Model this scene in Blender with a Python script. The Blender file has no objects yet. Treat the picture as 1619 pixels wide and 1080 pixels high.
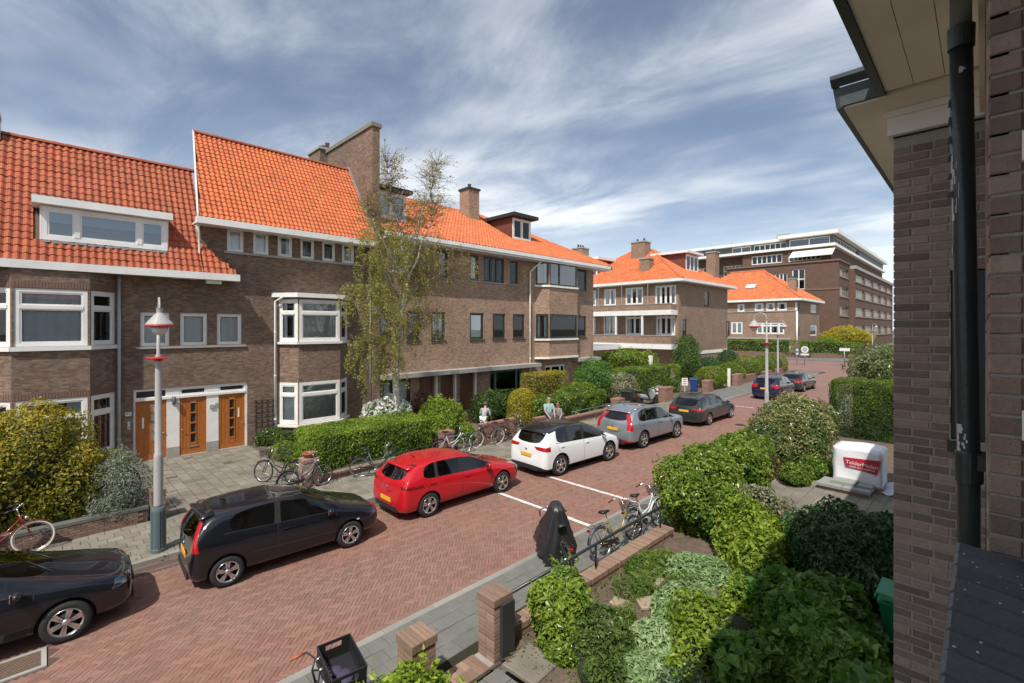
import bpy, bmesh, math, random
import numpy as np
from mathutils import Vector, Matrix
from mathutils.bvhtree import BVHTree

random.seed(7); RNG = np.random.default_rng(11)
SC = bpy.context.scene
COL = SC.collection
R = math.radians

# ---------------------------------------------------------------- camera, sky, sun, exposure
cam_d = bpy.data.cameras.new('camera')
cam = bpy.data.objects.new('camera', cam_d); COL.objects.link(cam)
cam.location = (0, 0, 5.1)
cam.rotation_euler = (R(90), 0, R(45.02))
cam_d.sensor_width = 36; cam_d.lens = 16.566; cam_d.shift_y = -0.01359
cam_d.clip_start = 0.03; cam_d.clip_end = 3000
SC.camera = cam

SUN_DIR = Vector((1.0, -1.9, 2.95)).normalized()      # towards the sun
sun_d = bpy.data.lights.new('sun', 'SUN'); sun_d.energy = 3.4; sun_d.angle = R(0.53); sun_d.color = (1, .95, .87)
sun = bpy.data.objects.new('sun', sun_d); COL.objects.link(sun)
sun.rotation_euler = (-SUN_DIR).to_track_quat('-Z', 'Y').to_euler(); sun.location = (20, -40, 60)

W = bpy.data.worlds.new('World'); SC.world = W; W.use_nodes = True
def setup_world():
    nt = W.node_tree; nt.nodes.clear(); N = nt.nodes.new; L = nt.links.new
    out = N('ShaderNodeOutputWorld'); bg = N('ShaderNodeBackground'); bg.inputs['Strength'].default_value = 0.15
    L(bg.outputs[0], out.inputs[0])
    sky = N('ShaderNodeTexSky'); sky.sky_type = 'NISHITA'; sky.sun_disc = False
    sky.sun_elevation = math.asin(SUN_DIR.z); sky.sun_rotation = math.atan2(SUN_DIR.x, SUN_DIR.y)
    sky.air_density = 1.0; sky.dust_density = 0.6; sky.ozone_density = 2.2; sky.altitude = 0
    tc = N('ShaderNodeTexCoord'); sep = N('ShaderNodeSeparateXYZ'); L(tc.outputs['Generated'], sep.inputs[0])
    def math_(op, a, b=None, clamp=False):
        n = N('ShaderNodeMath'); n.operation = op; n.use_clamp = clamp
        for i, v in enumerate((a, b)):
            if v is None: continue
            if isinstance(v, (int, float)): n.inputs[i].default_value = v
            else: L(v, n.inputs[i])
        return n.outputs[0]
    zc = math_('MAXIMUM', math_('ADD', sep.outputs[2], 0.10), 0.06)
    u = math_('DIVIDE', sep.outputs[0], zc); v = math_('DIVIDE', sep.outputs[1], zc)
    comb = N('ShaderNodeCombineXYZ'); L(u, comb.inputs[0]); L(v, comb.inputs[1])
    def noise(rot, sc, scale, detail, rough, dist, off):
        mp = N('ShaderNodeMapping'); mp.inputs['Rotation'].default_value = (0, 0, R(rot)); mp.inputs['Scale'].default_value = sc
        mp.inputs['Location'].default_value = off; L(comb.outputs[0], mp.inputs[0])
        n = N('ShaderNodeTexNoise'); n.inputs['Scale'].default_value = scale; n.inputs['Detail'].default_value = detail
        n.inputs['Roughness'].default_value = rough; n.inputs['Distortion'].default_value = dist; L(mp.outputs[0], n.inputs[0]); return n.outputs[0]
    def ramp(x, a, b, c=1.0):
        n = N('ShaderNodeMapRange'); n.interpolation_type = 'SMOOTHSTEP'; L(x, n.inputs[0])
        n.inputs[1].default_value = a; n.inputs[2].default_value = b; n.inputs[3].default_value = 0; n.inputs[4].default_value = c; return n.outputs[0]
    wisp = noise(-38, (0.75, 1.6, 1), 1.05, 10, 0.62, 0.45, (3.1, 1.7, 0))
    veil = noise(-50, (0.6, 0.85, 1), 0.42, 5, 0.55, 0.3, (0.55, 4.4, 0))
    m = math_('MULTIPLY', ramp(wisp, 0.34, 0.68), ramp(veil, 0.36, 0.60, 1.0))
    m = math_('ADD', m, math_('MULTIPLY', ramp(veil, 0.36, 0.70), 0.30), True)
    low = ramp(sep.outputs[2], 0.0, 0.30); hz = N('ShaderNodeMapRange'); L(sep.outputs[2], hz.inputs[0])
    hz.inputs[1].default_value = 0.0; hz.inputs[2].default_value = 0.24; hz.inputs[3].default_value = 0.8; hz.inputs[4].default_value = 0.0; hz.interpolation_type = 'SMOOTHSTEP'
    m = math_('MULTIPLY', m, math_('ADD', math_('MULTIPLY', low, 0.65), 0.3))
    hs = N('ShaderNodeHueSaturation'); hs.inputs['Saturation'].default_value = 0.86; hs.inputs['Value'].default_value = 0.56; L(sky.outputs[0], hs.inputs['Color'])
    mx = N('ShaderNodeMix'); mx.data_type = 'RGBA'; L(m, mx.inputs[0]); L(hs.outputs[0], mx.inputs[6]); mx.inputs[7].default_value = (5.2, 5.35, 5.5, 1)
    mh = N('ShaderNodeMix'); mh.data_type = 'RGBA'; L(hz.outputs[0], mh.inputs[0]); L(mx.outputs[2], mh.inputs[6]); mh.inputs[7].default_value = (5.3, 5.7, 6.1, 1)
    L(mh.outputs[2], bg.inputs[0])
setup_world()
SC.render.engine = 'CYCLES'
SC.cycles.use_denoising = True
SC.cycles.max_bounces = 8; SC.cycles.diffuse_bounces = 6; SC.cycles.transparent_max_bounces = 12
SC.view_settings.view_transform = 'Standard'; SC.view_settings.look = 'None'
SC.view_settings.exposure = 0.48; SC.view_settings.gamma = 1.0; SC.view_settings.use_curve_mapping = False

# ---------------------------------------------------------------- materials
MATS = {}
def nodes_of(name):
    m = bpy.data.materials.new(name); m.use_nodes = True; nt = m.node_tree
    b = nt.nodes['Principled BSDF']; return m, nt, b
def rnd_value(nt):
    """per-piece random number: face attribute rnd (joined pieces) plus object random (single pieces)"""
    at = nt.nodes.new('ShaderNodeAttribute'); at.attribute_name = 'rnd'
    oi = nt.nodes.new('ShaderNodeObjectInfo'); ad = nt.nodes.new('ShaderNodeMath'); ad.operation = 'ADD'
    nt.links.new(at.outputs['Fac'], ad.inputs[0]); nt.links.new(oi.outputs['Random'], ad.inputs[1])
    fr = nt.nodes.new('ShaderNodeMath'); fr.operation = 'FRACT'; nt.links.new(ad.outputs[0], fr.inputs[0]); return fr.outputs[0]
def mat(name, col, rough=.6, metal=0., var=0., nscale=3., bump=0., bscale=40., coat=0., spec=.5, piece=0., dirt=None, dirt_amt=.5, dscale=1.2, emit=None):
    if name in MATS: return MATS[name]
    m, nt, b = nodes_of(name); L = nt.links.new; N = nt.nodes.new
    b.inputs['Base Color'].default_value = (*col, 1); b.inputs['Roughness'].default_value = rough; b.inputs['Metallic'].default_value = metal
    b.inputs['Coat Weight'].default_value = coat; b.inputs['Coat Roughness'].default_value = .03; b.inputs['Specular IOR Level'].default_value = spec
    geo = N('ShaderNodeNewGeometry'); c = None
    if var or piece or dirt:
        rgb = N('ShaderNodeRGB'); rgb.outputs[0].default_value = (*col, 1); c = rgb.outputs[0]
        if dirt:
            n = N('ShaderNodeTexNoise'); n.inputs['Scale'].default_value = dscale; n.inputs['Detail'].default_value = 7; n.inputs['Roughness'].default_value = .65; L(geo.outputs['Position'], n.inputs[0])
            mr = N('ShaderNodeMapRange'); mr.inputs[1].default_value = .42; mr.inputs[2].default_value = .68; mr.inputs[4].default_value = dirt_amt; L(n.outputs[0], mr.inputs[0])
            mx = N('ShaderNodeMix'); mx.data_type = 'RGBA'; L(mr.outputs[0], mx.inputs[0]); L(c, mx.inputs[6]); mx.inputs[7].default_value = (*dirt, 1); c = mx.outputs[2]
        hs = N('ShaderNodeHueSaturation'); L(c, hs.inputs['Color'])
        v = N('ShaderNodeMath'); v.operation = 'MULTIPLY_ADD'; v.inputs[2].default_value = 1.0
        if var:
            n = N('ShaderNodeTexNoise'); n.inputs['Scale'].default_value = nscale; n.inputs['Detail'].default_value = 5; L(geo.outputs['Position'], n.inputs[0])
            s = N('ShaderNodeMath'); s.operation = 'SUBTRACT'; L(n.outputs[0], s.inputs[0]); s.inputs[1].default_value = .5
            L(s.outputs[0], v.inputs[0]); v.inputs[1].default_value = var * 2.4
        else: v.inputs[0].default_value = 0
        vv = v.outputs[0]
        if piece:
            r = rnd_value(nt); p = N('ShaderNodeMath'); p.operation = 'MULTIPLY_ADD'; L(r, p.inputs[0]); p.inputs[1].default_value = 2 * piece; p.inputs[2].default_value = 1 - piece
            q = N('ShaderNodeMath'); q.operation = 'MULTIPLY'; L(vv, q.inputs[0]); L(p.outputs[0], q.inputs[1]); vv = q.outputs[0]
            h = N('ShaderNodeMath'); h.operation = 'MULTIPLY'; L(r, h.inputs[0]); h.inputs[1].default_value = 37.3
            h2 = N('ShaderNodeMath'); h2.operation = 'FRACT'; L(h.outputs[0], h2.inputs[0])
            h3 = N('ShaderNodeMath'); h3.operation = 'MULTIPLY_ADD'; L(h2.outputs[0], h3.inputs[0]); h3.inputs[1].default_value = .010; h3.inputs[2].default_value = .495
            L(h3.outputs[0], hs.inputs['Hue'])
        L(vv, hs.inputs['Value']); L(hs.outputs[0], b.inputs['Base Color'])
    if bump:
        n = N('ShaderNodeTexNoise'); n.inputs['Scale'].default_value = bscale; n.inputs['Detail'].default_value = 4; L(geo.outputs['Position'], n.inputs[0])
        bp = N('ShaderNodeBump'); bp.inputs['Strength'].default_value = bump; bp.inputs['Distance'].default_value = .01; L(n.outputs[0], bp.inputs['Height']); L(bp.outputs[0], b.inputs['Normal'])
    if emit: b.inputs['Emission Color'].default_value = (*emit, 1); b.inputs['Emission Strength'].default_value = 1
    MATS[name] = m; return m
def brick_mat(name, c1, c2, mortar, bw=.215, bh=.064, var=.25, tint=(.5, .5, .5)):
    """brickwork for any upright wall: u runs along the wall whatever its direction"""
    if name in MATS: return MATS[name]
    m, nt, b = nodes_of(name); L = nt.links.new; N = nt.nodes.new
    g = N('ShaderNodeNewGeometry'); t = N('ShaderNodeVectorMath'); t.operation = 'CROSS_PRODUCT'; t.inputs[0].default_value = (0, 0, 1); L(g.outputs['True Normal'], t.inputs[1])
    d = N('ShaderNodeVectorMath'); d.operation = 'DOT_PRODUCT'; L(g.outputs['Position'], d.inputs[0]); L(t.outputs[0], d.inputs[1])
    s = N('ShaderNodeSeparateXYZ'); L(g.outputs['Position'], s.inputs[0]); c = N('ShaderNodeCombineXYZ'); L(d.outputs['Value'], c.inputs[0]); L(s.outputs[2], c.inputs[1])
    br = N('ShaderNodeTexBrick'); L(c.outputs[0], br.inputs[0]); br.offset = .5; br.squash = .5; br.squash_frequency = 2
    br.inputs['Color1'].default_value = (*c1, 1); br.inputs['Color2'].default_value = (*c2, 1); br.inputs['Mortar'].default_value = (*mortar, 1)
    br.inputs['Scale'].default_value = 1; br.inputs['Mortar Size'].default_value = .006; br.inputs['Mortar Smooth'].default_value = .2; br.inputs['Bias'].default_value = 0
    br.inputs['Brick Width'].default_value = bw; br.inputs['Row Height'].default_value = bh
    n = N('ShaderNodeTexNoise'); n.inputs['Scale'].default_value = .7; n.inputs['Detail'].default_value = 8; n.inputs['Roughness'].default_value = .7; L(g.outputs['Position'], n.inputs[0])
    mp = N('ShaderNodeMapping'); mp.inputs['Scale'].default_value = (2.6, 16, 1); L(c.outputs[0], mp.inputs[0])
    n2 = N('ShaderNodeTexNoise'); n2.inputs['Scale'].default_value = 1.3; n2.inputs['Detail'].default_value = 3; L(mp.outputs[0], n2.inputs[0])
    ad = N('ShaderNodeMath'); L(n.outputs[0], ad.inputs[0]); L(n2.outputs[0], ad.inputs[1])
    mr = N('ShaderNodeMapRange'); L(ad.outputs[0], mr.inputs[0]); mr.inputs[1].default_value = .65; mr.inputs[2].default_value = 1.35; mr.inputs[3].default_value = 1 - var; mr.inputs[4].default_value = 1 + var
    hs = N('ShaderNodeHueSaturation'); L(br.outputs[0], hs.inputs['Color']); L(mr.outputs[0], hs.inputs['Value']); L(hs.outputs[0], b.inputs['Base Color'])
    bp = N('ShaderNodeBump'); bp.inputs['Strength'].default_value = .6; bp.inputs['Distance'].default_value = .006; bp.invert = True; L(br.outputs['Fac'], bp.inputs['Height']); L(bp.outputs[0], b.inputs['Normal'])
    b.inputs['Roughness'].default_value = .88; b.inputs['Specular IOR Level'].default_value = .25; MATS[name] = m; return m
def leaf_mat(name, c0, c1, c2, gloss=.45, trans=.3):
    if name in MATS: return MATS[name]
    m, nt, b = nodes_of(name); L = nt.links.new; N = nt.nodes.new
    r = rnd_value(nt); cr = N('ShaderNodeValToRGB'); cr.color_ramp.elements[0].color = (*c0, 1); cr.color_ramp.elements[1].color = (*c2, 1); e = cr.color_ramp.elements.new(.5); e.color = (*c1, 1)
    at = N('ShaderNodeAttribute'); at.attribute_name = 'rnd'; L(at.outputs['Fac'], cr.inputs[0]); L(cr.outputs[0], b.inputs['Base Color'])
    b.inputs['Roughness'].default_value = gloss; b.inputs['Specular IOR Level'].default_value = .35
    tr = N('ShaderNodeBsdfTranslucent'); hs = N('ShaderNodeHueSaturation'); hs.inputs['Value'].default_value = 1.5; hs.inputs['Saturation'].default_value = 1.1; L(cr.outputs[0], hs.inputs['Color']); L(hs.outputs[0], tr.inputs[0])
    mx = N('ShaderNodeMixShader'); mx.inputs[0].default_value = trans; L(b.outputs[0], mx.inputs[1]); L(tr.outputs[0], mx.inputs[2])
    L(mx.outputs[0], nt.nodes['Material Output'].inputs[0]); MATS[name] = m; return m
def glass_mat(name, tint=(.9, .95, .93), refl=1.0, ior=1.5):
    if name in MATS: return MATS[name]
    m, nt, b = nodes_of(name); nt.nodes.remove(b); L = nt.links.new; N = nt.nodes.new
    tr = N('ShaderNodeBsdfTransparent'); tr.inputs[0].default_value = (*tint, 1); gl = N('ShaderNodeBsdfGlossy'); gl.inputs['Roughness'].default_value = .015
    n = N('ShaderNodeTexNoise'); n.inputs['Scale'].default_value = 1.1; g = N('ShaderNodeNewGeometry'); L(g.outputs['Position'], n.inputs[0])
    bp = N('ShaderNodeBump'); bp.inputs['Strength'].default_value = .05; bp.inputs['Distance'].default_value = .02; L(n.outputs[0], bp.inputs['Height']); L(bp.outputs[0], gl.inputs['Normal'])
    fr = N('ShaderNodeFresnel'); fr.inputs[0].default_value = ior; k = N('ShaderNodeMath'); k.operation = 'MULTIPLY_ADD'; L(fr.outputs[0], k.inputs[0]); k.inputs[1].default_value = refl; k.inputs[2].default_value = .03; k.use_clamp = True
    mx = N('ShaderNodeMixShader'); L(k.outputs[0], mx.inputs[0]); L(tr.outputs[0], mx.inputs[1]); L(gl.outputs[0], mx.inputs[2]); L(mx.outputs[0], nt.nodes['Material Output'].inputs[0])
    MATS[name] = m; return m

BR_A = brick_mat('brick_brown', (.145, .092, .066), (.265, .178, .128), (.17, .14, .118), var=.38)
BR_C = brick_mat('brick_tan', (.255, .155, .105), (.43, .28, .19), (.29, .23, .18), var=.32)
BR_D = brick_mat('brick_umber', (.22, .14, .10), (.35, .235, .165), (.24, .195, .155), var=.28)
BR_F = brick_mat('brick_office', (.115, .066, .047), (.18, .105, .075), (.11, .085, .07), var=.22)
PIECE_BR = mat('brick_fired', (.25, .185, .152), .85, var=.2, nscale=25, bump=.5, bscale=120, piece=.36)
PIECE_PB = mat('brick_pillar', (.265, .172, .122), .85, var=.2, nscale=22, bump=.4, bscale=90, piece=.25)
PIECE_RD = mat('brick_clinker', (.25, .128, .094), .85, var=.12, nscale=.8, bump=.3, bscale=90, piece=.15, dirt=(.215, .142, .115), dirt_amt=.7, dscale=.35)
MORTAR = mat('mortar', (.32, .30, .27), .95, var=.2, nscale=9, bump=.4, bscale=60)
MORTAR_DK = mat('mortar_dark', (.10, .07, .055), .95)
WHITE = mat('white_paint', (.80, .79, .76), .4, var=.03, nscale=2.5, dirt=(.55, .52, .46), dirt_amt=.35, dscale=1.6)
CREAM = mat('cream_paint', (.83, .80, .71), .5, var=.05, nscale=1.5, dirt=(.62, .56, .45), dirt_amt=.4, dscale=1.1)
GREYP = mat('grey_paint', (.36, .38, .37), .5, var=.06)
CONC = mat('concrete', (.36, .345, .31), .9, var=.16, nscale=3, bump=.3, bscale=30, dirt=(.26, .25, .22), dirt_amt=.5)
DKGREEN = mat('dark_green_paint', (.022, .030, .027), .35, var=.1)
ZINC = mat('zinc', (.42, .45, .48), .45, metal=.6, var=.1)
LEAD = mat('lead', (.30, .31, .33), .6, var=.15)
BLACK = mat('black_plastic', (.018, .018, .02), .45)
STEEL = mat('bright_steel', (.62, .62, .62), .28, metal=1.)
GALV = mat('galvanised', (.36, .38, .39), .45, metal=.7, var=.1)
WOOD = mat('door_oak', (.40, .13, .028), .35, var=.3, nscale=9, coat=.15)
WOOD_DK = mat('door_brown', (.14, .06, .028), .45, var=.2, nscale=6)
TILE_A = mat('tile_red', (.36, .085, .035), .75, var=.2, nscale=1.6, bump=.3, bscale=60, piece=.15, dirt=(.27, .085, .045), dirt_amt=.5, dscale=.7)
TILE_B = mat('tile_orange', (.55, .138, .040), .75, var=.14, nscale=1.1, bump=.25, bscale=60, piece=.11, dirt=(.36, .10, .04), dirt_amt=.5, dscale=.6)
TILE_C = mat('tile_orange_far', (.55, .150, .052), .75, var=.16, nscale=.8, piece=.11, dirt=(.44, .15, .06), dirt_amt=.35, dscale=.5)
SLAB = mat('paving_concrete', (.165, .163, .148), .9, var=.18, nscale=6, bump=.3, bscale=70, piece=.06, dirt=(.125, .125, .10), dirt_amt=.65, dscale=1.6)
SLAB_Y = mat('paving_weathered', (.225, .20, .16), .9, var=.2, nscale=4, bump=.3, bscale=60, piece=.14, dirt=(.13, .12, .09), dirt_amt=.75, dscale=.9)
SAND = mat('joint_sand', (.10, .09, .068), .95, var=.2, nscale=12, dirt=(.1, .12, .06), dirt_amt=.5, dscale=2)
ROADBED = mat('road_bed', (.10, .062, .05), .95, var=.2, nscale=8)
SOIL = mat('garden_soil', (.115, .082, .058), .95, var=.35, nscale=7, bump=1., bscale=25, dirt=(.18, .14, .10), dirt_amt=.6, dscale=3)
SHEER = mat('net_curtain', (.86, .87, .87), .9, var=.06)
DRAPE = mat('grey_curtain', (.66, .69, .71), .9, var=.1)
ROOM = mat('room_inside', (.11, .105, .10), .9)
GLASS = glass_mat('window_glass', (.95, .98, .98), 1.0)
ROADLINE = mat('road_paint', (.74, .73, .69), .7, var=.12, nscale=5, dirt=(.42, .34, .3), dirt_amt=.7, dscale=3)
BARK = mat('bark', (.16, .12, .09), .9, var=.3, nscale=12, bump=.6, bscale=40)

# ---------------------------------------------------------------- objects
WL = {}                                                     # world place of unrotated parents
def tag(o, label=None, cat=None, group=None, kind=None):
    for k, v in (('label', label), ('category', cat), ('group', group), ('kind', kind)):
        if v: o[k] = v
    return o
def thing(name, label, cat, loc=(0, 0, 0), group=None, kind='thing', local=False):
    o = bpy.data.objects.new(name, None); COL.objects.link(o); o.empty_display_size = .2
    o.location = loc; WL[o] = Vector((0, 0, 0)) if local else Vector(loc); o['_local'] = 1 if local else 0
    return tag(o, label, cat, group, kind)
def put(name, me, parent=None, local=False, label=None, loc=None):
    o = bpy.data.objects.new(name, me); COL.objects.link(o)
    if parent: o.parent = parent
    if loc is not None: o.location = loc
    if label: o['label'] = label
    WL[o] = (WL.get(parent, Vector((0, 0, 0))) if parent else Vector((0, 0, 0))) + (Vector(loc) if loc is not None else Vector((0, 0, 0)))
    return o
def text_mesh(name, txt, size, m, parent, loc, rot):
    cu = bpy.data.curves.new(name, 'FONT'); cu.body = txt; cu.size = size; cu.align_x = 'CENTER'; cu.align_y = 'CENTER'; cu.extrude = .001
    t = bpy.data.objects.new(name, cu); COL.objects.link(t); me = bpy.data.meshes.new_from_object(t.evaluated_get(bpy.context.evaluated_depsgraph_get())); bpy.data.objects.remove(t); me.materials.clear(); me.materials.append(m)
    o = put(name, me, parent, loc=loc); o.rotation_euler = rot; return o
def copy_tree(o, parent=None):
    c = o.copy(); COL.objects.link(c)
    if parent: c.parent = parent
    for ch in [x for x in o.children]: copy_tree(ch, c)
    return c
class MB:
    """collects shapes and links them as ONE mesh object"""
    def __init__(s): s.v = []; s.f = []; s.m = []; s.sm = []; s.mi = 0; s.smooth = False
    def face(s, *ix): s.f.append(ix); s.m.append(s.mi); s.sm.append(s.smooth)
    def pts(s, ps):
        n = len(s.v); s.v.extend([tuple(p) for p in ps]); return n
    def poly(s, ps): n = s.pts(ps); s.face(*range(n, n + len(ps)))
    def obox(s, c, a, b, d):
        """box: centre c and half axes a, b, d"""
        c, a, b, d = map(Vector, (c, a, b, d))
        if a.cross(b).dot(d) < 0: a = -a
        n = s.pts([c + a * i + b * j + d * k for k in (-1, 1) for j in (-1, 1) for i in (-1, 1)])
        for q in ((0, 2, 3, 1), (4, 5, 7, 6), (0, 1, 5, 4), (2, 6, 7, 3), (0, 4, 6, 2), (1, 3, 7, 5)): s.face(*[n + i for i in q])
    def box(s, x0, y0, z0, x1, y1, z1):
        s.obox(((x0 + x1) / 2, (y0 + y1) / 2, (z0 + z1) / 2), ((x1 - x0) / 2, 0, 0), (0, (y1 - y0) / 2, 0), (0, 0, (z1 - z0) / 2))
    def prism(s, ring, off):
        """solid from a planar ring of points pushed by vector off"""
        off = Vector(off); k = len(ring); n = s.pts(ring); s.pts([Vector(p) + off for p in ring])
        nrm = Vector((0, 0, 0))
        for i in range(k): nrm += Vector(ring[i]).cross(Vector(ring[(i + 1) % k]))
        fl = nrm.dot(off) > 0
        a = list(range(n, n + k)); b = list(range(n + k, n + 2 * k))
        s.face(*(a[::-1] if fl else a)); s.face(*(b if fl else b[::-1]))
        for i in range(k):
            j = (i + 1) % k; q = (a[i], a[j], b[j], b[i]); s.face(*(q if fl else q[::-1]))
    def tube(s, path, r, n=8, caps=True, closed=False):
        path = [Vector(p) for p in path]; k = len(path); rs = r if isinstance(r, (list, tuple)) else [r] * k
        rings = []; up = None; osm = s.smooth; s.smooth = True
        for i in range(k):
            if closed: t = path[(i + 1) % k] - path[i - 1]
            else: t = path[min(i + 1, k - 1)] - path[max(i - 1, 0)]
            t.normalize()
            if up is None: up = Vector((0, 0, 1)) if abs(t.z) < .9 else Vector((1, 0, 0))
            x = up - t * up.dot(t)
            if x.length < 1e-4: x = t.orthogonal()
            x.normalize(); y = t.cross(x); up = x
            rings.append(s.pts([path[i] + (x * math.cos(2 * math.pi * j / n) + y * math.sin(2 * math.pi * j / n)) * rs[i] for j in range(n)]))
        for i in range(k if closed else k - 1):
            a, b = rings[i], rings[(i + 1) % k]
            for j in range(n): s.face(a + j, a + (j + 1) % n, b + (j + 1) % n, b + j)
        s.smooth = False
        if caps and not closed:
            s.face(*[rings[0] + j for j in range(n)][::-1]); s.face(*[rings[-1] + j for j in range(n)])
        s.smooth = osm
    def lathe(s, prof, c, axis=(0, 0, 1), n=16, smooth=True, cap=True):
        """prof: (radius, height) pairs up the axis"""
        ax = Vector(axis).normalized(); x = ax.orthogonal().normalized(); y = ax.cross(x); c = Vector(c); osm = s.smooth; s.smooth = smooth
        rings = [s.pts([c + ax * h + (x * math.cos(2 * math.pi * j / n) + y * math.sin(2 * math.pi * j / n)) * r for j in range(n)]) for r, h in prof]
        for a, b in zip(rings, rings[1:]):
            for j in range(n): s.face(a + j, a + (j + 1) % n, b + (j + 1) % n, b + j)
        s.smooth = False
        if cap and prof[0][0] > 1e-4: s.face(*[rings[0] + j for j in range(n)][::-1])
        if cap and prof[-1][0] > 1e-4: s.face(*[rings[-1] + j for j in range(n)])
        s.smooth = osm
    def ball(s, c, rx, ry, rz, n=12, m=8):
        s.smooth = True; base = s.pts([(c[0] + rx * math.sin(math.pi * i / m) * math.cos(2 * math.pi * j / n), c[1] + ry * math.sin(math.pi * i / m) * math.sin(2 * math.pi * j / n), c[2] + rz * math.cos(math.pi * i / m)) for i in range(m + 1) for j in range(n)])
        for i in range(m):
            for j in range(n): s.face(base + i * n + j, base + (i + 1) * n + j, base + (i + 1) * n + (j + 1) % n, base + i * n + (j + 1) % n)
        s.smooth = False
    def mesh(s, name, mats, origin=(0, 0, 0)):
        me = bpy.data.meshes.new(name); o = origin
        me.from_pydata([(v[0] - o[0], v[1] - o[1], v[2] - o[2]) for v in s.v], [], s.f)
        for m_ in (mats if isinstance(mats, (list, tuple)) else [mats]): me.materials.append(m_)
        me.polygons.foreach_set('material_index', s.m); me.polygons.foreach_set('use_smooth', s.sm); me.update(); return me
    def build(s, name, mats, parent=None, label=None):
        """parent unrotated: coordinates are world; parent local: coordinates are the parent's own"""
        if not s.v: return None
        a = np.array(s.v); org = Vector(((a.min(0) + a.max(0)) / 2))
        pw = Vector((0, 0, 0)); p = parent
        if parent is not None: pw = WL[parent]
        o = put(name, s.mesh(name, mats, org), parent, label=label, loc=org - pw); WL[o] = org; return o
def np_mesh(name, V, F, mats, rnd=None, smooth=False):
    me = bpy.data.meshes.new(name); V = np.asarray(V, dtype=np.float32); F = np.asarray(F, dtype=np.int32); k = F.shape[1]
    me.vertices.add(len(V)); me.vertices.foreach_set('co', V.ravel()); me.loops.add(F.size); me.loops.foreach_set('vertex_index', F.ravel())
    me.polygons.add(len(F)); me.polygons.foreach_set('loop_start', np.arange(0, F.size, k, dtype=np.int32)); me.polygons.foreach_set('loop_total', np.full(len(F), k, dtype=np.int32))
    me.polygons.foreach_set('use_smooth', np.full(len(F), smooth))
    if rnd is not None:
        at = me.attributes.new('rnd', 'FLOAT', 'FACE'); at.data.foreach_set('value', np.asarray(rnd, dtype=np.float32))
    for m_ in (mats if isinstance(mats, (list, tuple)) else [mats]): me.materials.append(m_)
    me.update(calc_edges=True); return me
def instances_np(V, F, mats4):
    """joins copies of a small mesh: V (n,3), F (m,4), mats4 list/array of 4x4"""
    M4 = np.asarray(mats4); n = len(V); k = len(M4)
    P = np.einsum('kij,nj->kni', M4[:, :3, :3], V) + M4[:, None, :3, 3]
    FF = (F[None] + (np.arange(k) * n)[:, None, None]).reshape(-1, F.shape[1])
    return P.reshape(-1, 3), FF, np.repeat(RNG.random(k), len(F))
CAMV = np.array([0, 0, 5.1])
def in_view(p, m=.02):
    s_, c_ = math.sin(R(45.02)), math.cos(R(45.02)); p = np.asarray(p); d = -p[:, 0] * s_ + p[:, 1] * c_; r = p[:, 0] * c_ + p[:, 1] * s_
    x = np.divide(r, d, out=np.full(len(d), 9.), where=d > .2) * 745 / 1619; y = np.divide(p[:, 2] - 5.1, d, out=np.full(len(d), 9.), where=d > .2) * 745 / 1619
    return (d > .2) & (np.abs(x) < .5 + m) & (y > -.3472 - m) & (y < .32 + m), d
def pieces(name, V, F, mat_, mats4, parent, most=300, flip=None):
    """the pieces that show largest become single objects under parent, the rest ONE part of kind stuff"""
    M4 = np.asarray(mats4, dtype=float); pos = M4[:, :3, 3]; ok, d = in_view(pos); key = np.where(ok, d, d + 1e4); order = np.argsort(key)
    ones = [i for i in order[:most] if ok[i]]; rest = np.setdiff1d(np.arange(len(M4)), ones)
    me = np_mesh(name, V, F, mat_); pw = WL[parent]
    for i in ones:
        o = bpy.data.objects.new(name, me); COL.objects.link(o); o.parent = parent
        m4 = Matrix(M4[i].tolist()); m4.translation -= pw; o.matrix_local = m4
    if len(rest):
        P, FF, rn = instances_np(V, F, M4[rest]); o = put(name, np_mesh(name, P - np.array(pw), FF, mat_, rn), parent); o['kind'] = 'stuff'
def unit_brick(lx, ly, lz, ch=.006):
    """a brick with bevelled top: origin in the middle of its top face"""
    V = []; a, b = lx / 2, ly / 2
    for z, q in ((-lz, 0), (-ch, 0), (0, ch)): V += [(-a + q, -b + q, z), (a - q, -b + q, z), (a - q, b - q, z), (-a + q, b - q, z)]
    F = [(8, 9, 10, 11)]
    for l in (0, 4):
        for i in range(4): F.append((l + i, l + (i + 1) % 4, l + 4 + (i + 1) % 4, l + 4 + i))
    return np.array(V, dtype=float), np.array(F)
def mat4(x, y, z, rz=0, tilt=(0, 0)):
    return np.array(Matrix.Translation((x, y, z)) @ Matrix.Rotation(rz, 4, 'Z') @ Matrix.Rotation(tilt[0], 4, 'X') @ Matrix.Rotation(tilt[1], 4, 'Y'))

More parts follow.
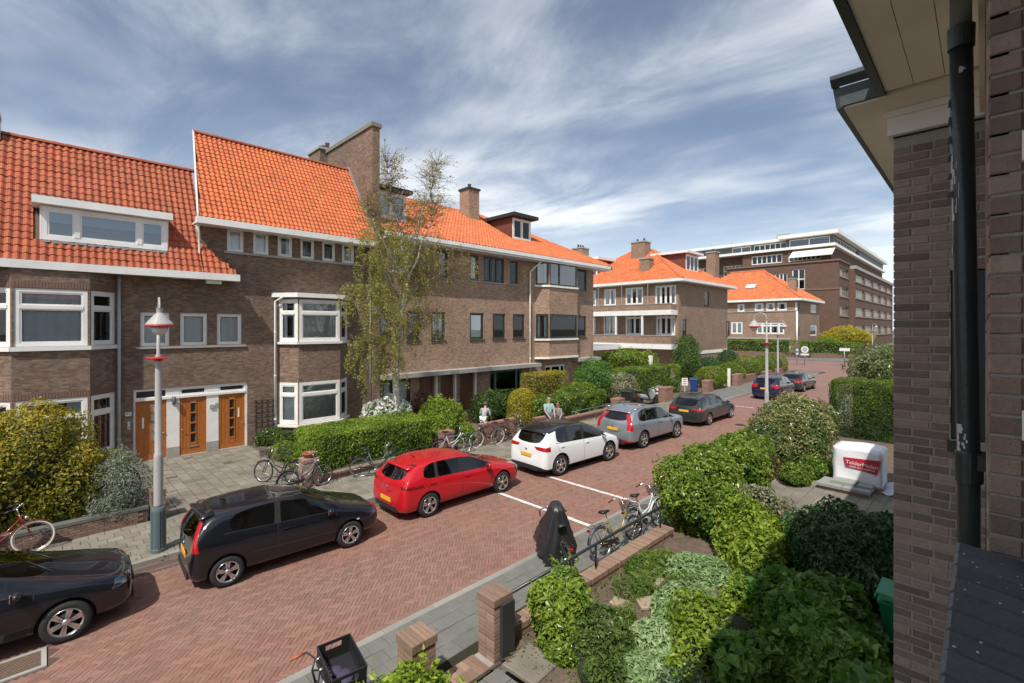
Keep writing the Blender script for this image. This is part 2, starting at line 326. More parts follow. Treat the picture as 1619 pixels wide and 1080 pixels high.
# ---------------------------------------------------------------- ground, road, pavements
def sheet(name, ring, z, m, kind='structure', thick=None):
    b = MB()
    if thick: b.prism([(x, y, z - thick) for x, y in ring], (0, 0, thick))
    else: b.poly([(x, y, z) for x, y in ring])
    o = b.build(name, m); return tag(o, kind=kind)
sheet('ground', [(-700, -500), (700, -500), (700, 900), (-700, 900)], -.10, mat('far_ground', (.16, .15, .11), .95, var=.2, nscale=.2))
KL, KR = -12.72, -7.05                                    # kerb lines of the street
def herring_mat():
    """clinker herringbone for the far street, where single bricks can no longer be told apart"""
    m, nt, b = nodes_of('clinker_far'); L = nt.links.new; N = nt.nodes.new
    g = N('ShaderNodeNewGeometry'); mp = N('ShaderNodeMapping'); mp.inputs['Rotation'].default_value = (0, 0, R(45)); L(g.outputs['Position'], mp.inputs[0])
    br = N('ShaderNodeTexBrick'); L(mp.outputs[0], br.inputs[0]); br.inputs['Color1'].default_value = (.22, .115, .092, 1); br.inputs['Color2'].default_value = (.27, .145, .118, 1); br.inputs['Mortar'].default_value = (.13, .08, .068, 1)
    br.inputs['Scale'].default_value = 1; br.inputs['Brick Width'].default_value = .204; br.inputs['Row Height'].default_value = .068; br.inputs['Mortar Size'].default_value = .004
    n = N('ShaderNodeTexNoise'); n.inputs['Scale'].default_value = .45; n.inputs['Detail'].default_value = 7; L(g.outputs['Position'], n.inputs[0])
    mr = N('ShaderNodeMapRange'); mr.inputs[1].default_value = .4; mr.inputs[2].default_value = .7; mr.inputs[4].default_value = .5; L(n.outputs[0], mr.inputs[0])
    mx = N('ShaderNodeMix'); mx.data_type = 'RGBA'; L(mr.outputs[0], mx.inputs[0]); L(br.outputs[0], mx.inputs[6]); mx.inputs[7].default_value = (.235, .165, .14, 1); L(mx.outputs[2], b.inputs['Base Color']); b.inputs['Roughness'].default_value = .85
    return m
HERR = herring_mat()
NEAR_Y = 30.0
def build_road():
    road = sheet('road', [(KL, -9), (KR, -9), (KR, NEAR_Y), (KL, NEAR_Y)], -.014, ROADBED); WL[road] = Vector(road.location)
    sheet('far_road', [(KL, NEAR_Y + .004), (KR, NEAR_Y + .004), (KR, 175), (KL, 175)], -.003, HERR)
    sheet('junction', [(-60, 63.5), (KL - .004, 63.5), (KL - .004, 84), (-60, 84)], -.003, HERR)
    w = .068; L = 3; a = R(45); ca, sa = math.cos(a), math.sin(a); x0, x1, y0, y1 = KL + .42, KR - .02, -3.2, NEAR_Y
    H = []; Vv = []
    rng = range(-900, 900)
    ii, jj = np.meshgrid(np.arange(-760, 760), np.arange(-760, 760), indexing='ij'); md = (ii - jj) % (2 * L)
    for kind, sel in (('h', md == 0), ('v', md == 2 * L - 1)):
        i, j = ii[sel], jj[sel]
        u = (i + (L / 2 if kind == 'h' else .5)) * w; v = (j + (.5 if kind == 'h' else L / 2)) * w
        x = (u * ca - v * sa); y = (u * sa + v * ca) + 13.4; x = x - 9.9
        k = (x > x0 + .03) & (x < x1 - .03) & (y > y0) & (y < y1) & ~((np.abs(x + 10.28) < .38) & (np.abs(y + .22) < .36))
        for X, Y in zip(x[k], y[k]): H.append((X, Y, a + (0 if kind == 'h' else math.pi / 2)))
    V, F = unit_brick(L * w - .005, w - .005, .045, .003); n = len(H); A = np.array(H); M = np.zeros((n, 4, 4))
    und = .006 * np.sin(A[:, 0] * 1.7 + 1.3) * np.sin(A[:, 1] * .9) ; z = und + RNG.normal(0, .0013, n) - .004
    M[:, 0, 0] = np.cos(A[:, 2]); M[:, 0, 1] = -np.sin(A[:, 2]); M[:, 1, 0] = np.sin(A[:, 2]); M[:, 1, 1] = np.cos(A[:, 2]); M[:, 2, 2] = 1; M[:, 3, 3] = 1
    M[:, 2, 0] = RNG.normal(0, .003, n); M[:, 2, 1] = RNG.normal(0, .007, n); M[:, 0, 3] = A[:, 0]; M[:, 1, 3] = A[:, 1]; M[:, 2, 3] = z
    pieces('brick', V, F, PIECE_RD, M, road)
    # gutter: rows of bricks laid along the left kerb
    V, F = unit_brick(.198, .062, .045, .004); M = []
    for r in range(6):
        for k in range(int((NEAR_Y + 3) / .204)):
            M.append(mat4(KL + .035 + r * .066, -3 + k * .204 + (r % 2) * .1, -.012 + random.gauss(0, .001) - .010 * (2 - abs(r - 2)) / 2, R(90)))
    gut = sheet('gutter', [(KL, -3), (KL + .42, -3), (KL + .42, NEAR_Y), (KL, NEAR_Y)], -.03, ROADBED); WL[gut] = Vector(gut.location)
    pieces('brick', V, F, mat('brick_gutter', (.17, .105, .085), .85, var=.2, nscale=2, piece=.22, dirt=(.12, .1, .085), dirt_amt=.8, dscale=1.1), M, gut, most=120)
    # painted lines across the street, following the brick courses
    for nm, yl in (('road_marking', 9.98), ('road_marking', 12.28)):
        b = MB()
        for k in range(19):
            xx = -10.62 + k * .182
            if xx + .175 > KR - .05: break
            b.obox((xx + .0875, yl + random.uniform(-.008, .008), .0085), (.086, 0, 0), (0, .066, 0), (0, 0, .0015))
        o = b.build(nm, ROADLINE); tag(o, kind='structure')
    b = MB()
    for k in range(7): b.obox((KL + .5 + k * .3, 32.0, .002), (.13, 0, 0), (0, .05, 0), (0, 0, .002))
    tag(b.build('road_marking', ROADLINE), kind='structure')
build_road()

def kerb(name, x0, x1, y0, y1, z=.10, step=1.0):
    base = MB(); base.box(x0 + .01, y0, -.09, x1 - .01, y1, z - .03); base = tag(base.build(name, CONC), kind='structure')
    V, F = unit_brick(x1 - x0, step - .008, .16, .012); M = [mat4((x0 + x1) / 2, y0 + (k + .5) * step, z + random.gauss(0, .003)) for k in range(int((y1 - y0) / step))]
    pieces('kerb_stone', V, F, mat('kerb_concrete', (.27, .255, .225), .85, var=.12, nscale=4, piece=.1, dirt=(.27, .26, .22), dirt_amt=.6, dscale=2), M, base)
kerb('kerb', KL - .14, KL, -6, 60); kerb('kerb', KR, KR + .14, -4, 70)

def paving(name, x0, x1, y0, y1, z, sx, sy, m, bond=True, most=300, bed=SAND, jit=.003, gap=.010):
    base = MB(); base.box(x0, y0, -.095, x1, y1, z - .012); base = tag(base.build(name, bed), kind='structure')
    V, F = unit_brick(sx - gap, sy - gap, .04, .006); M = []
    nx, ny = int(round((x1 - x0) / sx)), int((y1 - y0) / sy)
    for i in range(nx):
        for j in range(ny + 1):
            y = y0 + (j + .5 + (.5 if bond and i % 2 else 0)) * sy
            if y + sy / 2 > y1: continue
            M.append(mat4(x0 + (i + .5) * sx, y, z + random.gauss(0, jit), random.gauss(0, .006), (random.gauss(0, .008), random.gauss(0, .008))))
    pieces('paving_slab', V, F, m, M, base, most=most); return base
paving('right_pavement', KR + .14, -5.71, -3, 30, .10, .30, .30, SLAB, gap=.007)
pv = MB(); pv.box(-5.70, 10.75, -.09, -5.30, 12.7, .088); pv = tag(pv.build('brick_paving', SAND), kind='structure')
V, F = unit_brick(.196, .060, .05, .004); pieces('brick', V, F, PIECE_RD, [mat4(-5.70 + .098 + (i % 2) * .2, 10.79 + (i // 2) * .065, .104 + random.gauss(0, .002), random.gauss(0, .01)) for i in range(58)], pv)
paving('left_pavement', -15.26, KL - .14, -4, 34, .10, .30, .30, SLAB_Y, most=240, gap=.014)
sheet('far_pavement', [(-15.26, 34), (KL - .14, 34), (KL - .14, 62), (-15.26, 62)], .097, SLAB, thick=.15)
sheet('far_pavement', [(-40, 84), (-12.86, 84), (-12.86, 200), (-40, 200)], .097, SLAB, thick=.15)
sheet('far_pavement', [(KR + .15, 30.01), (-5.7, 30.01), (-5.7, 170), (KR + .15, 170)], .097, SLAB, thick=.15)
paving('forecourt', -22.0, -15.27, 2.05, 6.4, .10, .30, .30, SLAB_Y, bond=False, gap=.020, jit=.005)
paving('garden_path', -4.95, -.8, 14.4, 18.9, .11, .30, .30, SLAB_Y, bond=True, most=200)
paving('gate_path', -5.05, -2.9, 3.85, 4.75, .10, .30, .30, SLAB, bond=False, most=30)
sheet('garden_soil', [(-22, -9), (-15.45, -9), (-15.45, 2.04), (-22, 2.04)], .13, SOIL, thick=.2)
sheet('garden_soil', [(-22, 6.41), (-15.45, 6.41), (-15.45, 62), (-22, 62)], .13, SOIL, thick=.2)
sheet('garden_soil', [(-40, 31.4), (-22.01, 31.4), (-22.01, 46), (-40, 46)], .12, CONC, thick=.2)
def soil_bed(name, x0, x1, y0, y1, z, seed):
    """turned earth: a lumpy surface"""
    r = np.random.default_rng(seed); nx, ny = int((x1 - x0) / .07), int((y1 - y0) / .07); X, Y = np.meshgrid(np.linspace(x0, x1, nx), np.linspace(y0, y1, ny), indexing='ij')
    Z = z + .03 * np.sin(X * 3.1 + 1) * np.sin(Y * 2.3) + .018 * r.standard_normal(X.shape); V = np.stack([X, Y, Z], -1).reshape(-1, 3)
    i, j = np.meshgrid(np.arange(nx - 1), np.arange(ny - 1), indexing='ij'); a = (i * ny + j).ravel(); F = np.stack([a, a + ny, a + ny + 1, a + 1], 1)
    tag(put(name, np_mesh(name, V, F, SOIL, smooth=True)), kind='structure')
soil_bed('garden_soil', -5.35, -.2, 4.85, 14.35, .12, 3); soil_bed('garden_soil', -5.35, -.2, -1.0, 3.8, .10, 4)
sheet('garden_soil', [(-5.69, 18.95), (6, 18.95), (6, 60), (-5.69, 60)], .10, SOIL, thick=.19)
# drain grating in the road, stepping stones, manhole cover
def drain(x, y):
    t = thing('drain_grating', 'rusty slotted drain grating set in the brick road beside the black car', 'drain', (x, y, 0))
    b = MB(); b.box(x - .3, y - .28, -.012, x + .3, y - .22, .010); b.box(x - .3, y + .22, -.012, x + .3, y + .28, .010); b.box(x - .3, y - .22, -.012, x - .24, y + .22, .010); b.box(x + .24, y - .22, -.012, x + .3, y + .22, .010); b.build('frame', CONC, t)
    b = MB(); b.box(x - .24, y - .22, -.0135, x + .24, y + .22, -.0115); b.build('pit', BLACK, t)
    rust = mat('rusty_iron', (.27, .19, .14), .8, metal=.3, var=.3, nscale=14)
    for k in range(10):
        b = MB(); xx = x - .215 + k * .048; b.box(xx - .009, y - .22, -.004, xx + .009, y + .22, .008); b.build('bar', rust, t)
drain(-10.28, -.22)
t = thing('manhole_cover', 'round iron manhole cover in the right pavement near the laurel hedge', 'manhole cover', (-6.6, 11.9, .10))
b = MB(); b.lathe([(.27, -.02), (.27, .012), (.25, .014)], (-6.6, 11.9, .10), n=24, smooth=False); b.build('rim', CONC, t)
b = MB(); b.lathe([(.24, .0), (.24, .018), (.0, .019)], (-6.6, 11.9, .10), n=24, smooth=False); b.build('lid', mat('cast_iron', (.13, .115, .10), .7, metal=.4, var=.2, nscale=20), t)
for (x, y, a, rz, lb) in ((-4.3, 8.5, .21, .3, 'pale square stepping stone between the green mounds'), (-4.25, 7.72, .20, .9, 'reddish stepping stone in the bare garden soil'), (-4.62, 7.35, .15, .2, 'small sunken stepping stone beside the low brick wall'), (-3.95, 6.55, .19, 1.1, 'tilted stepping stone among weeds nearest the camera')):
    V, F = unit_brick(a * 2, a * 1.6, .05, .012); o = put('stepping_stone', np_mesh('stepping_stone', V, F, mat('stone_tan', (.36, .27, .20), .9, var=.2, nscale=6, dirt=(.25, .2, .15))), loc=(x, y, .185)); o.rotation_euler = (random.uniform(-.06, .06), random.uniform(-.06, .06), rz); tag(o, lb, 'stepping stone', 'stepping stones in the right garden', 'thing')
V, F = unit_brick(.62, .62, .06, .015); o = put('stone_slab', np_mesh('stone_slab', V, F, SLAB_Y), loc=(-4.72, 5.12, .165)); o.rotation_euler = (0, 0, .06); tag(o, 'large tan stone slab at the foot of the tall brick gate pillar', 'stone slab', kind='thing')

# ---------------------------------------------------------------- walls, windows, roofs
def seg(p0, p1):
    d = Vector((p1[0] - p0[0], p1[1] - p0[1], 0)); ln = d.length; d.normalize(); n = Vector((d.y, -d.x, 0)); o = Vector((p0[0], p0[1], 0))
    return (lambda u, z, k=0.: o + d * u + n * k + Vector((0, 0, z))), d, n, ln
def wall_panel(mb, p0, p1, z0, z1, holes=(), depth=.14):
    """upright wall seen from its outer side (right of p0->p1), with real openings and their reveals"""
    P, d, n, ln = seg(p0, p1); us = sorted({0., ln, *[h[0] for h in holes], *[h[1] for h in holes]}); zs = sorted({z0, z1, *[h[2] for h in holes], *[h[3] for h in holes]})
    us = [u for u in us if -1e-6 <= u <= ln + 1e-6]; zs = [z for z in zs if z0 - 1e-6 <= z <= z1 + 1e-6]
    for a, b in zip(us, us[1:]):
        for c, e in zip(zs, zs[1:]):
            um, zm = (a + b) / 2, (c + e) / 2
            if any(h[0] < um < h[1] and h[2] < zm < h[3] for h in holes): continue
            mb.poly([P(a, c), P(b, c), P(b, e), P(a, e)])
    for u0, u1, a, b in [h[:4] for h in holes]:
        D = -depth
        mb.poly([P(u0, a), P(u1, a), P(u1, a, D), P(u0, a, D)]); mb.poly([P(u0, b, D), P(u1, b, D), P(u1, b), P(u0, b)])
        mb.poly([P(u0, a), P(u0, a, D), P(u0, b, D), P(u0, b)]); mb.poly([P(u1, a, D), P(u1, a), P(u1, b), P(u1, b, D)])
def bar(mb, P, u0, u1, z0, z1, k0, k1):
    mb.prism([P(u0, z0, k0), P(u1, z0, k0), P(u1, z1, k0), P(u0, z1, k0)], P(0, 0, k1) - P(0, 0, k0))
def curtain(P, u0, u1, z0, z1, k, amp, step, seed):
    mb = MB(); mb.smooth = True; r = random.Random(seed); n = max(4, int((u1 - u0) / step)); ps = []
    for i in range(n + 1):
        u = u0 + (u1 - u0) * i / n; dk = amp * math.sin(i * 1.25 + r.random() * .8) + r.uniform(-amp, amp) * .35
        ps.append((P(u, z0, k + dk), P(u, z1, k + dk * .6)))
    ix = [mb.pts(p) for p in ps]
    for a, b in zip(ix, ix[1:]): mb.face(a, b, b + 1, a + 1)
    return mb
def window(house, p0, p1, u0, u1, z0, z1, fm=WHITE, cols=(1,), trans=None, ft=.075, sill=None, cur=None, rec=.06, name='window', label=None, glass=None, inner=True, pw=.05, room=1.3):
    """frame (the part) with panes, sill, curtain and the dark room behind as sub-parts"""
    glass = glass or GLASS; P, d, n, ln = seg(p0, p1); mb = MB(); f = ft; k1, k0 = -rec, -rec - .07
    bar(mb, P, u0, u1, z0, z0 + f, k0, k1); bar(mb, P, u0, u1, z1 - f, z1, k0, k1); bar(mb, P, u0, u0 + f, z0 + f, z1 - f, k0, k1); bar(mb, P, u1 - f, u1, z0 + f, z1 - f, k0, k1)
    tot = sum(cols); w = (u1 - u0 - 2 * f); us = [u0 + f]
    for c in cols: us.append(us[-1] + w * c / tot)
    panes = []
    for i, (a, b) in enumerate(zip(us, us[1:])):
        a2 = a + (f * .5 if i else 0); b2 = b - (f * .5 if i < len(cols) - 1 else 0)
        if i: bar(mb, P, a - f * .5, a + f * .5, z0 + f, z1 - f, k0 + .004, k1 + .012)
        zz = [(z0 + f, z1 - f)]
        if trans:
            zt = z0 + (z1 - z0) * trans; bar(mb, P, a2, b2, zt - f * .5, zt + f * .5, k0 + .006, k1 + .02); zz = [(z0 + f, zt - f * .5), (zt + f * .5, z1 - f)]
        for za, zb in zz:
            if pw:                                           # the inner sash rails
                s = pw; bar(mb, P, a2, b2, za, za + s, k0 + .01, k1 - .015); bar(mb, P, a2, b2, zb - s, zb, k0 + .01, k1 - .015); bar(mb, P, a2, a2 + s, za + s, zb - s, k0 + .01, k1 - .015); bar(mb, P, b2 - s, b2, za + s, zb - s, k0 + .01, k1 - .015)
            panes.append((a2 + pw, b2 - pw, za + pw, zb - pw))
    w_ = mb.build(name, fm, house, label)
    for a, b, za, zb in panes:
        g = MB(); bar(g, P, a, b, za, zb, k0 + .025, k0 + .035); g.build('pane', glass, w_)
    if sill is not None:
        g = MB(); bar(g, P, u0 - .05, u1 + .05, z0 - .07, z0 - .004, -.10, .06); g.build('sill', sill, w_)
    if cur:
        kind, m_ = cur; a, b = u0 + f, u1 - f
        if kind == 'full': curtain(P, a, b, z0 + f, z1 - f, k0 - .06, .036, .05, u0 * 7).build('curtain', m_, w_)
        elif kind == 'sides':
            curtain(P, a, a + (b - a) * .27, z0 + f, z1 - f, k0 - .06, .03, .05, u0 * 5).build('curtain', m_, w_); curtain(P, b - (b - a) * .27, b, z0 + f, z1 - f, k0 - .06, .03, .05, u0 * 9).build('curtain', m_, w_)
        elif kind == 'blind':
            g = MB(); bar(g, P, a, b, z0 + f + (z1 - z0) * .03, z1 - f, k0 - .03, k0 - .025); g.build('blind', m_, w_)
        elif kind == 'half':
            g = MB(); bar(g, P, a, b, z0 + (z1 - z0) * .55, z1 - f, k0 - .10, k0 - .095); g.build('blind', m_, w_)
    if inner:
        g = MB(); D = -room; a, b, za, zb = u0 + .01, u1 - .01, z0 + .01, z1 - .01; K = k0 - .02
        g.poly([P(a, za, D), P(b, za, D), P(b, zb, D), P(a, zb, D)]); g.poly([P(a, za, K), P(b, za, K), P(b, za, D), P(a, za, D)]); g.poly([P(a, zb, D), P(b, zb, D), P(b, zb, K), P(a, zb, K)])
        g.poly([P(a, za, K), P(a, za, D), P(a, zb, D), P(a, zb, K)]); g.poly([P(b, za, D), P(b, za, K), P(b, zb, K), P(b, zb, D)]); g.build('room', ROOM, w_)
    return w_
def facade(house, m, p0, p1, z0, z1, wins, name='wall', depth=.14, label=None):
    """wins: dicts with u0,u1,z0,z1 and window options; hole only when door=True"""
    mb = MB(); wall_panel(mb, p0, p1, z0, z1, [(w['u'][0], w['u'][1], w['z'][0], w['z'][1]) for w in wins], depth); o = mb.build(name, m, house, label)
    for w in wins:
        k = {a: b for a, b in w.items() if a not in ('u', 'z', 'hole')}
        if not w.get('hole'): window(house, p0, p1, *w['u'], *w['z'], **k)
    return o
def wn(u0, u1, z0, z1, **k): return dict(u=(u0, u1), z=(z0, z1), **k)

def tile_shape(w, ln, thick=.018, n=6, amp=.030):
    """one S-shaped clay pantile: x across, y up the slope, z out of the roof; lower edge at y=0"""
    V = []; prof = []
    for i in range(n + 1):
        t = i / n; prof.append((-w / 2 + (w + .012) * t, amp * math.sin(2 * math.pi * t - .6) + .012))
    for y, lift in ((0, .030), (ln * 1.06, .002)):
        V += [(x, y, z + lift) for x, z in prof]
    V += [(x, .004, z + .030 - thick) for x, z in prof]
    k = n + 1; F = [(i, i + 1, k + i + 1, k + i) for i in range(n)] + [(2 * k + i, 2 * k + i + 1, i + 1, i) for i in range(n)]
    return np.array(V), np.array(F)
def roof_slope(house, e0, e1, up, length, m, tw=.235, tl=.33, most=300, inside=None, name='roof_tile', deck=True, n=6):
    """tiles in courses from eave e0->e1 (left to right seen from outside) along unit vector up"""
    e0, e1, up = Vector(e0), Vector(e1), Vector(up).normalized(); ax = (e1 - e0); L = ax.length; ax.normalize(); nrm = ax.cross(up).normalized()
    nu, nv = int(L / tw), int(length / tl); M = []; tw = L / nu; tl = length / nv
    for j in range(nv):
        for i in range(nu):
            u, v = (i + .5) * tw, j * tl
            if inside and not inside(u, v + tl * .5): continue
            p = e0 + ax * u + up * v + nrm * random.gauss(0, .003); a = random.gauss(0, .012); X = (ax + up * a).normalized(); Y = (up - ax * a).normalized(); m4 = np.eye(4); m4[:3, 0] = X; m4[:3, 1] = Y; m4[:3, 2] = nrm; m4[:3, 3] = p; M.append(m4)
    V, F = tile_shape(tw, tl, n=n, amp=.030 if n > 5 else .045); pieces(name, V, F, m, M, house, most)
def deck(house, ring, off, m=None, name='roof_deck'):
    b = MB(); b.prism([Vector(p) for p in ring], off); return b.build(name, m or mat('roof_boards', (.12, .07, .05), .9), house)
def ridge(house, a, b, m, r=.12, step=.36, most=40, name='ridge_tile'):
    """half-round tiles laid along a ridge or hip"""
    a, b = Vector(a), Vector(b); ax = (b - a); L = ax.length; ax.normalize(); side = ax.cross(Vector((0, 0, 1))).normalized(); up = side.cross(ax); n = max(1, int(L / step)); st = L / n; V = []; F = []; k = 7
    for y, rr in ((-st * .53, r * 1.06), (st * .53, r * .96)): V += [(rr * math.cos(math.pi * i / (k - 1)), y, rr * math.sin(math.pi * i / (k - 1)) - .03) for i in range(k)]
    F = [(i, i + 1, k + i + 1, k + i) for i in range(k - 1)]; M = []
    for j in range(n):
        m4 = np.eye(4); m4[:3, 0] = -side; m4[:3, 1] = ax; m4[:3, 2] = up; m4[:3, 3] = a + ax * (j + .5) * st; M.append(m4)
    pieces(name, np.array(V), np.array([f[::-1] for f in F]), m, M, house, most)
def pipe(house, x, y, z0, z1, m, r=.045, name='downpipe', top=None):
    b = MB(); path = [(x, y, z0), (x, y, z1)]
    if top: path += [top]
    b.tube(path, r, 10); o = b.build(name, m, house)
    c = MB()
    for z in np.arange(z0 + 1.0, z1, 1.9): c.lathe([(r + .012, -.03), (r + .012, .03)], (x, y, float(z)), n=10, smooth=False)
    c.build('clamp', m, o); return o
def chimney(house, x0, y0, x1, y1, z0, z1, pots=2, m=None, cap=CONC, name='chimney'):
    b = MB(); b.box(x0, y0, z0, x1, y1, z1); o = b.build(name, m or BR_A, house); c = MB(); c.box(x0 - .08, y0 - .08, z1 + .002, x1 + .08, y1 + .08, z1 + .14); c.build('cap', cap, o)
    for i in range(pots):
        c = MB(); f = (i + .5) / pots; c.lathe([(.13, 0), (.11, .32), (.14, .34), (.14, .40)], (x0 + (x1 - x0) * f if x1 - x0 > y1 - y0 else (x0 + x1) / 2, y0 + (y1 - y0) * f if y1 - y0 >= x1 - x0 else (y0 + y1) / 2, z1 + .14), n=10); c.build('pot', mat('clay_pot', (.22, .12, .08), .85), o)
    return o

# ---------------------------------------------------------------- left row: house with the bay (A)
FX = -22.0
def bay_wins(z0, z1, trans, cur, fr=WHITE): return dict(z=(z0, z1), trans=trans, cur=cur, fm=fr)
HA = thing('brick_house', 'brown brick house at far left with wide white dormer in its red tiled roof', 'house', (FX, 0, 0), 'houses along the street')
def house_a():
    H = HA; BX = -21.2
    doors = dict(u=(2.39, 6.17), z=(.06, 2.81), hole=True)
    mid = [wn(a - 1.9, b - 1.9, 4.40, 5.67, cur=('full', SHEER), rec=.05, label=None) for a, b in ((2.59, 3.47), (3.81, 4.71), (5.05, 5.95))]
    dd = dict(u=(2.39 - 1.9, 6.17 - 1.9), z=(.06, 2.81), hole=True)
    facade(H, BR_A, (FX, 1.9), (FX, 6.3), 0, 7.0, mid + [dd], depth=.14)
    b = MB(); b.box(FX - .02, 2.45, 4.305, FX + .07, 6.1, 4.385); b.build('sill', CONC, H)
    b = MB(); b.box(FX - .02, 2.36, 2.815, FX + .006, 6.2, 2.88); b.build('soldier_course', mat('brick_soldier', (.19, .115, .085), .9, var=.3, nscale=14), H)
    # bay: three sides, two storeys
    pts = [(FX, -1.45), (BX, -.65), (BX, 1.16), (FX, 1.9)]
    for i in range(3):
        p0, p1 = pts[i], pts[i + 1]; ln = math.dist(p0, p1); e = .04 if i != 1 else .06
        facade(H, BR_A, p0, p1, 0, 7.0, [wn(e, ln - e, 4.50, 6.34, trans=.68, cur=('full', DRAPE if i == 1 else SHEER), rec=.02, ft=.11, room=.45), wn(e, ln - e, .75, 2.80, trans=.70, cur=('sides', DRAPE), rec=.02, ft=.11, room=.45)], name='bay_wall', depth=.1)
        for nm, z in (('sill', 4.36), ('sill', .62)):
            P, d, n, l2 = seg(p0, p1); b = MB(); bar(b, P, -.03, l2 + .03, z, z + .13, -.02, .10 - .006 * i); b.build(nm, WHITE, H)
        P, d, n, l2 = seg(p0, p1); b = MB()
        for k in range(int(l2 / .075)):
            bar(b, P, k * .075 + .008, k * .075 + .069, 2.82, 3.02, -.02, .008)
        b.build('soldier_course', mat('brick_soldier', (.19, .115, .085)), H); b = MB()
        for k in range(int(l2 / .075)):
            bar(b, P, k * .075 + .008, k * .075 + .069, 6.36, 6.57, -.02, .008)
        b.build('soldier_course', mat('brick_soldier', (.19, .115, .085)), H)
    facade(H, BR_A, (FX, -9), (FX, -1.45), 0, 7.0, [])
    # gutter and soffit
    b = MB(); b.prism([(-21.12, -9, 6.96), (-21.12, -9, 7.22), (-21.34, -9, 7.22), (-21.34, -9, 6.96)], (0, 14.66, 0)); b.build('gutter', WHITE, H)
    b = MB(); b.box(-21.98, -9, 7.0, -21.345, 5.66, 7.05); b.build('soffit', WHITE, H)
    pipe(H, -21.9, 1.98, .1, 6.95, GREYP, .05)
    # roof
    up = Vector((-3.1, 0, 4.7)).normalized(); e0, e1 = (-21.2, -6, 7.2), (-21.2, 4.42, 7.2); SL = math.hypot(3.1, 4.7)
    deck(H, [(-21.22, -9, 7.10), (-21.22, 4.42, 7.10), (-24.3, 4.42, 11.83), (-24.3, -9, 11.83)], (-.10, 0, -.05)); deck(H, [(-24.3, -9, 11.83), (-24.3, 4.42, 11.83), (-27.4, 4.42, 7.2), (-27.4, -9, 7.2)], (0, 0, -.1))
    y0d, y1d = 0.0, 3.37
    roof_slope(H, e0, (-21.2, 4.8, 7.2), up, SL, TILE_A, tw=.20, tl=.285, inside=lambda u, v: u < 10.36 + .3 * v / SL and not (y0d - .1 < u - 6 < y1d + .1 and .95 < v < 2.55))
    ridge(H, (-24.3, -6, 11.9), (-24.3, 4.75, 11.9), TILE_A)
    roof_slope(H, (-21.2, 4.46, 7.2), (-21.2, 5.75, 7.2), up, 1.45, TILE_A, tw=.20, tl=.285, inside=lambda u, v: u < 1.25 - v * .85)
    deck(H, [(-21.22, 4.45, 7.10), (-21.22, 5.6, 7.10), (-21.95, 4.5, 8.2)], (-.06, 0, -.04))
    # dormer
    D = 'white'; fx = -21.75; p0, p1 = (fx, y0d), (fx, y1d)
    dm = MB(); dm.prism([(fx - .04, y0d - .035, 7.98), (fx - .04, y0d - .035, 9.115), (-22.5, y0d - .035, 9.115)], (0, .03, 0)); dm.prism([(fx - .04, y1d + .005, 7.98), (fx - .04, y1d + .005, 9.115), (-22.5, y1d + .005, 9.115)], (0, .03, 0)); dm = dm.build('dormer', WHITE, H)
    window(H, p0, p1, .0, y1d, 7.99, 9.10, cols=(1, 2.3, .95), ft=.14, rec=-.02, cur=('half', mat('pale_blind', (.66, .67, .66))), glass=glass_mat('sky_glass', (.8, .86, .9), 3.6), name='dormer_window')
    b = MB(); b.box(-23.0, y0d - .22, 9.12, fx + .30, y1d + .12, 9.36); b.build('dormer_roof', WHITE, H)
    b = MB(); b.box(-23.0, y0d - .2, 9.362, fx + .26, y1d + .1, 9.38); b.build('roofing_felt', LEAD, H)
    b = MB()
    for k in range(15): b.obox((fx + .07, .12 + k * .222, 7.93 - .02 * (k % 2)), (.09, 0, .0), (0, .10, 0), (.0, 0, .035))
    b.build('lead_apron', LEAD, H, 'scalloped pale flashing under the dormer window')
    # camera and bracket under the gutter
    b = MB(); b.box(-21.5, 4.55, 6.82, -21.3, 5.05, 6.95); b.build('bracket', WHITE, H)
    b = MB(); b.box(-24.4, -1.35, 11.6, -24.0, -1.0, 12.3); b.build('vent_pipe', GREYP, H)
    chimney(H, -25.2, -1.75, -24.6, -1.1, 11, 12.55, 1)
    # doorways
    P, d, n, ln = seg((FX, 0), (FX, 9)); k0, k1 = -.14, -.05
    f = MB(); bar(f, P, 2.39, 2.45, .06, 2.81, k0, k1); bar(f, P, 6.09, 6.17, .06, 2.81, k0, k1); bar(f, P, 2.45, 6.09, 2.75, 2.81, k0, k1); bar(f, P, 2.45, 6.09, 2.37, 2.46, k0, k1 + .03)
    for a, c in ((3.39, 3.80), (4.70, 5.12)): bar(f, P, a, c, .5, 2.37, k0, k1 - .01); bar(f, P, a, c, 2.46, 2.75, k0, k1 - .01)
    f.build('door_frame', WHITE, H)
    f = MB()
    for a, c in ((3.39, 3.80), (4.70, 5.12)): bar(f, P, a, c, .06, .495, k0, k1 + .005)
    f.build('plinth', CONC, H)
    for i, (a, c, lite) in enumerate(((2.45, 3.39, 'pale'), (3.80, 4.70, 'dark'), (5.12, 6.09, 'dark'))):
        lab = ('orange oak door with column of four pale square lights', 'middle orange oak door with dark stepped lights', 'orange oak door beside the trellis with dark stepped lights')[i]
        dm = MB(); bar(dm, P, a, a + .10, .13, 2.365, k0 - .02, k1 - .03); bar(dm, P, c - .10, c, .13, 2.365, k0 - .02, k1 - .03); bar(dm, P, a + .1, c - .1, 2.23, 2.365, k0 - .02, k1 - .03); bar(dm, P, a + .1, c - .1, .13, .33, k0 - .02, k1 - .03)
        dr = dm.build('door', WOOD, H, lab)
        lu = a + (c - a) * (.58 if i == 0 else .5); lw = .085; np_ = 3
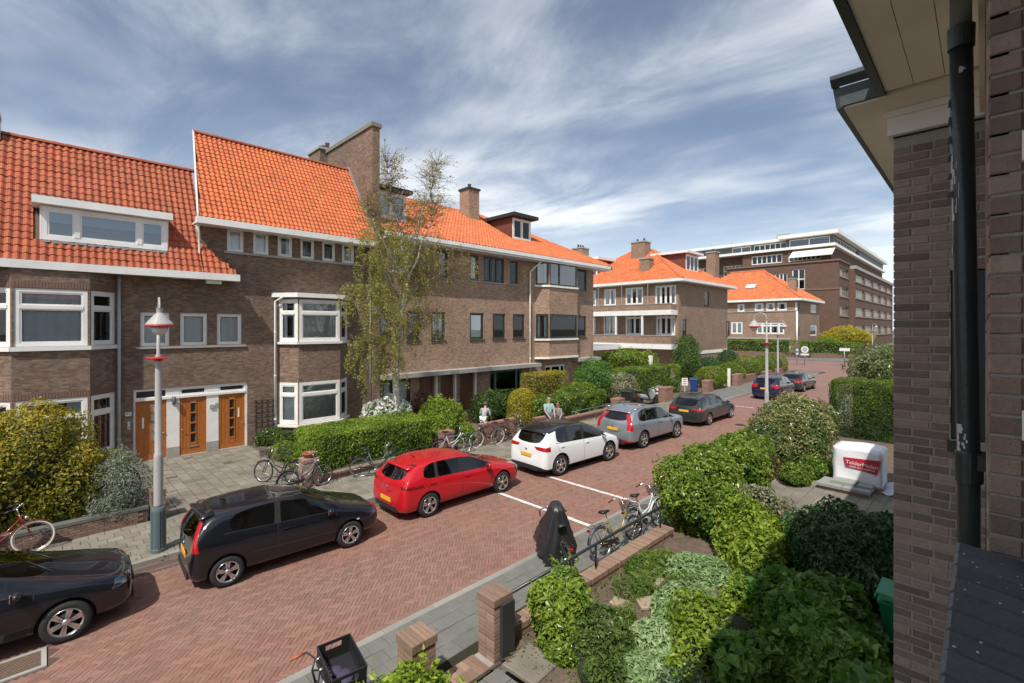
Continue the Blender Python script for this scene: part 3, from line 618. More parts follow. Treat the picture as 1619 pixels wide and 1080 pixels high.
        for (pa, pb) in ((a + .1, lu - lw - .03), (lu + lw + .03, c - .1)):
            m_ = max(1, round((pb - pa) / .14))
            for q in range(m_):
                w_ = (pb - pa) / m_; g = MB(); bar(g, P, pa + q * w_ + .004, pa + (q + 1) * w_ - .004, .335, 2.225, k0 - .02, k1 - .045 - .006 * (q % 2)); g.build('plank', WOOD, dr)
        g = MB(); bar(g, P, lu - lw - .026, lu - lw, .335, 2.225, k0 - .02, k1 - .02); bar(g, P, lu + lw, lu + lw + .026, .335, 2.225, k0 - .02, k1 - .02)
        z = [.55, .95, 1.35, 1.75, 2.15] if i else [.85, 1.2, 1.55, 1.9, 2.2]
        bar(g, P, lu - lw, lu + lw, .335, z[0] - .03, k0 - .02, k1 - .03); bar(g, P, lu - lw, lu + lw, z[-1], 2.225, k0 - .02, k1 - .03)
        for q in range(4): bar(g, P, lu - lw, lu + lw, z[q] - .03, z[q] + .03, k0 - .02, k1 - .02)
        g.build('light_frame', WOOD, dr)
        for q in range(4):
            g = MB(); bar(g, P, lu - lw, lu + lw, z[q] + .03, z[q + 1] - .03, k0 - .01, k0 + .01); g.build('pane', mat('frosted_pane', (.62, .66, .68), .25) if lite == 'pale' else mat('dark_pane', (.02, .02, .022), .06, spec=.9), dr)
        g = MB(); hu = c - .06 if i != 1 else a + .06; g.tube([P(hu, 1.12, k1 - .03), P(hu, 1.12, k1 + .03), P(hu - .09 if i != 1 else hu + .09, 1.12, k1 + .03)], .011, 6); g.build('handle', STEEL, dr)
        if i != 1: g = MB(); bar(g, P, a + .2 if i == 0 else c - .26, a + .26 if i == 0 else c - .2, 1.35, 1.75, k1 - .04, k1 - .035); g.build('house_label', WHITE, dr)
        if i == 1: g = MB(); bar(g, P, lu - .16, lu + .16, .40, .46, k1 - .03, k1 - .005); g.build('letter_slot', STEEL, dr)
        g = MB(); bar(g, P, a, c, .06, .128, k0 - .03, k1 + .06); g.build('threshold', CONC, dr)
        f2 = MB(); bar(f2, P, a + .0, c, 2.46, 2.75, k0 + .0, k0 + .02); q = .07 if i else .03
        tw = f2.build('transom_window', mat('dark_pane', (.02, .02, .022)), H); f3 = MB(); bar(f3, P, a, a + q, 2.46, 2.75, k0 + .02, k1 - .02); bar(f3, P, c - q, c, 2.46, 2.75, k0 + .02, k1 - .02); bar(f3, P, a + q, c - q, 2.46, 2.46 + q, k0 + .02, k1 - .02); bar(f3, P, a + q, c - q, 2.75 - q, 2.75, k0 + .02, k1 - .02); f3.build('frame', WHITE, tw)
    t = MB(); bar(t, P, 2.16, 2.33, 1.88, 2.02, 0, .012); pl = t.build('number_plate', mat('plate_white', (.75, .75, .73)), H)
    text_mesh('number', '91', .13, BLACK, pl, Vector((FX + .016, 2.245, 1.95)) - WL[pl], (R(90), 0, R(90)))
    t = MB(); bar(t, P, 2.22, 2.30, 1.38, 1.68, 0, .03); ic = t.build('intercom', mat('pale_grey', (.55, .55, .54)), H); t = MB(); t.lathe([(.018, 0), (.018, .01)], P(2.26, 1.45, .03), (1, 0, 0), 8); t.build('button', BLACK, ic)
    t = MB(); bar(t, P, 3.56, 3.66, 2.15, 2.45, k1, k1 + .03); la = t.build('wall_lantern', BLACK, H); t = MB(); t.lathe([(.02, -.16), (.06, -.1), (.07, .08), (.03, .16)], P(3.61, 2.3, k1 + .10), n=8); t.build('lamp_glass', mat('lantern_grey', (.12, .13, .14), .3), la)
    t = MB(); bar(t, P, 4.80, 4.96, 1.86, 2.0, k1 - .01, k1 + .05); bar(t, P, 5.0, 5.06, 1.88, 2.06, k1 - .01, k1 + .02); t.build('doorbell', GREYP, H)
house_a()
# wooden trellis against the wall: each slat a part
t = thing('trellis', 'dark wooden garden trellis fixed to the brick wall beside the right door', 'trellis', (FX, 6.82, .1))
TR = mat('trellis_wood', (.07, .055, .045), .8, var=.2)
for k in range(4):
    b = MB(); y = 6.48 + k * .23; b.box(FX + .015, y - .016, .2, FX + .032, y + .016, 2.02); b.build('slat', TR, t)
for k in range(9):
    b = MB(); z = .32 + k * .205; b.box(FX + .034, 6.44, z - .016, FX + .05, 7.21, z + .016); b.build('slat', TR, t)

# ---------------------------------------------------------------- tall house with six small windows (B)
HB = thing('brick_house', 'taller brick house with orange roof and row of six small square windows', 'house', (FX, 8.2, 0), 'houses along the street')
def house_b():
    H = HB; BX = -21.2
    facade(H, BR_A, (FX, 6.3), (FX, 12.1), 0, 7.0, [])
    six = [(5.41, 6.03), (6.39, 7.01), (7.38, 8.0), (8.36, 8.99), (9.36, 9.99), (10.33, 10.95)]
    crs = [('full', SHEER), ('full', SHEER), ('sides', SHEER), None, None, ('sides', DRAPE)]
    facade(H, BR_A, (FX, 4.45), (FX, 12.1), 7.0, 9.3, [wn(a - 4.45, b - 4.45, 8.26, 9.20, cur=c, rec=.04, ft=.09, pw=.03) for (a, b), c in zip(six, crs)])
    b = MB(); b.box(FX - .02, 5.3, 8.16, FX + .07, 11.1, 8.25); b.build('sill', CONC, H)
    g = MB(); g.poly([(FX, 4.45, 6.5), (FX, 4.45, 9.3), (-24.3, 4.9, 13.5), (-24.3, 4.9, 6.5)][::-1]); g.poly([(-24.3, 4.9, 6.5), (-24.3, 4.9, 13.5), (-26.8, 5.3, 9.9), (-26.8, 5.3, 6.5)][::-1]); g.build('gable_wall', BR_A, H)
    pts = [(FX, 7.40), (BX, 7.97), (BX, 9.87), (FX, 10.59)]
    for i in range(3):
        p0, p1 = pts[i], pts[i + 1]; ln = math.dist(p0, p1); e = .03
        facade(H, BR_A, p0, p1, .1, 6.42, [wn(e, ln - e, 4.48, 6.34, trans=.68, cur=('full', DRAPE) if i == 1 else ('sides', SHEER), rec=.0, ft=.13, pw=.045, room=.45), wn(e, ln - e, .86, 2.68, trans=.70, cur=('blind', mat('green_blind', (.35, .42, .40))) if i == 1 else ('full', SHEER), rec=.0, ft=.13, pw=.045, room=.45)], name='bay_wall', depth=.1)
        P, d, n, l2 = seg(p0, p1)
        for z in (4.37, .74):
            b = MB(); bar(b, P, -.03, l2 + .03, z, z + .10, -.02, .12 - .006 * i); b.build('sill', WHITE if z > 1 else CREAM, H)
    b = MB(); b.prism([(FX + .004, 7.12, 6.43), (-21.02, 7.86, 6.43), (-21.02, 10.0, 6.43), (FX + .004, 10.86, 6.43)], (0, 0, .19)); b.build('bay_roof', WHITE, H)
    pipe(H, -21.88, 7.24, .1, 6.25, WHITE, .045, top=(-21.6, 7.45, 6.42))
    b = MB(); b.prism([(-21.1, 4.18, 9.10), (-21.1, 4.18, 9.35), (-21.34, 4.18, 9.35), (-21.34, 4.18, 9.10)], (0, 7.65, 0)); b.build('gutter', WHITE, H)
    b = MB(); b.box(-21.98, 4.2, 9.14, -21.345, 11.8, 9.2); b.build('soffit', WHITE, H)
    b = MB(); b.tube([(-21.5, 4.3, 9.1), (-21.75, 4.38, 8.8), (-21.78, 4.4, 7.6), (-21.35, 4.5, 7.3)], .04, 8); b.build('downpipe', WHITE, H)
    up = Vector((-3.1, 0, 4.25)).normalized(); SL = math.hypot(3.1, 4.25)
    roof_slope(H, (-21.2, 4.25, 9.36), (-21.2, 11.72, 9.36), up, SL, TILE_B, tw=.19, tl=.25, inside=lambda u, v: u > v * .46 / SL)
    deck(H, [(-21.25, 4.3, 9.26), (-21.25, 11.75, 9.26), (-24.3, 11.75, 13.54), (-24.3, 4.74, 13.54)], (-.1, 0, -.05)); deck(H, [(-24.3, 4.9, 13.54), (-24.3, 11.75, 13.54), (-27.4, 11.75, 9.3), (-27.4, 5.5, 9.3)], (0, 0, -.1))
    ridge(H, (-24.3, 4.68, 13.62), (-24.3, 11.75, 13.62), TILE_A)
    b = MB(); b.prism([(-21.15, 4.19, 9.3), (-21.15, 4.19, 9.46), (-24.3, 4.65, 13.70), (-24.3, 4.65, 13.5)], (0, .055, 0)); b.build('verge_board', WHITE, H)
    b = MB(); b.prism([(-21.3, 11.73, 9.42), (-21.3, 11.73, 9.62), (-24.3, 11.73, 13.8), (-24.3, 11.73, 13.58)], (0, .06, 0)); b.build('lead_flashing', ZINC, H)
    # stepped chimney wall between the houses
    b = MB(); b.box(-27.0, 11.8, 0, -21.74, 12.2, 15.25); b.build('chimney_wall', BR_A, H)
    b = MB(); b.prism([(-21.66, 11.72, 15.252), (-21.66, 12.28, 15.252), (-27.1, 12.28, 15.252), (-27.1, 11.72, 15.252)], (0, 0, .2)); b.build('coping', mat('stone_mossy', (.20, .19, .14), .95, var=.25, nscale=6), H)
    chimney(H, -28.7, 11.4, -27.12, 12.5, 9, 15.45, 3)
    b = MB(); b.tube([(-21.82, 11.72, .1), (-21.82, 11.72, 9.1)], .04, 8); b.build('downpipe', GREYP, H)
house_b()

# ---------------------------------------------------------------- long orange-roofed block (C)
HC = thing('apartment_building', 'long brick apartment block with orange hipped roof behind the birch tree', 'apartment block', (FX, 21.5, 0), 'houses along the street')
def house_c():
    H = HC; Y0 = 12.2; Y1 = 31.15; fg = DKGREEN; sl = mat('sill_dark', (.06, .05, .045), .7)
    kw = dict(fm=fg, ft=.1, rec=.06, pw=.04)
    def L(lst): return [wn(a - Y0, b - Y0, z0, z1, **{**kw, **o}) for a, b, z0, z1, o in lst]
    ground = L([(12.5, 14.2, .55, 2.35, dict(cols=(1, 2), cur=('full', SHEER))), (20.0, 22.92, .5, 2.36, dict(cols=(.5, 2.2, .4), cur=('full', DRAPE), fm=mat('teal_paint', (.08, .14, .14)))), (25.3, 27.6, .9, 2.4, dict(cols=(1, 1.6, .7), fm=WHITE))])
    doors = [(14.75, 15.75), (16.2, 17.1), (17.6, 18.65), (29.2, 30.1)]
    ground += [dict(u=(a - Y0, b - Y0), z=(.12, 2.40), hole=True) for a, b in doors]
    mid = L([(12.3, 13.1, 4.37, 6.0, {}), (13.95, 14.8, 4.37, 6.0, {}), (15.56, 16.53, 4.37, 6.0, dict(cur=('sides', SHEER))), (18.38, 19.5, 4.37, 6.0, dict(cur=('blind', SHEER))), (20.26, 21.37, 4.37, 6.0, dict(cur=('blind', SHEER))), (22.07, 23.2, 4.37, 6.0, dict(cur=('blind', SHEER))), (29.08, 30.22, 4.37, 6.0, {})])
    for w in mid: w['sill'] = sl
    top = L([(12.8, 14.4, 8.0, 9.5, dict(cur=('blind', DRAPE), fm=WHITE)), (16.0, 16.72, 7.97, 9.52, {}), (18.38, 19.04, 7.97, 9.52, {}), (19.5, 21.26, 7.97, 9.55, dict(cols=(1, 1, 1), cur=('sides', DRAPE))), (21.8, 22.55, 7.97, 9.52, {}), (29.0, 30.25, 7.94, 9.62, {})])
    facade(H, BR_C, (FX, Y0), (FX, Y1), 0, 9.75, ground + mid + top, depth=.2)
    for a, b in ((16.0, 16.72), (18.38, 19.04), (19.5, 21.26), (21.8, 22.55)):
        g = MB(); g.box(FX - .02, a - .06, 7.89, FX + .06, b + .06, 7.96); g.build('sill', CONC, H)
    facade(H, BR_C, (FX, Y1), (-37, Y1), 0, 9.75, [])
    for (a, b) in ((16.9, 18.2), (22.7, 23.5)):                # stepped brick panels between the top windows
        for q, k in ((0, .03), (.16, .055), (.32, .08)):
            w_ = (b - a) / 2 - q
            if w_ < .1: continue
            g = MB(); c = (a + b) / 2; g.box(FX + .0, c - w_, 8.02 + q, FX + k, c + w_, 9.45 - q); g.build('brick_panel', BR_C, H)
    for i, (a, b) in enumerate(doors):
        g = MB(); m_ = WOOD_DK; P, d, n, ln = seg((FX, 0), (FX, 40)); bar(g, P, a, b, .12, 2.40, -.2, -.17); dr = g.build('door', m_, H); q = 5
        for k in range(q): g = MB(); w_ = (b - a - .1) / q; bar(g, P, a + .05 + k * w_ + .008, a + .05 + (k + 1) * w_ - .008, .2, 2.3, -.17, -.14); g.build('plank', m_, dr)
        g = MB(); bar(g, P, b - .2, b - .16, 1.05, 1.15, -.14, -.10); g.build('handle', STEEL, dr)
        g = MB(); bar(g, P, b + .02, b + .12, .12, 2.42, .0, .16); g.build('post', CREAM, H)
    g = MB(); g.box(FX, 12.25, 2.46, -21.25, 24.1, 2.68); g.build('canopy', CONC, H, 'long concrete canopy slab over the ground floor doors'); g = MB(); g.box(FX, 28.3, 2.58, -21.2, 31.1, 2.80); g.build('canopy', CONC, H)
    # glazed bay over two floors
    pts = [(FX, 24.25), (-21.35, 25.0), (-21.35, 28.2), (FX, 28.22)]
    for i in range(3):
        p0, p1 = pts[i], pts[i + 1]; ln = math.dist(p0, p1); e = .05
        facade(H, BR_C, p0, p1, 3.05, 9.8, [wn(e, ln - e, 8.05, 9.72, cols=(1, 2) if i == 1 else (1,), fm=fg, ft=.1, pw=.03, rec=.0, room=.5, cur=('sides', SHEER), glass=glass_mat('mirror_glass', (.75, .8, .8), 4.0)), wn(e, ln - e, 4.32, 6.05, cols=(1,), fm=fg, ft=.12, pw=.03, rec=.0, cur=('sides', SHEER))], name='bay_wall', depth=.08)
        P, d, n, l2 = seg(p0, p1)
        for z in (7.93, 4.2, 2.92):
            g = MB(); bar(g, P, -.04, l2 + .04, z, z + .13, -.02, .10 - .005 * i); g.build('sill', CREAM, H)
    g = MB(); g.poly([(FX, 24.25, 3.0), (-21.35, 25.0, 3.0), (-21.35, 28.2, 3.0), (FX, 28.22, 3.0)][::-1]); g.build('bay_floor', CREAM, H)
    pipe(H, -21.86, 23.6, .1, 8.9, CREAM, .06, top=(-21.2, 24.2, 9.75))
    # eaves and roof
    EX = -21.02; g = MB(); g.prism([(EX, 12.2, 9.74), (EX, 12.2, 9.96), (EX - .25, 12.2, 9.96), (EX - .25, 12.2, 9.74)], (0, 20.2, 0)); g.build('gutter', WHITE, H)
    g = MB(); g.box(-21.98, 12.22, 9.62, EX - .1, 32.2, 9.735); g.build('soffit', WHITE, H)
    g = MB(); g.box(-37, Y1 + .01, 9.745, EX - .26, 32.3, 9.85); g.box(-37, 32.2, 9.74, EX - .0, 32.45, 9.955); g.build('end_gutter', WHITE, H)
    k = 7.5; zr = 14.1; up = Vector((-k, 0, zr - 9.95)).normalized(); SL = math.hypot(k, zr - 9.95)
    def ins(u, v):
        run = v * k / SL; y = 12.25 + u
        if y > 32.3 - run: return False
        X = -21.1 - run
        if 23.9 < y < 26.1 and -27 < X < -23.9: return False
        if 12.2 < y < 14.6 and -26 < X < -22.9: return False
        return True
    roof_slope(H, (-21.1, 12.25, 9.97), (-21.1, 32.3, 9.97), up, SL, TILE_C, inside=ins, tw=.25, n=5)
    deck(H, [(-21.15, 12.25, 9.9), (-21.15, 32.25, 9.9), (-28.6, 24.8, 14.02), (-28.6, 12.25, 14.02)], (-.02, 0, -.1)); deck(H, [(-21.15, 32.3, 9.9), (-36.1, 32.3, 9.9), (-28.6, 24.8, 14.02)], (0, 0, -.1))
    deck(H, [(-28.6, 12.25, 14.02), (-28.6, 24.8, 14.02), (-36.1, 32.3, 9.9), (-36.1, 12.25, 9.9)], (0, 0, -.1))
    ridge(H, (-28.6, 12.3, 14.12), (-28.6, 24.8, 14.12), TILE_C); ridge(H, (-21.1, 32.3, 10.02), (-28.6, 24.8, 14.14), TILE_C, step=.42)
    chimney(H, -27.9, 22.3, -26.8, 23.3, 12.6, 15.35, 1, BR_C, DKGREEN)
    # dormers
    p0, p1 = (-24.0, 24.05), (-24.0, 25.95); g = MB(); red = mat('weatherboard_red', (.16, .045, .032), .7, var=.2)
    for y in (24.0, 25.955): g.prism([(-24.04, y, 11.4), (-24.04, y, 13.095), (-27.4, y, 13.095)], (0, .045, 0))
    g.build('dormer', red, H); window(H, p0, p1, 0, 1.9, 11.5, 13.05, cols=(1, 1), ft=.13, rec=-.02, name='dormer_window', cur=('full', SHEER))
    g = MB(); g.box(-27.6, 23.7, 13.1, -23.5, 26.3, 13.34); g.build('dormer_roof', mat('roof_felt', (.025, .025, .027), .8), H)
    p0, p1 = (-22.95, 12.6), (-22.95, 14.5); g = MB()
    for y in (12.55, 14.505): g.prism([(-22.99, y, 10.9), (-22.99, y, 12.545), (-26.0, y, 12.545)], (0, .045, 0))
    g.build('dormer', WHITE, H); window(H, p0, p1, 0, 1.9, 11.0, 12.5, cols=(1, 1), ft=.15, rec=-.02, name='dormer_window', cur=('full', SHEER))
    g = MB(); g.box(-26.2, 12.3, 12.55, -22.6, 14.75, 12.75); g.build('dormer_roof', mat('roof_felt', (.025, .025, .027)), H)
house_c()

# ---------------------------------------------------------------- balcony house (D)
HD = thing('apartment_building', 'brick house with balconies and white trim beyond the driveway', 'apartment block', (-22, 46, 0), 'houses along the street')
def hip_roof(H, x0, x1, y0, y1, z, over, pitch, m, most=60, tw=.3, tl=.4):
    """hipped roof over a rectangle; returns ridge ends"""
    X0, X1, Y0, Y1 = x0 - over, x1 + over, y0 - over, y1 + over; w = min(X1 - X0, Y1 - Y0) / 2; h = w * pitch
    if X1 - X0 >= Y1 - Y0: ra, rb = Vector((X0 + w, (Y0 + Y1) / 2, z + h)), Vector((X1 - w, (Y0 + Y1) / 2, z + h))
    else: ra, rb = Vector(((X0 + X1) / 2, Y0 + w, z + h)), Vector(((X0 + X1) / 2, Y1 - w, z + h))
    c = [Vector((X0, Y0, z)), Vector((X1, Y0, z)), Vector((X1, Y1, z)), Vector((X0, Y1, z))]; SL = math.hypot(w, h); dn = Vector((0, 0, -.06))
    long_x = X1 - X0 >= Y1 - Y0; sides = [(0, 1, (0, 1)), (1, 2, (-1, 0)), (2, 3, (0, -1)), (3, 0, (1, 0))]
    for i, j, (dx, dy) in sides:
        L = (c[j] - c[i]).length; tri = (L < 2 * w + .01); rl = [(rb if (i in (1, 2)) else ra)] if (tri and long_x) else None
        if rl is None:
            if long_x: top = [rb, ra] if i == 0 else [ra, rb]
            else: top = ([rb, ra] if i == 1 else [ra, rb]) if not tri else [ra if i == 0 else rb]
        else: top = rl
        if i in (0, 1):                                        # the two slopes that face the street and the camera get tiles
            roof_slope(H, c[i], c[j], Vector((dx * w, dy * w, h)), SL, m, inside=lambda u, v: v * w / SL < u < L - v * w / SL, tw=tw, tl=tl, most=most, n=4)
        deck(H, [p + dn for p in [c[i], c[j]] + top], (0, 0, -.08))
    return c, ra, rb
def house_d():
    H = HD; Y = 46.0; X1 = -22.0; X0 = -38.0; Y1 = 59.0; zE = 9.85
    u = lambda x: x - X0
    def W_(a, b, z0, z1, **k): return wn(u(a), u(b), z0, z1, **{**dict(fm=WHITE, rec=.06, ft=.14, pw=.05, cur=('sides', SHEER)), **k})
    top = [W_(-34.6, -32.1, 7.6, 9.5, cols=(1, 1, 1)), W_(-31.0, -29.4, 7.6, 9.5, cols=(1, 1)), W_(-28.2, -26.0, 7.6, 9.5, cols=(1, 1, 1)), W_(-24.6, -22.25, 7.45, 9.5, cols=(1, 1.1, 1.1, 1))]
    mid = [W_(-34.4, -32.2, 4.45, 6.6, cols=(1, 1, 1), trans=.78), W_(-31.1, -29.5, 4.3, 6.6, cols=(1, 1)), W_(-28.2, -25.9, 4.3, 6.65, cols=(1, 1), trans=.8), W_(-24.5, -22.35, 4.3, 6.65, cols=(.7, 1.2, 1.2, .5), trans=.8)]
    low = [W_(-30.4, -29.2, .9, 2.2, fm=DKGREEN)]
    facade(H, BR_D, (X0, Y), (X1, Y), 0, 9.75, top + mid + low)
    side = [wn(a - Y, b - Y, z0, z1, fm=DKGREEN, ft=.1, pw=.03, rec=.05, sill=mat('sill_dark', (.06, .05, .045))) for a, b, z0, z1 in ((52.37, 53.57, 7.6, 9.2), (46.90, 47.93, 4.1, 6.0), (58.58, 59.79, 4.1, 5.9))]
    facade(H, BR_D, (X1, Y), (X1, Y1), 0, 9.75, side)
    facade(H, BR_D, (X1, Y1), (X0, Y1), 0, 9.75, [])
    g = MB(); g.box(X1, Y + .1, 2.2, X1 + .05, Y1 - .05, 2.55); g.build('stone_band', CREAM, H)
    for z0, z1, zb0, zb1 in ((6.95, 7.5, 6.4, 6.9), (3.45, 4.25, 2.9, 3.4)):
        g = MB(); g.box(X0, Y - 1.3, z0, X1 - .15, Y - 1.18, z1); g.box(X1 - .27, Y - 1.18, z0, X1 - .15, Y - .004, z1); bl = g.build('balcony', BR_D, H); g = MB(); g.box(X0, Y - 1.36, zb0, X1 - .1, Y - .004, zb1); g.build('balcony_floor', WHITE, bl); g = MB(); g.box(X0, Y - 1.34, z1 + .002, X1 - .12, Y - 1.14, z1 + .07); g.build('coping', CONC, bl)
    for x in (-31.7, -28.6, -25.4):
        g = MB(); g.box(x - .09, Y - 1.3, 4.3, x + .09, Y - 1.15, 6.39); g.build('post', WHITE, H); g = MB(); g.tube([(x, Y - .08, 7.5), (x, Y - .08, 9.3), (x + .3, Y - .6, 9.7)], .06, 6); g.build('downpipe', WHITE, H)
    g = MB(); g.box(X0 - .8, Y - .8, 9.76, X1 + .8, Y1 + .8, 9.8); g.build('soffit', WHITE, H); g = MB()
    g.box(X0 - .8, Y - .85, 9.804, X1 + .85, Y - .6, 10.08); g.box(X1 + .6, Y - .598, 9.804, X1 + .85, Y1 + .85, 10.08); g.build('gutter', WHITE, H)
    c, ra, rb = hip_roof(H, X0, X1, Y, Y1, 10.05, .78, .62, TILE_C)
    ridge(H, ra, rb, TILE_C, .16); ridge(H, c[1], rb, TILE_C, .16, .5); ridge(H, c[2], rb, TILE_C, .16, .5)
    chimney(H, -30.2, 50.6, -28.4, 52.0, 12.5, 15.3, 2, BR_D); chimney(H, -27.2, 47.3, -26.0, 48.3, 11, 12.7, 0, BR_D); chimney(H, -37.5, 48.5, -36, 50, 10, 15.2, 3, BR_D); chimney(H, -24.0, 57.6, -22.9, 58.8, 9.9, 14.2, 1, BR_D)
    red = mat('weatherboard_red', (.16, .045, .032))
    g = MB(); g.box(-27.5, 51.2, 11.3, -23.7, 54.6, 13.5); g.build('dormer', red, H); window(H, (-23.7, 51.2), (-23.7, 54.6), .1, 3.3, 11.5, 13.4, cols=(1, 1, 1), ft=.16, rec=-.06, name='dormer_window', inner=False, cur=('full', SHEER)); g = MB(); g.box(-27.8, 50.8, 13.5, -23.2, 55, 13.75); g.build('dormer_roof', WHITE, H)
    g = MB(); g.box(-36.2, 47.6, 10.9, -32.9, 52, 13.3); g.build('dormer', red, H); window(H, (-36.2, 47.6), (-32.9, 47.6), .1, 3.2, 11.2, 13.2, cols=(1, 1, 1), ft=.16, rec=-.06, name='dormer_window', inner=False, cur=('full', SHEER)); g = MB(); g.box(-36.6, 46.9, 13.3, -32.4, 52.2, 13.6); g.build('dormer_roof', WHITE, H)
house_d()
# garage between the blocks
t = thing('garage', 'flat-roofed brick garage with white fascia in front of the balcony house', 'garage', (-30, 42, 0))
facade(t, BR_D, (-33.4, 39.4), (-28.2, 39.4), 0, 2.8, [wn(3.4, 4.6, .9, 2.1, fm=DKGREEN)]); facade(t, BR_D, (-28.2, 39.4), (-28.2, 44.6), 0, 2.8, [])
b = MB(); b.box(-34, 38.7, 2.81, -27.6, 44.62, 3.2); b.build('roof', WHITE, t); b = MB(); b.box(-33.8, 38.9, 3.205, -27.8, 44.6, 3.25); b.build('roofing_felt', LEAD, t); b = MB(); b.tube([(-28.0, 39.0, .1), (-28.0, 39.0, 2.8)], .06, 6); b.build('post', WHITE, t)

# ---------------------------------------------------------------- corner house (E)
HE = thing('brick_house', 'brick corner house with orange hipped roof in front of the office block', 'house', (-23.6, 96, 0), 'houses along the street')
def house_e():
    H = HE; Y = 96.0; X0 = -46.0; X1 = -23.6; Y1 = 112.0; zE = 10.0
    u = lambda x: x - X0
    kw = dict(fm=WHITE, ft=.2, pw=.06, rec=.05, cur=('sides', SHEER), inner=True)
    ws = [wn(u(a), u(b), z0, z1, **{**kw, **o}) for a, b, z0, z1, o in (
        (-33.90, -32.61, 8.17, 9.64, {}), (-30.79, -29.23, 8.27, 9.70, {}), (-28.80, -27.29, 8.22, 9.69, {}), (-26.87, -25.31, 8.23, 9.68, {}), (-23.98, -23.58, 8.28, 9.65, {}),
        (-35.09, -32.96, 3.87, 6.21, dict(cols=(1, 1), cur=('full', SHEER))), (-30.45, -25.72, 3.92, 6.04, dict(cols=(.6, 1, 1, .5), trans=.72)), (-23.88, -23.53, 3.74, 5.21, {}),
        (-29.12, -24.69, 1.2, 3.0, dict(cols=(1, 1, 1)))) ]
    red = mat('door_red', (.35, .07, .025), .5); dx = [(-34.85, -33.66), (-32.84, -31.69)]
    facade(H, BR_D, (X0, Y), (X1, Y), 0, zE, ws, depth=.2)
    for a, b in dx: g = MB(); g.box(a, Y - .08, .1, b, Y - .01, 2.7); g.build('door', red, H)
    rs = [wn(a - Y, b - Y, z0, z1, **kw) for a, b, z0, z1 in ((105.28, 109.67, 8.0, 9.6), (104.81, 109.67, 3.5, 5.6), (102.50, 106.23, .3, 2.6))]
    facade(H, BR_D, (X1, Y), (X1, Y1), 0, zE, rs, depth=.2)
    g = MB(); g.box(X0, Y - .8, 2.95, -24.49, Y - .01, 3.2); g.build('canopy', CONC, H); g = MB(); g.box(X0, Y - .12, 8.05, X1 + .1, Y - .005, 8.2); g.build('stone_band', CONC, H)
    g = MB(); g.tube([(X1 - .05, Y - .2, .3), (X1 - .05, Y - .2, 8.0)], .16, 8); g.build('downpipe', CREAM, H)
    g = MB(); g.box(X0 - .8, Y - .8, zE + .002, X1 + .8, Y1 + .8, zE + .42); g.build('gutter', WHITE, H)
    c, ra, rb = hip_roof(H, X0, X1, Y, Y1, zE + .43, .75, .72, TILE_C, most=20, tw=.45, tl=.55); ridge(H, c[1], rb, TILE_C, .2, .6); ridge(H, ra, rb, TILE_C, .2, .6)
    chimney(H, -25.9, 99.2, -24.7, 100.4, 10.5, 14.2, 1, BR_D)
    up = (Vector(rb) - Vector(c[0])).normalized(); w0 = Vector((-32.45, 99.0, zE + .43 + 3.75 * .72 + .1)); g = MB(); g.obox(w0, (1.0, 0, 0), (0, .6, .43), (0, -.04, .055)); sk = g.build('skylight', LEAD, H); g = MB(); g.obox(w0 + Vector((0, -.05, .07)), (.8, 0, 0), (0, .46, .33), (0, -.01, .012)); g.build('pane', WHITE, sk)
house_e()

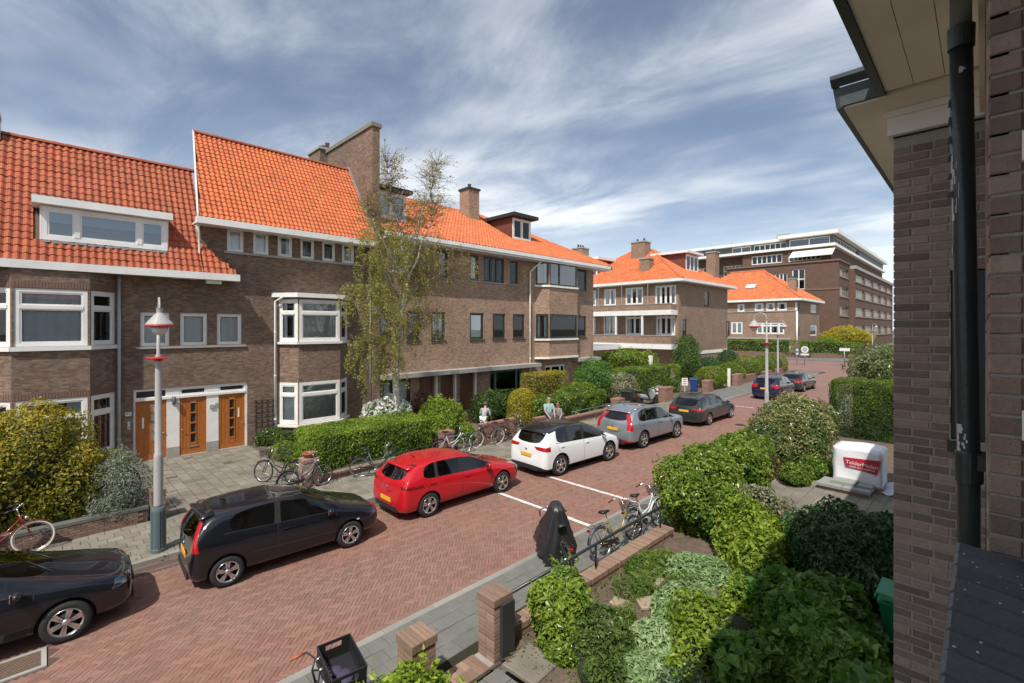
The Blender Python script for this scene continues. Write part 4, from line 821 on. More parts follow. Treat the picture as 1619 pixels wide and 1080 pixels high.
# ---------------------------------------------------------------- large brick office block (F)
HF = thing('office_building', 'large multi-storey brown brick office block with white penthouse at street end', 'office block', (-21.8, 120, 0))
def house_f():
    H = HF; X1 = -21.8; Y = 120.0; Y1 = 196.0; Ym = 131.5; GL = glass_mat('office_glass', (.4, .45, .48), 1.1)
    kw = dict(fm=WHITE, ft=.22, pw=0, rec=.25, inner=True, glass=GL)
    left = [wn(a, b, z0, z1, **{**kw, **o}) for a, b, z0, z1, o in ((-30.6 + 45, -28.0 + 45, 13.6, 18.3, dict(cols=(1, 1), trans=.5)),)]
    left += [wn(-34.12 + 45, -31.50 + 45, 15.0, 17.6, **{**kw, 'cols': (1, 1, 1)})]
    facade(H, BR_F, (-45, Y), (X1, Y), 0, 19.4, left, depth=.3)
    def rows(a, b, zs, per): return [wn(a, b, z0, z1, **{**kw, 'cols': (1,) * per, 'fm': mat('office_frame', (.36, .31, .26), .6), 'cur': None}) for z0, z1 in zs]
    facade(H, BR_F, (X1, Y), (X1, Ym), 0, 19.4, rows(1.2, Ym - Y - 1.0, ((7.8, 9.9), (12.0, 14.2), (16.3, 18.2)), 7), depth=.35)
    for z in (7.55, 11.75, 16.05): g = MB(); g.box(X1, Y + 1, z, X1 + .16, Ym - .8, z + .14); g.build('sill', CONC, H)
    X2 = X1 + .9
    facade(H, BR_F, (X1, Ym), (X2, Ym), 0, 18.6, []); r_ = []
    for k in range(5): r_ += rows(2 + k * 12.4, 2 + k * 12.4 + 11.2, ((3.3, 5.6), (7.8, 9.9), (12.0, 14.2), (15.8, 17.6)), 8)
    facade(H, BR_F, (X2, Ym), (X2, Y1), 0, 18.6, r_, depth=.35)
    for z in (3.05, 7.55, 11.75, 15.55): g = MB(); g.box(X2, Ym + 1, z, X2 + .16, Y1 - 1, z + .14); g.build('sill', CONC, H)
    g = MB(); g.box(-45, Y - .25, 19.4, X1 + .25, Ym, 19.75); g.box(-45.0, Y - .12, 14.2 - .9, X1 + .1, Y - .004, 14.2 - .55); g.build('coping', mat('brick_soldier', (.19, .115, .085)), H)
    g = MB(); g.box(X1 - .6, Ym + .01, 18.6, X2 + .35, Y1, 19.3); g.build('coping', CONC, H)
    # set-back storeys
    s = [wn(a, b, 20.3, 22.4, **{**kw, 'cols': (1,) * n_}) for a, b, n_ in ((2.0, 8.8, 6), (10, 16.5, 7))]
    facade(H, BR_F, (-42, Y + 2.4), (-23.6, Y + 2.4), 19.4, 23.0, s, depth=.2); facade(H, BR_F, (-23.6, Y + 2.4), (-23.6, Y1), 19.4, 23.0, [], depth=.2)
    g = MB(); g.box(-62, Y + 1.7, 23.0, -22.7, Y1, 23.6); g.build('floor_slab', WHITE, H)
    q = [wn(.5, 8.6, 23.7, 25.5, **{**kw, 'cols': (1, 1), 'glass': glass_mat('blue_glass', (.3, .4, .5), 3.5)}), ]
    facade(H, mat('slate_cladding', (.07, .085, .095), .5), (-32.6, Y + 3.4), (-23.4, Y + 3.4), 23.6, 25.7, q, depth=.1); facade(H, mat('slate_cladding', (.07, .085, .095)), (-23.4, Y + 3.4), (-23.4, Y1), 23.6, 25.7, [wn(2, 30, 23.8, 25.5, **{**kw, 'cols': (1,) * 8})], depth=.1)
    g = MB(); g.box(-34, Y + 1.9, 25.7, -22.2, Y1, 26.5); g.build('roof', WHITE, H)
    # left wing, a little further back
    ww = [wn(62 + a, 62 + b, 17.7, 20.9, **{**kw, 'cols': (1,) * n_, 'trans': .6}) for a, b, n_ in ((-55, -50.5, 4), (-47.5, -37.8, 10), (-36.4, -29.8, 7))]
    facade(H, BR_F, (-62, Y + 4.5), (-29, Y + 4.5), 0, 23.0, ww, depth=.2)
    g = MB(); g.box(-62, Y + 3.9, 16.1, -36, Y + 4.45, 16.6); g.build('stone_band', CONC, H)
    facade(H, mat('slate_cladding', (.07, .085, .095)), (-59, Y + 5.2), (-32.62, Y + 5.2), 23.6, 25.6, [wn(13.4, 18, 23.7, 25.5, **{**kw, 'cols': (1, 1), 'glass': glass_mat('blue_glass', (.3, .4, .5))}), wn(18.6, 26, 23.7, 25.5, **{**kw, 'cols': (1,) * 6, 'cur': ('full', SHEER)})], depth=.1)
    g = MB(); g.box(-60.5, Y + 3.8, 25.62, -34.1, Y1, 26.2); g.build('roof', WHITE, H)
    # sun awning over the terrace
    g = MB(); g.prism([(-31.0, Y + 2.35, 22.6), (-31.0, Y + 2.35, 22.5), (-31.0, Y - 0.6, 20.9), (-31.0, Y - 0.6, 21.0)], (8.2, 0, 0)); aw = g.build('awning', mat('awning_cloth', (.72, .68, .60), .8), H)
    g = MB(); g.box(-31.0, Y - .62, 20.75, -22.8, Y - .58, 21.0); g.build('valance', CREAM, aw)
    g = MB(); g.box(-36, Y + 8, 26.5, -33.5, Y + 11, 28.0); g.build('plant_room', LEAD, H)
    g = MB(); g.tube([(-47, Y + 9, 26.2), (-47, Y + 9, 28.8)], .12, 5); g.build('antenna', GREYP, H)
house_f()

# ---------------------------------------------------------------- the house the view is taken from
HN = thing('brick_house', 'dark brick house in shade at right edge with drainpipe, bay and wide eaves', 'house', (0, 4.7, 0), 'houses along the street')
def course_bricks(parent, x0, x1, yface, z0, z1, pattern, hole=None, deep=.10, bh=.052, jt=.012, m=None, most=300, face='y'):
    """courses of separate bricks, each on its own, in front of a recessed mortar bed"""
    M = []; z = z0; r = 0; V0, F0 = unit_brick(1, 1, 1, .02)
    groups = {}
    while z + bh <= z1:
        x = x0; row = pattern[r % len(pattern)]; i = 0
        while x < x1 - .02:
            w = row[min(i, len(row) - 1)] if i < len(row) else row[-1]; i += 1
            e = min(x + w, x1)
            if x1 - e < .03: e = x1
            segs = [(x, e)]
            if hole and z + bh > hole[2] and z < hole[3]:
                segs = []
                if x < hole[0]: segs.append((x, min(e, hole[0] - .004)))
                if e > hole[1]: segs.append((max(x, hole[1] + .004), e))
            for a, b in segs:
                if b - a > .02: groups.setdefault(round(b - a, 3), []).append(((a + b) / 2, z + bh / 2))
            x = e + jt
        z += bh + jt; r += 1
    allM = []; me_all = []
    for w, lst in groups.items():
        V, F = unit_brick(w, bh, deep, .004)
        for cx, cz in lst:
            # brick top face (+z) turned to face -y
            m4 = np.eye(4); a = random.gauss(0, .006)
            m4[:3, 0] = (1, random.gauss(0, .004), 0); m4[:3, 1] = (0, random.gauss(0, .012), 1); m4[:3, 2] = (0, -1, 0); m4[:3, 3] = (cx, yface + random.gauss(0, .0016), cz); me_all.append((w, m4))
    n = 0; cache = {}; pw = WL[parent]
    for w, m4 in me_all:
        if w not in cache: cache[w] = np_mesh('brick', *unit_brick(w, bh, deep, .004), m or PIECE_BR)
        o = bpy.data.objects.new('brick', cache[w]); COL.objects.link(o); o.parent = parent; q = Matrix(m4.tolist()); q.translation -= pw; o.matrix_local = q; n += 1
    return n
def near_house():
    H = HN; BY = 4.73; XW = .012; XB = -.50
    # bay side wall: mortar bed plus single bricks
    st, hd = .208, .104
    b = MB(); b.box(XB + .006, BY + .006, 0, -.17, 7.4, 6.58); b.box(-.17, BY + .006, 0, XW, 7.4, 4.28); b.box(-.17, BY + .006, 5.52, XW, 7.4, 6.58); b.box(-.17, BY + .3, 4.28, XW, 7.4, 5.52)
    bay = b.build('bay_wall', MORTAR, H)
    course_bricks(bay, XB, XW, BY, 2.35, 6.56, [(.104, .112, .112, .112, .2), (.208, .196, .2), (.104, .2, .1, .2), (.208, .1, .2)], hole=(-.168, .2, 4.27, 5.60))
    course_bricks(bay, -.16, XW, BY, 5.52, 5.60, [(.048,)], bh=.075, jt=.008)
    fr = MB(); fr.box(-.166, BY + .03, 4.29, -.106, BY + .10, 5.51); fr.box(-.06, BY + .03, 4.29, XW - .005, BY + .10, 4.36); fr.box(-.106, BY + .03, 4.29, -.06, BY + .10, 4.36); fr.box(-.106, BY + .03, 5.44, XW - .005, BY + .1, 5.51); fr.box(-.035, BY + .03, 4.36, XW - .005, BY + .1, 5.44)
    w = fr.build('window', DKGREEN, H); g = MB(); g.box(-.106, BY + .06, 4.36, -.035, BY + .066, 5.44); g.build('pane', glass_mat('dim_glass', (.75, .82, .8), 1.5), w); g = MB(); g.box(-.106, BY + .16, 4.36, -.035, BY + .17, 5.44); g.build('curtain', mat('green_curtain', (.30, .38, .35)), w)
    b = MB(); b.box(-.19, BY - .03, 4.20, -.11, BY + .03, 4.27); b.build('sill', DKGREEN, w)
    # facade beside the camera: reveal bricks, wall face, wall below and above the window
    b = MB(); b.box(XW + .004, 2.207, 0, .5, BY + .3, 6.78); b.box(XW + .004, -1.6, 0, .3, 2.206, 4.28); b.box(XW + .004, -6, 0, .5, -1.61, 6.78); b.box(XW + .004, -1.6, 6.35, .3, 2.206, 6.78); wl = b.build('wall', MORTAR, H)
    course_bricks(wl, XW, .088, 2.20, 4.30, 6.76, [(.076,)], bh=.054, jt=.011, deep=.20)
    V, F = unit_brick(.206, .052, .05, .004); M = []
    for r in range(38):
        for k in range(12):
            y = 2.31 + k * .216 + (r % 2) * .108
            if y + .1 > BY: continue
            m4 = np.eye(4); m4[:3, 0] = (0, 1, 0); m4[:3, 1] = (0, 0, 1); m4[:3, 2] = (-1, 0, 0); m4[:3, 0] = (0, -1, 0); m4[:3, 3] = (XW - .004, y, 4.33 + r * .0645); M.append(m4)
    pieces('brick', V, F, PIECE_BR, M, wl, most=0)
    b = MB(); b.box(.5, -6, 0, 9, 16, 6.8); b.build('rear_wall', BR_A, H)
    b = MB(); b.box(XB + .02, 7.41, 0, .49, 16, 6.78); b.build('front_wall', BR_A, H)
    b = MB(); b.box(.093, 2.10, 4.42, .17, 2.195, 6.34); b.box(.093, -1.5, 6.24, .17, 2.099, 6.34); b.box(.10, -1.5, 4.42, .17, 2.099, 4.50); b.box(.092, 2.09, 4.405, .13, 2.194, 4.419); wf = b.build('window_frame', WHITE, H)
    for z in (4.75, 5.62):
        g = MB(); g.box(.085, 2.150, z, .0925, 2.18, z + .09); g.build('hinge', WHITE, wf)
    # sloping sill of glazed tiles
    slm = mat('sill_tile', (.075, .085, .10), .5, var=.15, nscale=18, bump=.35, bscale=60, piece=.2, dirt=(.12, .12, .12), dirt_amt=.35, dscale=30)
    b = MB(); b.box(-.050, .2, 4.29, .092, 2.19, 4.335); sb = b.build('sill', mat('sill_mortar', (.33, .33, .33), .9), H); V, F = unit_brick(.162, .103, .05, .008); M = []
    for k in range(18): M.append(mat4(.016, .30 + k * .1085, 4.372 + random.gauss(0, .0015), random.gauss(0, .012), (random.gauss(0, .01), .10)))
    pieces('sill_tile', V, F, slm, M, sb)
    r = random.Random(5)
    b = MB()
    for k in range(34):
        x, y, a = r.uniform(-.05, .08), r.uniform(.9, 2.1), r.uniform(.0012, .0042); z = 4.3725 - (x - .016) * .10 + .0008
        b.lathe([(a, 0), (a * .5, .0012)], (x, y, z), (.1, 0, 1), n=6)
    b.build('bird_lime', mat('bird_lime', (.75, .75, .72), .9), sb)
    # drainpipe with peeling paint
    pip = MB(); pip.tube([(-.050, 3.20, 2.6), (-.052, 3.20, 4.45), (-.066, 3.17, 5.6), (-.078, 3.15, 6.50)], .043, 20); pp = pip.build('drainpipe', mat('pipe_paint', (.018, .026, .028), .33, bump=.25, bscale=35), H)
    c = MB(); c.lathe([(.052, -.12), (.052, .02), (.047, .03)], (-.050, 3.20, 4.47), n=20, smooth=False); c.build('socket', mat('pipe_paint', (.018, .026, .028)), pp); c = MB(); c.lathe([(.050, -.05), (.052, .05)], (-.077, 3.15, 6.50), n=20, smooth=False); c.build('socket', mat('pipe_paint', (.018, .026, .028)), pp)
    c = MB(); c.tube([(-.078, 3.15, 6.51), (-.078, 3.15, 6.8)], .040, 16); c.build('upper_pipe', mat('pipe_primer', (.10, .11, .10), .6), pp)
    c = MB(); c.box(-.01, 3.17, 4.42, XW, 3.23, 4.50); c.obox((.0, 3.10, 4.47), (.02, 0, 0), (0, .03, 0), (0, 0, .035)); c.build('bracket', BLACK, pp)
    r = random.Random(3)
    def peel(zc, h, a0, da, k):
        """a ragged patch where the dark paint has come off, lying on the round pipe"""
        mb = MB(); n = 9; cen = lambda z: Vector((-.052 - (z - 4.45) * .0125 if z > 4.45 else -.051, 3.20 - max(0, z - 4.45) * .024, z)); rr = .0455
        for i in range(n):
            z0_, z1_ = zc + h * i / n, zc + h * (i + 1) / n; w0 = da * (.45 + .55 * math.sin(math.pi * (i + .6) / n)) * r.uniform(.6, 1.15); q = []
            for z, s_ in ((z0_, 0), (z0_, 1), (z1_, 1), (z1_, 0)):
                a = a0 + w0 * (s_ if k else s_ - .5); q.append(cen(z) + Vector((math.cos(a) * rr, math.sin(a) * rr, 0)))
            mb.poly(q)
        return mb
    pm = mat('pipe_bare', (.42, .43, .46), .7, var=.15, nscale=20)
    for zc, h, a0, da in ((5.62, .32, R(200), .95), (4.50, .13, R(212), .95), (6.05, .08, R(186), .3), (5.45, .06, R(190), .25), (6.32, .03, R(260), .5)): peel(zc, h, a0, da, True).build('paint_peel', pm, pp)
    c = MB()
    for z in np.linspace(5.75, 6.2, 6): c.obox((-.072 - .042, 3.15, float(z)), (.008, 0, .004), (0, .003, 0), (.002, 0, r.uniform(.008, .025)))
    c.build('paint_flake', mat('pipe_paint', (.018, .026, .028)), pp)
    # eaves: boarded soffit, gutters, frieze
    zs = 6.80
    for k, (xa, xb) in enumerate(((-.50, -.345), (-.341, -.185), (-.181, -.02))):
        b = MB(); b.prism([(xa, -2, zs), (xb, -2, zs), (xb, -2, zs + .02), (xa, -2, zs + .02)], (0, 6.30, 0)); b.build('soffit_board', CREAM, H)
    b = MB(); b.box(-.5, -2, zs + .021, .3, 4.30, zs + .06); b.box(-.76, 4.36, zs + .012, .3, 8, zs + .05); b.build('soffit_backing', CREAM, H)
    b = MB(); b.box(-.76, 4.36, zs - .02, .0, 8, zs + .010); b.build('bay_soffit', CREAM, H)
    b = MB(); b.box(XB - .03, 4.66, 6.59, XW, 4.72, zs - .022); b.box(XB - .05, 4.64, zs - .075, XW, 4.659, zs - .022); b.box(XB - .03, 4.721, 6.59, XB - .002, 7.4, zs - .022); b.build('architrave', WHITE, H)
    b = MB(); b.box(-.018, 2.3, 6.6, XW - .006, 4.63, zs - .002); b.build('frieze_board', CREAM, H)
    b = MB(); b.prism([(-.55, -2, zs - .012), (-.502, -2, zs - .012), (-.502, -2, zs + .10), (-.57, -2, zs + .16)], (0, 6.33, 0)); b.build('gutter', DKGREEN, H)
    zg = mat('verdigris_zinc', (.045, .062, .062), .65, metal=.0, var=.3, nscale=9, bump=.3, bscale=15)
    b = MB(); b.box(-.78, 4.333, zs - .005, -.50, 4.355, zs + .14); b.build('end_fascia', zg, H); b = MB(); b.prism([(-.83, 4.32, zs + .142), (-.50, 4.32, zs + .142), (-.50, 4.26, zs + .185), (-.83, 4.26, zs + .185)], (0, .0, .03)); b.build('cornice_moulding', zg, H)
    b = MB(); b.prism([(-.80, 4.333, zs - .02), (-.762, 4.333, zs - .02), (-.762, 4.333, zs + .13), (-.83, 4.333, zs + .18)], (0, 3.7, 0)); b.build('bay_gutter', DKGREEN, H)
    b = MB(); b.prism([(-.56, -6, zs + .10), (9.6, -6, zs + .10), (4.5, -6, 9.6)], (0, 22, 0)); b.build('roof', TILE_A, H)
    b = MB(); b.prism([(-.80, 4.36, zs + .13), (.2, 4.36, zs + .13), (.2, 4.36, zs + .5)], (0, 3.6, 0)); b.build('bay_roof', LEAD, H)
near_house()

# ---------------------------------------------------------------- street lamps and signs
def lamp_proto():
    t = thing('street_lamp', '', 'street lamp', (0, 0, 0), 'white street lamps with red rings', local=True)
    wm = mat('lamp_white', (.38, .375, .36), .35, var=.05); red = mat('lamp_red', (.50, .022, .022), .4); gr = mat('lamp_base_grey', (.10, .135, .145), .45, var=.1)
    b = MB(); b.lathe([(.155, -.05), (.155, .06), (.145, .08), (.145, .92), (.13, .98), (.105, .99)], (0, 0, 0), n=20, smooth=False)
    for k in range(6): a = k * math.pi / 3; b.obox((.147 * math.cos(a), .147 * math.sin(a), .5), (.006 * math.cos(a), .006 * math.sin(a), 0), (-.02 * math.sin(a), .02 * math.cos(a), 0), (0, 0, .41))
    b.build('base', gr, t)
    b = MB(); b.lathe([(.092, .98), (.088, 1.05), (.092, 2.0), (.088, 2.12), (.082, 2.18), (.070, 2.2), (.062, 4.35), (.062, 4.36), (.035, 4.42), (.030, 5.3)], (0, 0, 0), n=16); b.build('pole', wm, t)
    b = MB(); b.tube([(0, 0, 5.28)] + [(.26 - .26 * math.cos(a), 0, 5.38 + .27 * math.sin(a)) for a in np.linspace(0, math.pi, 13)] + [(.52, 0, 5.34)], .021, 10); b.build('arm', wm, t)
    b = MB(); b.lathe([(.07, .40), (.06, .37), (.055, .30), (.10, .25), (.25, .06), (.25, .045)][::-1], (.52, 0, 5.02), n=24, smooth=False); sh = b.build('lamp_shade', wm, t)
    b = MB(); b.lathe([(.255, .0), (.262, .02), (.255, .044)], (.52, 0, 5.02), n=24); b.build('shade_ring', red, sh)
    b = MB(); b.lathe([(.0, -.19), (.09, -.17), (.14, -.10), (.16, 0)], (.52, 0, 5.02), n=18); b.build('lamp_glass', mat('lamp_opal', (.62, .62, .58), .2), sh)
    b = MB(); b.lathe([(.064, -.05), (.085, -.04), (.085, .04), (.064, .05)], (0, 0, 4.3), n=16, smooth=False); b.lathe([(.22, -.012), (.235, 0), (.22, .012), (.09, .012)], (0, 0, 4.32), n=20, smooth=False); b.build('pole_ring', red, t)
    return t
LAMP = lamp_proto()
for i, (x, y, z, rz, lab) in enumerate(((-13.08, 1.86, .1, -.10, 'tall white lamp post beside the black hatchback and lavender bush'), (-6.75, 22.6, .1, math.pi, 'white lamp post rising behind the large variegated bush'), (-12.95, 46.4, .1, 0, 'white lamp post on the far left kerb between clipped balls'), (-13.3, 99.5, .1, 0, 'most distant white lamp post near the yellow tree'))):
    o = LAMP if i == 0 else copy_tree(LAMP); o.location = (x, y, z); o.rotation_euler = (0, 0, rz); o['label'] = lab
def sign_post(x, y, h, lab, kind):
    t = thing('road_sign', lab, 'road sign', (x, y, .0), 'signs at the junction'); b = MB(); b.tube([(x, y, 0), (x, y, h)], .045, 8); b.build('post', GALV, t); gr = mat('sign_grey', (.33, .34, .34), .5); d = Vector((.55, -.83, 0)); s_ = Vector((.83, .55, 0)); c = Vector((x, y, 0)) + d * .06
    if kind == 'round':
        b = MB(); b.lathe([(.50, 0), (.50, .02)], c + Vector((0, 0, h - .45)), d, 24, False); pl = b.build('sign_plate', gr, t)
        b = MB(); b.lathe([(.30, .021), (.44, .021), (.44, .028), (.30, .028), (.30, .021)], c + Vector((0, 0, h - .45)), d, 24, False, False); b.build('ring', mat('sign_pale', (.62, .63, .62), .5), pl)
        b = MB(); b.obox(c + d * .035 + Vector((0, 0, h - .45)), s_ * .04 + Vector((0, 0, .03)), d * .004, Vector((0, 0, .33)) + s_ * .1); b.build('bar', gr, pl)
        b = MB(); b.obox(c + Vector((0, 0, h - 1.12)), s_ * .52, d * .01, (0, 0, .12)); b.build('lower_plate', mat('sign_pale', (.62, .63, .62)), t)
    elif kind == 'small':
        b = MB(); b.lathe([(.28, 0), (.28, .02)], c + Vector((0, 0, h + .35)), d, 20, False); p = b.build('sign_plate', mat('sign_plum', (.20, .08, .11), .5), t)
        b = MB(); b.obox(c + Vector((0, 0, h - .3)), s_ * .25, d * .01, (0, 0, .3)); b.build('lower_plate', mat('sign_blue', (.12, .18, .26), .5), t); b = MB(); b.obox(c + d * .02 + Vector((0, 0, h - .68)), s_ * .16, d * .01, (0, 0, .1)); b.obox(c + d * .02 + Vector((0, 0, h - .12)), s_ * .12, d * .01, (0, 0, .12)); b.build('white_plate', mat('sign_pale', (.62, .63, .62)), t)
        b = MB(); b.tube([(x, y, h - .1), (x, y, h + .4)], .04, 6); b.build('post_top', GALV, t)
    else:
        b = MB(); b.obox(c + Vector((0, 0, h - .1)), s_ * .62, d * .012, (0, 0, .2)); b.build('sign_plate', mat('sign_pale', (.62, .63, .62)), t)
sign_post(-17.29,73.80, 2.55, 'round road sign with pale ring above a small plate on grey post', 'round'); sign_post(-18.03,73.07, 2.2, 'narrow post with plum round sign above a blue plate', 'small'); sign_post(-13.00,75.11, 2.3, 'post with one flat pale plate by the corner hedge', 'flat')

# ---------------------------------------------------------------- garden walls, pillars, rails
def brick_pillar(x0, y0, x1, y1, z0, z1, lab, cap=True, m=None, single=True, group='brick garden pillars'):
    m = m or PIECE_PB; t = thing('brick_pillar', lab, 'pillar', ((x0 + x1) / 2, (y0 + y1) / 2, z0), group)
    b = MB(); b.box(x0 + .008, y0 + .008, z0 - .12, x1 - .008, y1 - .008, z1 - .02); core = b.build('core', MORTAR, t)
    bh = .054; jt = .010; n = int((z1 - z0 - (.1 if cap else 0)) / (bh + jt)); M = {}
    for r in range(n):
        z = z0 + r * (bh + jt) + bh
        for (a, c, fixed, ax) in ((x0, x1, y0, 'x'), (y0, y1, x1, 'y'), (x0, x1, y1, 'x'), (y0, y1, x0, 'y')):
            ln = c - a; k = max(1, round(ln / (.214 if r % 2 else .17))); w = ln / k
            for i in range(k):
                mid = a + (i + .5) * w; M.setdefault((round(w - jt, 3)), []).append((mid, fixed, ax, z))
    V0 = {}
    lst = []
    for w, ps in M.items():
        V, F = unit_brick(w, .06, bh, .005)
        mm = [mat4(p if ax == 'x' else f + (.028 if f == x0 else -.028), (f + (.028 if f == y0 else -.028)) if ax == 'x' else p, z, 0 if ax == 'x' else math.pi / 2, (random.gauss(0, .008), random.gauss(0, .008))) for p, f, ax, z in ps]
        if single: pieces('brick', V, F, m, mm, t, most=300)
        else:
            P, FF, rn = instances_np(V, F, np.array(mm)); o = put('brick', np_mesh('brick', P - np.array(WL[t]), FF, m, rn), t); o['kind'] = 'stuff'
    if cap:                                                   # bricks on edge across the top
        k = max(3, int((y1 - y0 + .04) / .065)); w = (y1 - y0 + .04) / k; V, F = unit_brick(x1 - x0 + .04, w - .009, .11, .008)
        pieces('cap_brick', V, F, m, [mat4((x0 + x1) / 2, y0 - .02 + (i + .5) * w, z1 + random.gauss(0, .002), random.gauss(0, .01)) for i in range(k)], t)
    return t
def low_wall(p0, p1, w, h, lab, m=None, cop=True, singles=120, z0=.0, group='low garden walls', edge=True):
    """low garden wall with courses of bricks on both sides and a coping of bricks on edge"""
    m = m or PIECE_PB; p0, p1 = Vector((*p0, 0)), Vector((*p1, 0)); d = p1 - p0; L = d.length; d.normalize(); nn = Vector((d.y, -d.x, 0)); ang = math.atan2(d.y, d.x)
    t = thing('garden_wall', lab, 'garden wall', tuple((p0 + p1) / 2), group); b = MB(); c = (p0 + p1) / 2; b.obox((c.x, c.y, (h - .02) / 2 - .05), d * (L / 2), nn * (w / 2 - .012), (0, 0, (h - .02) / 2 + .05)); b.build('core', MORTAR_DK, t)
    top = h - (.105 if cop else 0); n = int(top / .064); V, F = unit_brick(.206, .06, .054, .005); M = []
    for r in range(n):
        for s_ in (1, -1):
            k = int(L / .216)
            for i in range(k):
                u = (i + .5 + (.5 if r % 2 else 0)) * .216
                if u > L - .1: continue
                q = p0 + d * u + nn * s_ * (w / 2 - .03); M.append(mat4(q.x, q.y, top - .008 - r * .064, ang, (random.gauss(0, .008), 0)))
    if M: pieces('brick', V, F, m, M, t, most=singles)
    if cop:
        V, F = unit_brick(.056, w + .03, .10, .007); k = int(L / .065); pieces('coping_brick', V, F, m, [mat4((p0 + d * (i + .5) * L / k).x, (p0 + d * (i + .5) * L / k).y, h + random.gauss(0, .002), ang + random.gauss(0, .01)) for i in range(k)], t, most=singles)
    return t
def rail(lab, pts, posts, r=.022, m=None):
    m = m or DKGREEN; t = thing('railing', lab, 'railing', tuple(pts[0][:2]) + (0,)); b = MB(); b.tube(pts, r, 10); b.build('rail', m, t)
    for x, y, z0, z1 in posts: b = MB(); b.tube([(x, y, z0), (x, y, z1)], r * .8, 8); b.build('post', m, t)
    return t
# right garden front
brick_pillar(-5.52, 4.78, -5.16, 5.14, .02, 1.03, 'tall brick gate pillar in the sun beside the green rail')
brick_pillar(-5.52, 3.36, -5.16, 3.72, .02, 1.03, 'brick gate pillar nearest the camera, half hidden by a bush')
low_wall((-5.40, 5.18), (-5.34, 10.6), .30, .36, 'low sunlit brick wall with coping in front of the right garden', singles=150)
rail('dark green handrail above the low brick wall on the right', [(-5.34, 5.14, .86), (-5.40, 10.35, .86), (-5.40, 10.5, .80)], [(-5.40, 10.35, .4, .86), (-5.38, 7.7, .4, .86)], r=.028)
V, F = unit_brick(.205, .098, .06, .006); gt = tag(put('brick_threshold', np_mesh('brick_threshold', *unit_brick(.36, 1.06, .06, .004), MORTAR), loc=(-5.34, 4.25, .085)), 'row of bricks across the garden gateway floor', 'threshold', kind='thing'); WL[gt] = Vector((-5.34, 4.25, .085))
pieces('brick', V, F, PIECE_PB, [mat4(-5.43 + (k % 2) * .2, 3.80 + (k // 2) * .103, .10, 0) for k in range(18)], gt)
b = MB(); b.box(-5.12, 4.86, .1, -5.06, 5.12, .95); tag(b.build('gate_stop', mat('gate_wood_dark', (.03, .03, .03), .7)), 'dark wooden board fixed behind the tall gate pillar', 'gate board', kind='thing')
brick_pillar(-5.22, 15.75, -4.72, 16.25, .05, 1.15, 'weathered reddish brick pillar between the two laurel bushes', single=True, m=mat('brick_weathered', (.30, .175, .13), .9, var=.2, nscale=14, bump=.4, bscale=90, piece=.2, dirt=(.36, .30, .26), dirt_amt=.6, dscale=5))
brick_pillar(-5.35, 23.6, -4.95, 24.0, .05, 1.3, 'pale grey pillar at the end of the conifer hedge', single=False)
# left row
WD = mat('brick_wall_dark', (.19, .12, .09), .9, var=.2, nscale=9, bump=.4, bscale=80, piece=.22)
low_wall((-15.34, -3), (-15.34, 1.95), .24, .42, 'dark low brick wall under the golden hedge at left', m=WD, cop=False, singles=60)
b = MB(); b.box(-15.47, -3, .425, -15.21, 1.96, .50); tag(b.build('wall_coping', mat('coping_dark', (.12, .12, .11), .8, var=.2)), 'dark stone coping slab on the low wall under the golden hedge', 'coping', kind='thing')
brick_pillar(-15.42, 2.0, -15.08, 2.3, .05, .9, 'short dark brick pillar beside the lavender and lamp post', m=WD, single=True)
brick_pillar(-15.32, 5.76, -14.92, 6.24, .05, .98, 'brick pillar with a terracotta bowl on top by the bicycles', m=mat('brick_weathered', (.30, .175, .13)))
low_wall((-15.2, 6.26), (-15.3, 11.0), .24, .34, 'low brick wall at the foot of the long clipped hedge', m=PIECE_PB, singles=60)
rail('thin metal rail along the hedge beside the pavement', [(-15.0, 6.3, .42), (-15.05, 11.2, .62)], [(-15.02, 8.6, .1, .5), (-15.04, 10.9, .1, .6)], r=.018, m=mat('rail_dark', (.05, .045, .04), .7))
WR = mat('brick_wall_red', (.27, .145, .11), .9, var=.15, nscale=9, bump=.4, bscale=80, piece=.2)
brick_pillar(-15.5, 11.3, -15.1, 11.8, .05, .95, 'brick pillar half covered by dry creeper beside the bicycle rail', m=WR, single=False)
low_wall((-15.3, 13.35), (-15.3, 15.4), .26, .95, 'solid reddish wall panel behind the bicycle with white tyres', m=WR, cop=True, singles=60)
low_wall((-15.4, 16.9), (-15.35, 19.0), .26, .72, 'sloping reddish wall by the golden bush and the people', m=WR, singles=40)
low_wall((-15.3, 19.1), (-15.3, 23.6), .26, .45, 'low brick wall below the green hedge behind the white car', m=WR, singles=40)
rail('teal green tube rail between the brick pillars', [(-15.1, 11.5, .72), (-15.1, 13.4, .72)], [(-15.1, 12.4, .1, .72)], m=mat('rail_teal', (.06, .14, .14), .5))
rail('thin green rail in front of the hedge near the silver car', [(-15.0, 19.3, .75), (-15.0, 24.0, .75)], [(-15.0, 21.5, .1, .75), (-15.0, 23.9, .1, .75)], m=mat('rail_teal', (.06, .14, .14)))
brick_pillar(-15.5, 23.7, -15.0, 24.4, .05, .95, 'brick pillar behind the roof of the silver car', m=WR, single=False)
brick_pillar(-15.6, 29.6, -15.05, 30.6, .05, 1.05, 'brick pillar at the driveway entrance behind the black estate car', m=WR, single=False)
brick_pillar(-15.5, 36.4, -15.0, 37.3, .05, 1.0, 'brick pillar beside the blue wheelie bin', m=WR, single=False)
brick_pillar(-15.3, 42.0, -14.8, 43.2, .05, 1.1, 'brick pillar between the clipped ball bushes', m=WR, single=False)
low_wall((-15.3, 43.3), (-15.3, 58), .3, .8, 'garden wall under the far ball bushes along the left pavement', m=WR, singles=0)
